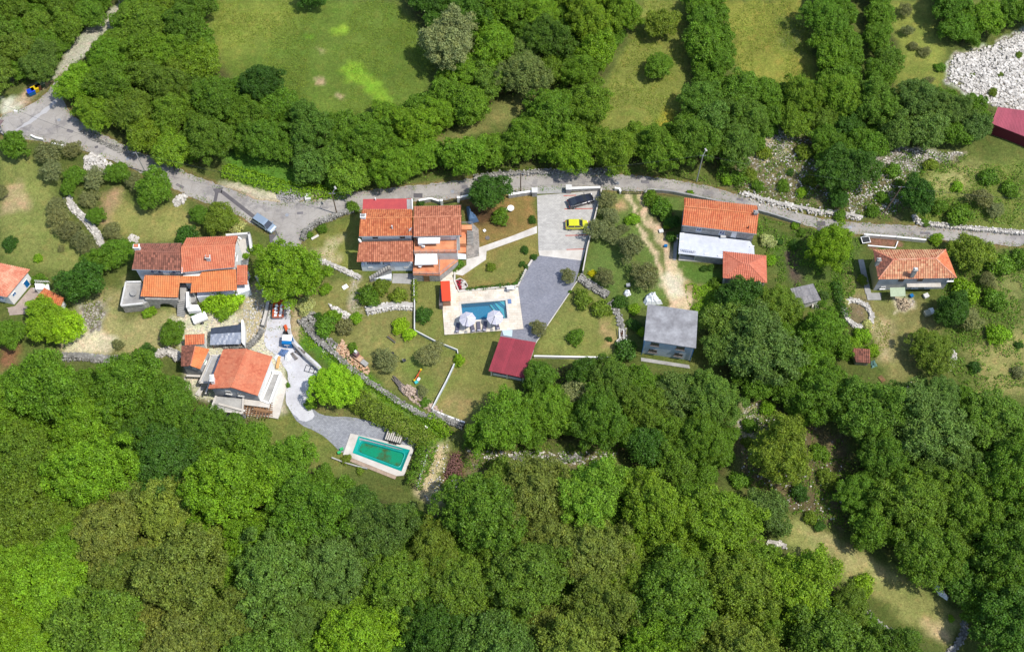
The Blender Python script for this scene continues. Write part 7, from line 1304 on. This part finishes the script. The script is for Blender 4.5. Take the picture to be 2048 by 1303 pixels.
SHR = [(1500,850,16,'g','green shrub in the pale part of the stony hollow'),(1496,885,14,'m','low shrub on the left rim of the stony hollow'),(1640,905,20,'g','green shrub right of the wide dark tree in the stony hollow'),(1655,960,22,'m','olive-toned shrub low in the stony hollow'),(1600,985,20,'d','dark shrub at the foot of the wide dark tree'),(1620,1035,16,'m','shrub above the left tip of the dry clearing'),(1480,960,20,'g','green shrub between cube house wood and stony hollow'),(1535,815,18,'y','fresh shrub at the top of the stony hollow'),(1590,850,20,'g','shrub above the wide dark tree'),(1500,350,16,'m','brownish shrub at the left of the rocky slope'),(1528,305,18,'m','upper brownish shrub in the rocky slope'),(1566,372,14,'g','green shrub low in the rocky slope'),(1608,305,20,'m','wide brownish shrub in the middle of the rocky slope'),(1625,360,18,'m','brownish shrub left of the large dark tree'),(1604,385,12,'y','fresh shrub above the stone bank'),(1540,262,16,'g','green shrub at the top of the rocky slope'),(1765,395,14,'g','shrub right of the small dark tree at the stone bank'),(1745,422,16,'g','shrub at the lower bank by the leaning pole'),(1860,330,16,'m','shrub in the upper right field corner'),(2020,380,20,'g','green shrub near the right edge of the upper right field'),(1880,415,18,'g','shrub left above the right road wall'),(1800,370,12,'g','shrub between leaning pole and round tree'),(1515,372,14,'g','shrub over the left stone bank'),(1475,355,14,'g','shrub at the left end of the stone bank'),(1455,300+60,14,'y','fresh shrub above the road before the stone bank'),(1725,672,18,'y','lush green shrub in the patch below the oval ring'),(1735,650,12,'w','white flowering shrub at the lower right of the oval ring'),(1690,606,10,'w','white flowering shrub at the upper left of the oval ring'),(1680,650,16,'g','green shrub at the lower left of the oval ring'),(20,489,17,'d','round dark clipped shrub on the left meadow'),(76,517,11,'y','small bright round shrub above the left edge house'),(122,498,8,'o','tiny grey shrub on the left meadow'),(78,560,16,'g','shrub behind the right corner of the left edge house'),(236,690,12,'o','small grey shrub on the dry lower left lawn'),(470,452,20,'w','white flowering shrub behind the minivan'),(430,606,27,'l','left part of the bright green creeper below the orange terrace roof'),(463,603,24,'l','right part of the bright green creeper below the orange terrace roof'),(446,625,18,'y','lower part of the bright green creeper near the box trailer'),(300,624,14,'y','yellow-green shrub in front of the arched stone wall'),(386,626,9,'d','small dark shrub left of the box trailer'),(372,470,22,'d','low dark shrub behind the red roof'),(652,578,13,'y','round clipped yellow-green shrub right of the huge tree'),(611,612,20,'w','pale variegated shrub below the huge feathery tree'),(636,634,10,'d','dark shrub in the stone ring below the round clipped shrub'),(737,592,24,'g','green shrub below the stair of the double house'),(762,574,18,'m','second shrub right of it near the double house'),(798,592,18,'m','brownish shrub at the white garden wall'),(846,630,18,'d','dark round shrub by the pool hut lawn'),(800,652,18,'l','lime shrub on the barbecue lawn, upper lobe'),(818,668,14,'l','lime shrub on the barbecue lawn, lower lobe'),(706,694,11,'g','small round shrub at the top of the brick heap'),(690,655,20,'o','grey-leaved shrub above the long garden wall'),(652,650,24,'g','green shrub on the long garden wall corner'),(668,632,16,'y','fresh shrub in the white boulders'),(712,636,14,'y','yellow-green shrub at the right end of the white boulders'),(918,720,13,'y','yellow-green shrub on the fence bend of the garage lawn'),(850,804,11,'g','small shrub at the fence corner'),(622,808,15,'g','shrub at the curved edge of the paved yard'),(1000,434,19,'g','shrub below the dark glossy tree'),(1064,440,9,'d','dark climber on the left parking edge'),(1050,500,9,'d','upper dark shrub on the lawn left of the grey driveway'),(1068,514,8,'d','dark shrub touching the pale strip of the driveway'),(1044,528,7,'d','third dark shrub left of the grey driveway'),(1053,534,6,'d','lowest small dark shrub left of the grey driveway'),(982,534,11,'m','thin shrub on the lawn above the pool'),(918,528,11,'g','green climber under the corner of the lower terrace'),(910,538,7,'g','small plant at the terrace corner path'),(1150,674,18,'g','shrub in the middle of the lower right lawn'),(1218,678,7,'d','tiny shrub near the large round table'),(1165,598,22,'m','shrub below the dark rocky wall'),(1202,616,20,'m','second shrub below the dark rocky wall'),(1140,583,4,'g','tiny round shrub at the driveway edge'),(1264,440,16,'y','yellow-green shrub left of the sandy track'),(1185,547,9,'Y','yellow flowering shrub at the end of the concrete parking wall'),(1268,618,14,'y','fresh green climber left of the cube house, upper'),(1240,604,16,'d','dark climber on the rocky wall'),(1284,664,11,'l','fresh green climber left of the cube house, lower'),(1268,650,14,'d','dark shrub left of the cube house wall'),(1252,702,26,'d','dark bush at the lower left of the cube house'),(1300,398,18,'g','shrub inside the wall right of the track gate'),(1325,418,24,'g','wide shrub left of the stone house'),(1345,444,16,'d','dark shrub at the upper left corner of the stone house'),(1342,474,13,'d','dark shrub beside the stone house path'),(1334,452,8,'y','small yellow shrub left of the stone house'),(1380,386,8,'y','small yellow-green shrub on the road wall'),(1536,482,17,'w','white flowering shrub right of the white roof terrace'),(1588,490,12,'d','round clipped dark shrub in the stone house garden'),(1558,484,8,'d','smaller clipped dark shrub right of the flowering one'),(1540,520,14,'y','yellow-green round shrub right of the pavilion'),(1409,537,8,'d','left half of the small clipped box hedge at the stone house'),(1421,535,8,'d','right half of the small clipped box hedge at the stone house'),(1430,564,12,'g','shrub at the left front of the pavilion'),(1590,452,9,'y','yellow-green vine near the road wall, left'),(1604,466,10,'g','vine hanging over the road wall'),(1872,478,14,'y','fresh shrub behind the ochre house roof'),(1930,582,28,'y','yellow-green bush right of the ochre house'),(1990,600,26,'g','green bush at the right field edge'),(2000,532,28,'g','bush below the road near the right edge'),(2040,520,22,'g','bush cut by the right edge under the road'),(1950,735,14,'d','small round dark shrub in the right dry field'),(1995,668,24,'y','yellow-green shrub in the right field'),(2038,690,9,'d','small dark shrub at the right edge field'),(2035,745,14,'o','grey shrub at the right edge field'),(1915,374,13,'y','small yellow-green shrub in the upper right field'),(1975,354,20,'g','mid green shrub in the upper right field'),(1920,430,26,'g','wide shrub above the right road wall'),(1786,342,18,'g','shrub between the two dark trees on the rocky slope'),(1722,1172,26,'y','bright shrub on the lower edge of the dry clearing'),(1902,1236,8,'y','tiny shrub in the dry clearing end'),(1640,1052,12,'d','dark shrub at the top of the dry clearing'),(1745,702,16,'y','lush lime shrub beside the ruined hut'),(1700,690,20,'y','lush lime shrub above the ruined hut'),(1725,560,12,'m','brown-green shrub left of the ochre house'),(1648,590,10,'b','blue-green shrub right of the grey shed'),(1880,136,12,'g','shrub left of the bright quarry stones'),(2000,150,7,'m','weed clump in the bright quarry stones, middle'),(1945,150,6,'m','weed clump in the bright quarry stones, left'),(1985,185,10,'m','weed clump in the bright quarry stones, low'),(2038,110,8,'m','weed clump in the bright quarry stones, upper right'),(1850,450-5,10,'g','small bush at the start of the right road wall'),(575,770,6,'g','little weed clump at the half-built house corner'),(1680,430,14,'g','green shrub over the stone bank by the road'),(1580,345,8,'d','dark low shrub in the rocky slope'),(720,905+36,9,'m','shrub at the lower left corner of the turquoise pool'),(692,918,11,'m','yellowish shrub on the brown paving of the turquoise pool'),(505,498,11,'y','yellow-green shrub along the white courtyard wall'),(492,492+20,8,'y','small shrub inside the white courtyard wall'),(620,470,8,'g','little shrub by the curved road wall, lower'),(645,458,12,'g','dark shrub by the curved road wall'),(706,414,14,'g','shrub on the road wall above the lamp pole'),(842,407,9,'d','shrub behind the right roof of the double house')]
for x, y, r_, c, lb in SHR: shrub(x, y, r_, c, lb)
# rows of shrubs along the double hedge walls of the garden and the weeds of rocky places
def hedge(label, pts, w, h, colr, name='hedge'):
    rg = np.random.RandomState(len(label)); P = [np.array(G(*p, h*.6)) for p in pts]; Vs, Ns = [], []
    for i in range(len(P)-1):
        a, b_ = P[i], P[i+1]; L = np.linalg.norm(b_-a); m_ = int(L * 260 * (w + 2*h) / 6); e = (b_-a)/L; nn = np.array([-e[1], e[0], 0]); u = rg.uniform(-.3, L+.3, m_); ph = rg.uniform(-.2, math.pi+.2, m_)
        k = 1 + .16*np.sin(u*2.1+i) * np.sin(ph*3+u) + .1*np.sin(u*5.3); d = nn[None]*np.cos(ph)[:, None] + np.array([0,0,1])[None]*np.sin(ph)[:, None]
        c = a[None]*np.array([1,1,0]) + e[None]*u[:, None]; p = c + nn[None]*(np.cos(ph)*w/2*k)[:, None] + np.array([0,0,1])[None]*(np.maximum(0.05, np.sin(ph))**.6*h*k)[:, None] + rg.normal(size=(m_,3))*.09; Vs.append(p); Ns.append(d + rg.normal(size=(m_,3))*.6 + np.array([0,0,.3]))
    V_ = np.concatenate(Vs); me = leafmesh('foliage', V_, np.concatenate(Ns), .24, rg); o = bpy.data.objects.new(name, me); link(o); o.color = (*PAL[colr], 1); return tag(o, label, 'hedge')
hedge('tall dense green hedge slanting from the lime tree to the turquoise pool', [(700,788),(742,815),(790,842),(835,866),(858,884)], 3.4, 2.6, 'm'); hedge('tall hedge end bending down along the right side of the turquoise pool', [(856,884),(850,908),(840,935),(826,966)], 2.6, 2.4, 'g')
hedge('low dark lavender row above the pool terrace kerb', [(934,578),(965,575),(1000,571),(1030,568)], .6, .45, 'd'); hedge('short low dark row beside the grey driveway above the pool', [(1034,566),(1041,556),(1046,545)], .5, .4, 'd'); hedge('ivy strip growing along the foot of the long dry stone wall', [(660,705),(720,752),(780,795),(845,836),(880,856)], .9, .5, 'g')
hedge('overgrown green bank between wall corner and sandy track', [(858,832),(880,850),(898,868)], 1.8, 1.0, 'y'); hedge('green climber on the wall left of the vegetable garden', [(829,560),(829,600)], .8, .8, 'm'); hedge('dense bright weeds bank above the road pull-in', [(450,340),(500,352),(560,372),(620,382),(690,382)], 2.6, 1.0, 'y')
hedge('leafy bank above the road below the top right woods', [(1440,340),(1475,352),(1490,368)], 2.6, 1.6, 'g'); hedge('green hedge right of the oval stone ring', [(1672,565),(1680,600),(1690,630)], 1.3, 1.1, 'd')
# -- filling the woods
PTS = [(60,780,'g'),(200,800,'g'),(330,790,'g'),(450,900,'g'),(330,930,'d'),(100,900,'g'),(30,1010,'m'),(130,850,'y'),(180,890,'y'),(20,1000,'m'),(100,1010,'g'),(110,1070,'y'),(80,1130,'g'),(60,1180,'y'),(110,1200,'y'),(30,1230,'y'),(60,1290,'y'),(220,1050,'t'),(260,1090,'t'),(300,1120,'t'),(350,1080,'t'),(380,1110,'t'),(330,1190,'t'),(280,1230,'t'),(350,1240,'t'),(400,1270,'t'),(420,1180,'m'),(460,1100,'y'),(480,1130,'g'),(200,1200,'g'),(160,1270,'g'),(440,1010,'y'),(480,1000,'y'),(560,1000,'g'),(600,1030,'y'),(640,1040,'d'),(680,1040,'d'),(620,1110,'b'),(700,1110,'b'),(760,1160,'g'),(650,1170,'b'),(840,1060,'b'),(880,1110,'m'),(900,1170,'m'),(850,1200,'m'),(740,1240,'y'),(700,1280,'y'),(800,1230,'g'),(850,1260,'d'),(960,1200,'g'),(980,1140,'m'),(820,1300,'d'),(540,1200,'b'),(580,1260,'b'),(540,1290,'g'),(950,1030,'g'),(1000,1050,'g'),(1040,1020,'t'),(1060,1050,'t'),(1120,1020,'b'),(1220,1010,'y'),(1240,1050,'y'),(1280,1060,'m'),(1230,1120,'m'),(1100,1100,'t'),(1160,1110,'t'),(1180,1160,'t'),(1070,1160,'g'),(1130,1190,'t'),(1270,1130,'m'),(1310,1160,'m'),(1370,1080,'g'),(1430,1040,'y'),(1450,1080,'m'),(1400,1130,'g'),(1250,1180,'g'),(1300,1220,'g'),(1380,1220,'g'),(1480,1170,'m'),(1490,1240,'m'),(1430,1280,'t'),(1220,1290,'y'),(1150,1290,'t'),(1040,1280,'b'),(1350,1280,'g'),(1500,1100,'g'),(1560,1120,'g'),(1590,1160,'y'),(1620,1180,'m'),(1580,1230,'g'),(1660,1250,'m'),(1700,1280,'d'),(1600,1290,'g'),
 (1750,960,'g'),(1800,920,'g'),(1850,830,'b'),(1900,860,'b'),(1880,920,'b'),(1960,860,'g'),(1980,950,'g'),(2030,1000,'g'),(1700,1010,'g'),(1740,1040,'g'),(1800,1060,'g'),(1850,1100,'g'),(1930,1010,'g'),(1980,1100,'g'),(2020,1180,'g'),(1940,1180,'d'),(1880,1040,'m'),(2010,1250,'d'),(1960,1270,'g'),(1100,770,'g'),(1090,840,'g'),(1180,760,'d'),(1270,780,'m'),(1260,740,'d'),(1420,830,'g'),(1430,750,'b'),(1340,920,'g'),(1420,930,'m'),(1040,850,'y'),(1000,860,'g'),(960,840,'g'),(1180,860,'g'),(1200,800,'g'),(1570,600,'m'),(1560,560,'m'),(1600,640,'g'),(1640,700,'y'),(1650,660,'g'),(1620,740,'g'),(1590,780,'g'),(1680,770,'g'),
 (150,150,'y'),(150,200,'y'),(310,40,'m'),(350,60,'g'),(420,70,'d'),(330,90,'y'),(300,140,'d'),(370,130,'m'),(420,110,'y'),(240,180,'g'),(280,180,'m'),(250,240,'m'),(360,240,'m'),(400,230,'d'),(340,270,'y'),(460,200,'g'),(560,240,'g'),(600,260,'g'),(480,260,'g'),(620,290,'b'),(690,240,'d'),(720,260,'g'),(830,250,'y'),(800,300,'g'),(760,330,'y'),(940,160,'g'),(900,200,'g'),(960,110,'y'),(860,20,'d'),(940,20,'d'),(1010,40,'g'),(1100,60,'d'),(1080,20,'y'),(1170,20,'m'),(1200,60,'y'),(1150,110,'g'),(1060,130,'o'),(1100,120,'m'),(1170,150,'g'),(1200,110,'y'),(1050,100,'g'),(1090,250,'g'),(1110,290,'y'),(1060,300,'g'),(1250,250,'y'),(1240,280,'m'),(1300,290,'g'),(1380,300,'g'),(1400,220,'g'),(1430,240,'b'),(1500,180,'g'),(1560,190,'g'),(1400,30,'g'),(1660,60,'g'),(1680,130,'g'),(1760,80,'g'),(1650,160,'y'),(1650,220,'m'),(1720,220,'g'),(1800,240,'b'),(1850,180,'b'),(1680,280,'d'),(1930,200,'b'),(1960,40,'y'),(1900,40,'d'),(60,60,'g'),(30,110,'m'),(100,40,'m'),(170,30,'g'),(60,150,'b')]
def EX(P): return [(-60 if x == 0 else 2110 if x == 2048 else x, -60 if y == 0 else 1365 if y == 1303 else y) for x, y in P]
def edged(x, y, P):
    m_ = 1e9
    for i in range(len(P)):
        (x0, y0), (x1, y1) = P[i], P[(i+1) % len(P)]; L = (x1-x0)**2+(y1-y0)**2+1e-9; t = max(0, min(1, ((x-x0)*(x1-x0)+(y-y0)*(y1-y0))/L)); m_ = min(m_, math.hypot(x-x0-t*(x1-x0), y-y0-t*(y1-y0)))
    return m_
def inpoly(x, y, P):
    s = False
    for i in range(len(P)):
        (x0, y0), (x1, y1) = P[i], P[(i+1) % len(P)]
        if (y0 > y) != (y1 > y) and x < (x1-x0)*(y-y0)/(y1-y0)+x0: s = not s
    return s
def colat(x, y):
    D = sorted((math.hypot(a-x, (b_-y)*1.1) + rt.uniform(0, 26), c) for a, b_, c in PTS)[:3]; w = [1/(d+14)**1.6 for d, _ in D]; T = sum(w)
    return D[0][1], tuple(sum(PAL[c][i]*k for (_, c), k in zip(D, w))/T for i in range(3))
fills = []
SPAN = {'A': (1.9,3.6), 'B': (1.9,4.2), 'C': (2.0,4.4), 'D1': (2.0,3.4), 'D2': (2.0,3.8), 'D3': (2.0,3.4), 'D4': (2.0,3.6), 'F': (2.6,6.4), 'G': (2.2,5.0), 'H': (2.4,6.0), 'J': (2.0,4.2)}
for key, P in WOODS.items():
    P = EX(P); lo, hi = SPAN[key]; xa, xb = min(p[0] for p in P), max(p[0] for p in P); ya, yb = min(p[1] for p in P), max(p[1] for p in P); ar = (xb-xa)*(yb-ya)
    for ps, (fr, sep) in enumerate(((1.0, .72), (.75, .68), (.5, .64), (.28, .60), (0, .56))):
        r0 = lo + (hi-lo)*fr
        for _ in range(int(ar / 90)):
            x, y = rt.uniform(xa-12, xb+12), rt.uniform(ya-12, yb+14)
            if x < -32 or x > 2080 or y > 1345 or y < -30 or not inpoly(x, y, P): continue
            r = r0 * rt.uniform(.88, 1.12); w = G(x, y, .9*r)
            if edged(x, y, P) < (.36 if key[0] != 'D' else .2) * r / SC(y): continue
            if any(math.hypot(w.x-q[0], w.y-q[1]) < sep*(r + q[2]) for q in placed): continue
            ck, cv = colat(x, y); tt = tree(x, y, 0, ck, 'big' if r > 3.9 else 'tree', rm=r); tt.children[0].color = vary(cv, .1); fills.append(key)
print('TREES', sum(1 for q in placed if q[7] in ('tree', 'big')), 'olive', sum(1 for q in placed if q[7] == 'olive'), 'shrub', sum(1 for q in placed if q[7] == 'shrub'))
BT = sorted([q for q in placed if q[7] in ('tree', 'big', 'fir')], key=lambda q: -q[2] - (9 if q[6].get('label') != '?' else 0))
rest = BT[300:]; 
if rest:
    cs, cc2 = [], []
    for q in rest:
        t = q[6]; cr = t.children[0] if t.children[0].name.startswith('crown') else t.children[1]; me = cr.data; n_ = len(me.vertices); co = np.empty(n_*3, np.float32); me.vertices.foreach_get('co', co); co = co.reshape(-1, 4, 3); r_ = np.random.RandomState(len(cs)); co = co[r_.rand(len(co)) < .6]; ce = co.mean(1, keepdims=True); co = (ce + (co-ce)*1.3).reshape(-1, 3) + np.array([0, 0, cr.location.z], np.float32); a = t.rotation_euler.z; sx, sy, sz = t.scale; X1, Y1 = co[:, 0]*sx, co[:, 1]*sy; cs.append(np.stack([X1*math.cos(a)-Y1*math.sin(a)+t.location.x, X1*math.sin(a)+Y1*math.cos(a)+t.location.y, co[:, 2]*sz+t.location.z], 1))
        for ch in list(t.children): bpy.data.objects.remove(ch)
        bpy.data.objects.remove(t); placed.remove(q)
    co = np.concatenate(cs); n_ = len(co)//4; me = bpy.data.meshes.new('small_trees'); me.vertices.add(n_*4); me.vertices.foreach_set('co', co.astype(np.float32).reshape(-1)); me.loops.add(n_*4); me.loops.foreach_set('vertex_index', np.arange(n_*4)); me.polygons.add(n_); me.polygons.foreach_set('loop_start', np.arange(n_)*4); me.polygons.foreach_set('loop_total', np.full(n_, 4)); me.update(calc_edges=True); me.materials.append(m_leaf)
    o = bpy.data.objects.new('small_trees', me); link(o); o.color = (*PAL['g'], 1); o['kind'] = 'stuff'; print('merged', len(rest))
# -- a label of its own for every tree the loops planted
LM = [(40,60,'at the top left corner'),(170,170,'right of the junction waste bins'),(330,60,'left of the large meadow'),(330,230,'above the upper road bend'),(480,250,'below the left rim of the large meadow'),(640,310,'above the gravel pull-in'),(800,280,'between large meadow and road'),(850,20,'at the top right of the large meadow'),(960,140,'beside the silvery willow-like tree'),(1080,60,'at the top centre'),(1180,130,'left of the narrow meadow'),(1090,290,'above the parking area'),(1270,270,'at the foot of the narrow meadow'),(1400,40,'in the left hedge row at the top'),(1440,230,'below the middle top meadow'),(1660,80,'in the middle hedge row at the top'),(1760,80,'in the right hedge row at the top'),(1700,220,'below the hedge rows'),(1880,230,'below the quarry stones'),(1920,50,'at the top right corner'),
 (60,300,'at the left junction wall'),(120,420,'on the left meadow edge'),(210,380,'by the white stone heap'),(780,700,'on the barbecue lawn'),(1130,560,'at the grey driveway'),(1210,440,'along the parking wall'),(1270,520,'beside the sandy track'),(1840,60,'in the rightmost top meadow'),(1980,410,'in the upper right field'),(500,850,'below the half-built house'),
 (60,800,'in the lower forest below the left lawn'),(250,800,'in the forest below the half ring of stones'),(430,880,'in the forest left of the turquoise pool'),(620,970,'in the forest below the turquoise pool'),(60,960,'in the forest at the left edge'),(220,1000,'in the lower left forest'),(420,1040,'in the forest left of bottom centre'),(60,1180,'in the lime patch near the lower left corner'),(250,1180,'in the tan patch at the lower left'),(430,1220,'by the bottom edge right of the tan patch'),(620,1120,'in the forest between sandy track and bottom edge'),(640,1270,'around the silver shrub at the bottom edge'),(830,1080,'below the end of the sandy track'),(850,1240,'by the bottom edge left of centre'),(1040,1020,'below the sunken path'),(1030,1180,'in the bottom centre forest'),(1220,1060,'in the forest below the planter frames'),(1230,1240,'by the bottom edge right of centre'),(1400,1060,'left of the round bluish tree'),(1430,1220,'in the lower right forest before the clearing'),(1600,1190,'below the dry clearing'),(1640,1290,'by the bottom edge under the dry clearing'),
 (990,850,'below the garage lawn'),(1120,800,'in the middle wood below the long white wall'),(1260,770,'left below the cube house'),(1400,770,'right below the cube house'),(1370,930,'in the middle wood above the lower forest'),(1480,740,'beside the very large bluish tree'),(1580,620,'between pavilion and grey shed'),(1640,740,'left of the ruined hut'),(1780,850,'below the ochre house garden'),(1950,850,'right of the ochre garden at the forest edge'),(1740,1010,'right of the stony hollow'),(1880,1010,'in the right forest'),(2020,1040,'at the right edge in the forest'),(1850,1110,'above the dry clearing'),(2000,1220,'in the lower right corner')]
ORD = ['first','second','third','fourth','fifth','sixth','seventh','eighth','ninth','tenth','eleventh','twelfth','thirteenth','fourteenth','fifteenth','sixteenth','seventeenth','eighteenth']
buckets = {}
for q in placed:
    if q[6].get('label') != '?': continue
    lm = min(LM, key=lambda a: math.hypot(a[0]-q[4], (a[1]-q[5])*1.2))[2]; sizew = '' ; buckets.setdefault((q[3], lm, 'olive' if q[7] == 'olive' else 'tree'), []).append(q)
for (c, lm, kd), L in buckets.items():
    L.sort(key=lambda q: q[4])
    for i, q in enumerate(L):
        kw = {'olive': 'olive tree', 'tree': 'tree'}[kd]
        base_ = '%s %s %s' % (WORD[c], kw, lm)
        if len(L) == 1: s_ = base_
        elif len(L) == 2: s_ = ('left' if i == 0 else 'right') + ' of two: ' + base_
        elif i == len(L)-1: s_ = 'rightmost ' + base_
        elif i == 0: s_ = 'leftmost ' + base_
        else: s_ = ORD[min(i, 17)] + ' from left, ' + base_
        q[6]['label'] = s_.capitalize() if False else s_
        q[6]['group'] = ('woodland trees ' if kd == 'tree' else 'olive trees ') + lm
# ================================================================ LOW GROWTH
def scatter(name, label, outlines, n_, hmax, size, cols, seed, kind='stuff', avoid=True, cat=None):
    r = np.random.RandomState(seed); PX = []; 
    areas = [abs(sum(o[i][0]*o[(i+1) % len(o)][1]-o[(i+1) % len(o)][0]*o[i][1] for i in range(len(o))))/2 for o in outlines]; T = sum(areas)
    for o, a in zip(outlines, areas):
        k = int(n_*a/T); P = [(p.x, p.y) for p in gx(o)]; xa, xb = min(p[0] for p in P)-1, max(p[0] for p in P)+1; ya, yb = min(p[1] for p in P)-1, max(p[1] for p in P)+1
        X_ = r.uniform(xa, xb, k*3); Y_ = r.uniform(ya, yb, k*3); nz = vnoise(X_, Y_, 1.7, seed) + .5*vnoise(X_, Y_, .7, seed+1); ok = (sdist(X_, Y_, P) > nz*1.6) & (nz > -.22); PX.append(np.stack([X_[ok][:k], Y_[ok][:k]], 1))
    XY = np.concatenate(PX)
    if avoid:
        for o in (ROAD, PATIO, PARK, DRIVE, STRIP, PWALK, DECK, TDECK): XY = XY[sdist(XY[:, 0], XY[:, 1], gx(o)) < -.35]
    m_ = len(XY); hh = np.clip(hmax*(.5 + vnoise(XY[:, 0], XY[:, 1], 1.1, seed+3)*1.4), .04, 9); Z_ = r.uniform(0, 1, m_)**.6*hh; V_ = np.concatenate([XY, Z_[:, None] + (.2 if name == 'fallen_leaves' else 0)], 1); me = leafmesh(name, V_, r.normal(size=(m_, 3))*.7 + np.array([0,0,1]), size, r)
    o = bpy.data.objects.new(name, me); link(o); o.color = (*cols, 1); return tag(o, label, cat, None, kind)
scatter('undergrowth', None, list(WOODS.values()), 110000, 2.4, .34, PAL['g'][:3], 31); scatter('undergrowth', None, list(WOODS.values()), 16000, .7, .3, PAL['m'][:3], 32)
scatter('rough_scrub', None, [[(0,185),(110,135),(150,75),(240,0),(0,0)], [(430,290),(560,310),(640,360),(1000,330),(1360,340),(1480,365),(1480,385),(1380,362),(1180,342),(1000,345),(700,380),(560,380),(440,350)], [(1830,330),(2048,330),(2048,455),(1830,440)], [(1480,380),(1560,250),(1700,330),(1800,300),(1940,310),(1830,400),(1790,440),(1650,425)], [(1470,790),(1700,880),(1690,1060),(1500,1000)], [(920,890),(1240,890),(1230,935),(930,935)], [(1880,500),(2048,500),(2048,780),(1960,790),(1900,760)], [(1500,430),(1720,480),(1700,640),(1560,580)]], 46000, .7, .24, PAL['g'][:3], 33)
scatter('rough_scrub', None, [[(1830,330),(2048,330),(2048,455),(1830,440)], [(1480,380),(1560,250),(1700,330),(1800,300),(1940,310),(1830,400),(1790,440),(1650,425)], [(0,185),(110,135),(150,75),(240,0),(0,0)], [(1470,790),(1700,880),(1690,1060),(1500,1000)], [(860,860),(1240,890),(1230,935),(860,960)]], 14000, .5, .2, PAL['t'][:3], 34)
scatter('long_grass', None, [[(598,640),(680,700),(760,770),(860,832),(905,870),(860,895),(760,825),(680,745),(600,690)], [(1690,660),(1745,680),(1750,720),(1700,700)], [(1370,570),(1450,560),(1440,640),(1390,640)]], 16000, .45, .2, PAL['y'][:3], 35)
scatter('white_umbels', None, [[(636,690),(655,695),(660,715),(640,712)], [(672,708),(700,735),(720,765),(690,750)], [(1690,600),(1700,602),(1690,640),(1684,610)], [(1730,640),(1755,635),(1752,655),(1735,655)], [(455,405),(480,415),(500,440),(480,440)]], 700, .6, .16, (.62,.66,.55), 36)
LAWN = [G_[i][0] for i in (0, 7, 9, 11, 12, 17, 27, 30, 34, 37, 44, 57)]
scatter('lawn_tufts', None, LAWN, 42000, .12, .16, P_(98,118,42)[:3], 37); scatter('lawn_tufts', None, LAWN[4:], 6000, .08, .12, P_(126,130,66)[:3], 38)
scatter('fallen_leaves', None, [[(888,618),(900,624),(908,640),(894,634)], [(952,590),(960,588),(962,596),(954,596)], [(914,596),(922,596),(922,604),(914,604)]], 260, .03, .1, P_(210,150,60)[:3], 39, avoid=False)
# bare grey bushes
def bare(label, px_, py_, rpx):
    r = random.Random(int(px_)); p = G(px_, py_); R_ = rpx*SC(py_); mb = MB()
    for i in range(46):
        a = r.uniform(0, 6.28); e = r.uniform(.3, 1.2); q = Vector((math.cos(a)*math.cos(e), math.sin(a)*math.cos(e), math.sin(e)))*R_*r.uniform(.7, 1.2); m_ = q*.5 + Vector((0,0,.2)); mb.tube(p, p+m_, .04, .025, 4, False)
        for k in range(3): mb.tube(p+m_, p+q+Vector((r.uniform(-.4,.4), r.uniform(-.4,.4), r.uniform(-.1,.3))), .022, .008, 3, False)
    tag(mb.build('bare_bush', m_twig), label, 'bush')
bare('bare grey twiggy bush above the junction waste bins', 52, 148, 22); bare('bare grey branches in the dark gap of the middle wood', 1312, 800, 16); bare('fallen grey branches left of the junction bins', 30, 160, 14); bare('bare twiggy bush in the lower forest left', 140, 905, 12); bare('silver bare twigs at the lower edge of the dry clearing', 1710, 1225, 14)

def verge(name, polys, n_, col, seed, size=.16, h=.22):
    r = np.random.RandomState(seed); out = []
    for o in polys:
        P = [np.array(G(*q)[:2]) for q in o]; L = [np.linalg.norm(P[i]-P[i-1]) for i in range(len(P))]; T = sum(L)
        for i in range(len(P)):
            k = int(n_*L[i]/T); u = r.rand(k, 1); e = (P[i]-P[i-1])/(L[i]+1e-6); nn = np.array([-e[1], e[0]]); out.append(P[i-1] + (P[i]-P[i-1])*u + nn*(r.normal(size=(k, 1))*.35))
    XY = np.concatenate(out); XY = XY[(vnoise(XY[:, 0], XY[:, 1], 1.5, seed) > -.05) & (sdist(XY[:, 0], XY[:, 1], gx(TDECK)) < -.3) & (sdist(XY[:, 0], XY[:, 1], gx(PARK)) < -.3)]; m_ = len(XY); V_ = np.concatenate([XY, r.uniform(.03, h, (m_, 1))], 1); o = bpy.data.objects.new(name, leafmesh(name, V_, r.normal(size=(m_, 3))*.7 + np.array([0,0,1]), size, r)); link(o); o.color = (*col, 1); o['kind'] = 'stuff'
verge('verge_weeds', [ROAD], 9000, PAL['g'], 51); verge('verge_weeds', [ROAD], 4000, PAL['t'], 52); verge('verge_weeds', [PATIO], 900, PAL['t'], 54, .12, .1); verge('leaf_litter', [ROAD], 7000, P_(150,112,80)[:3], 53, .12, .05)
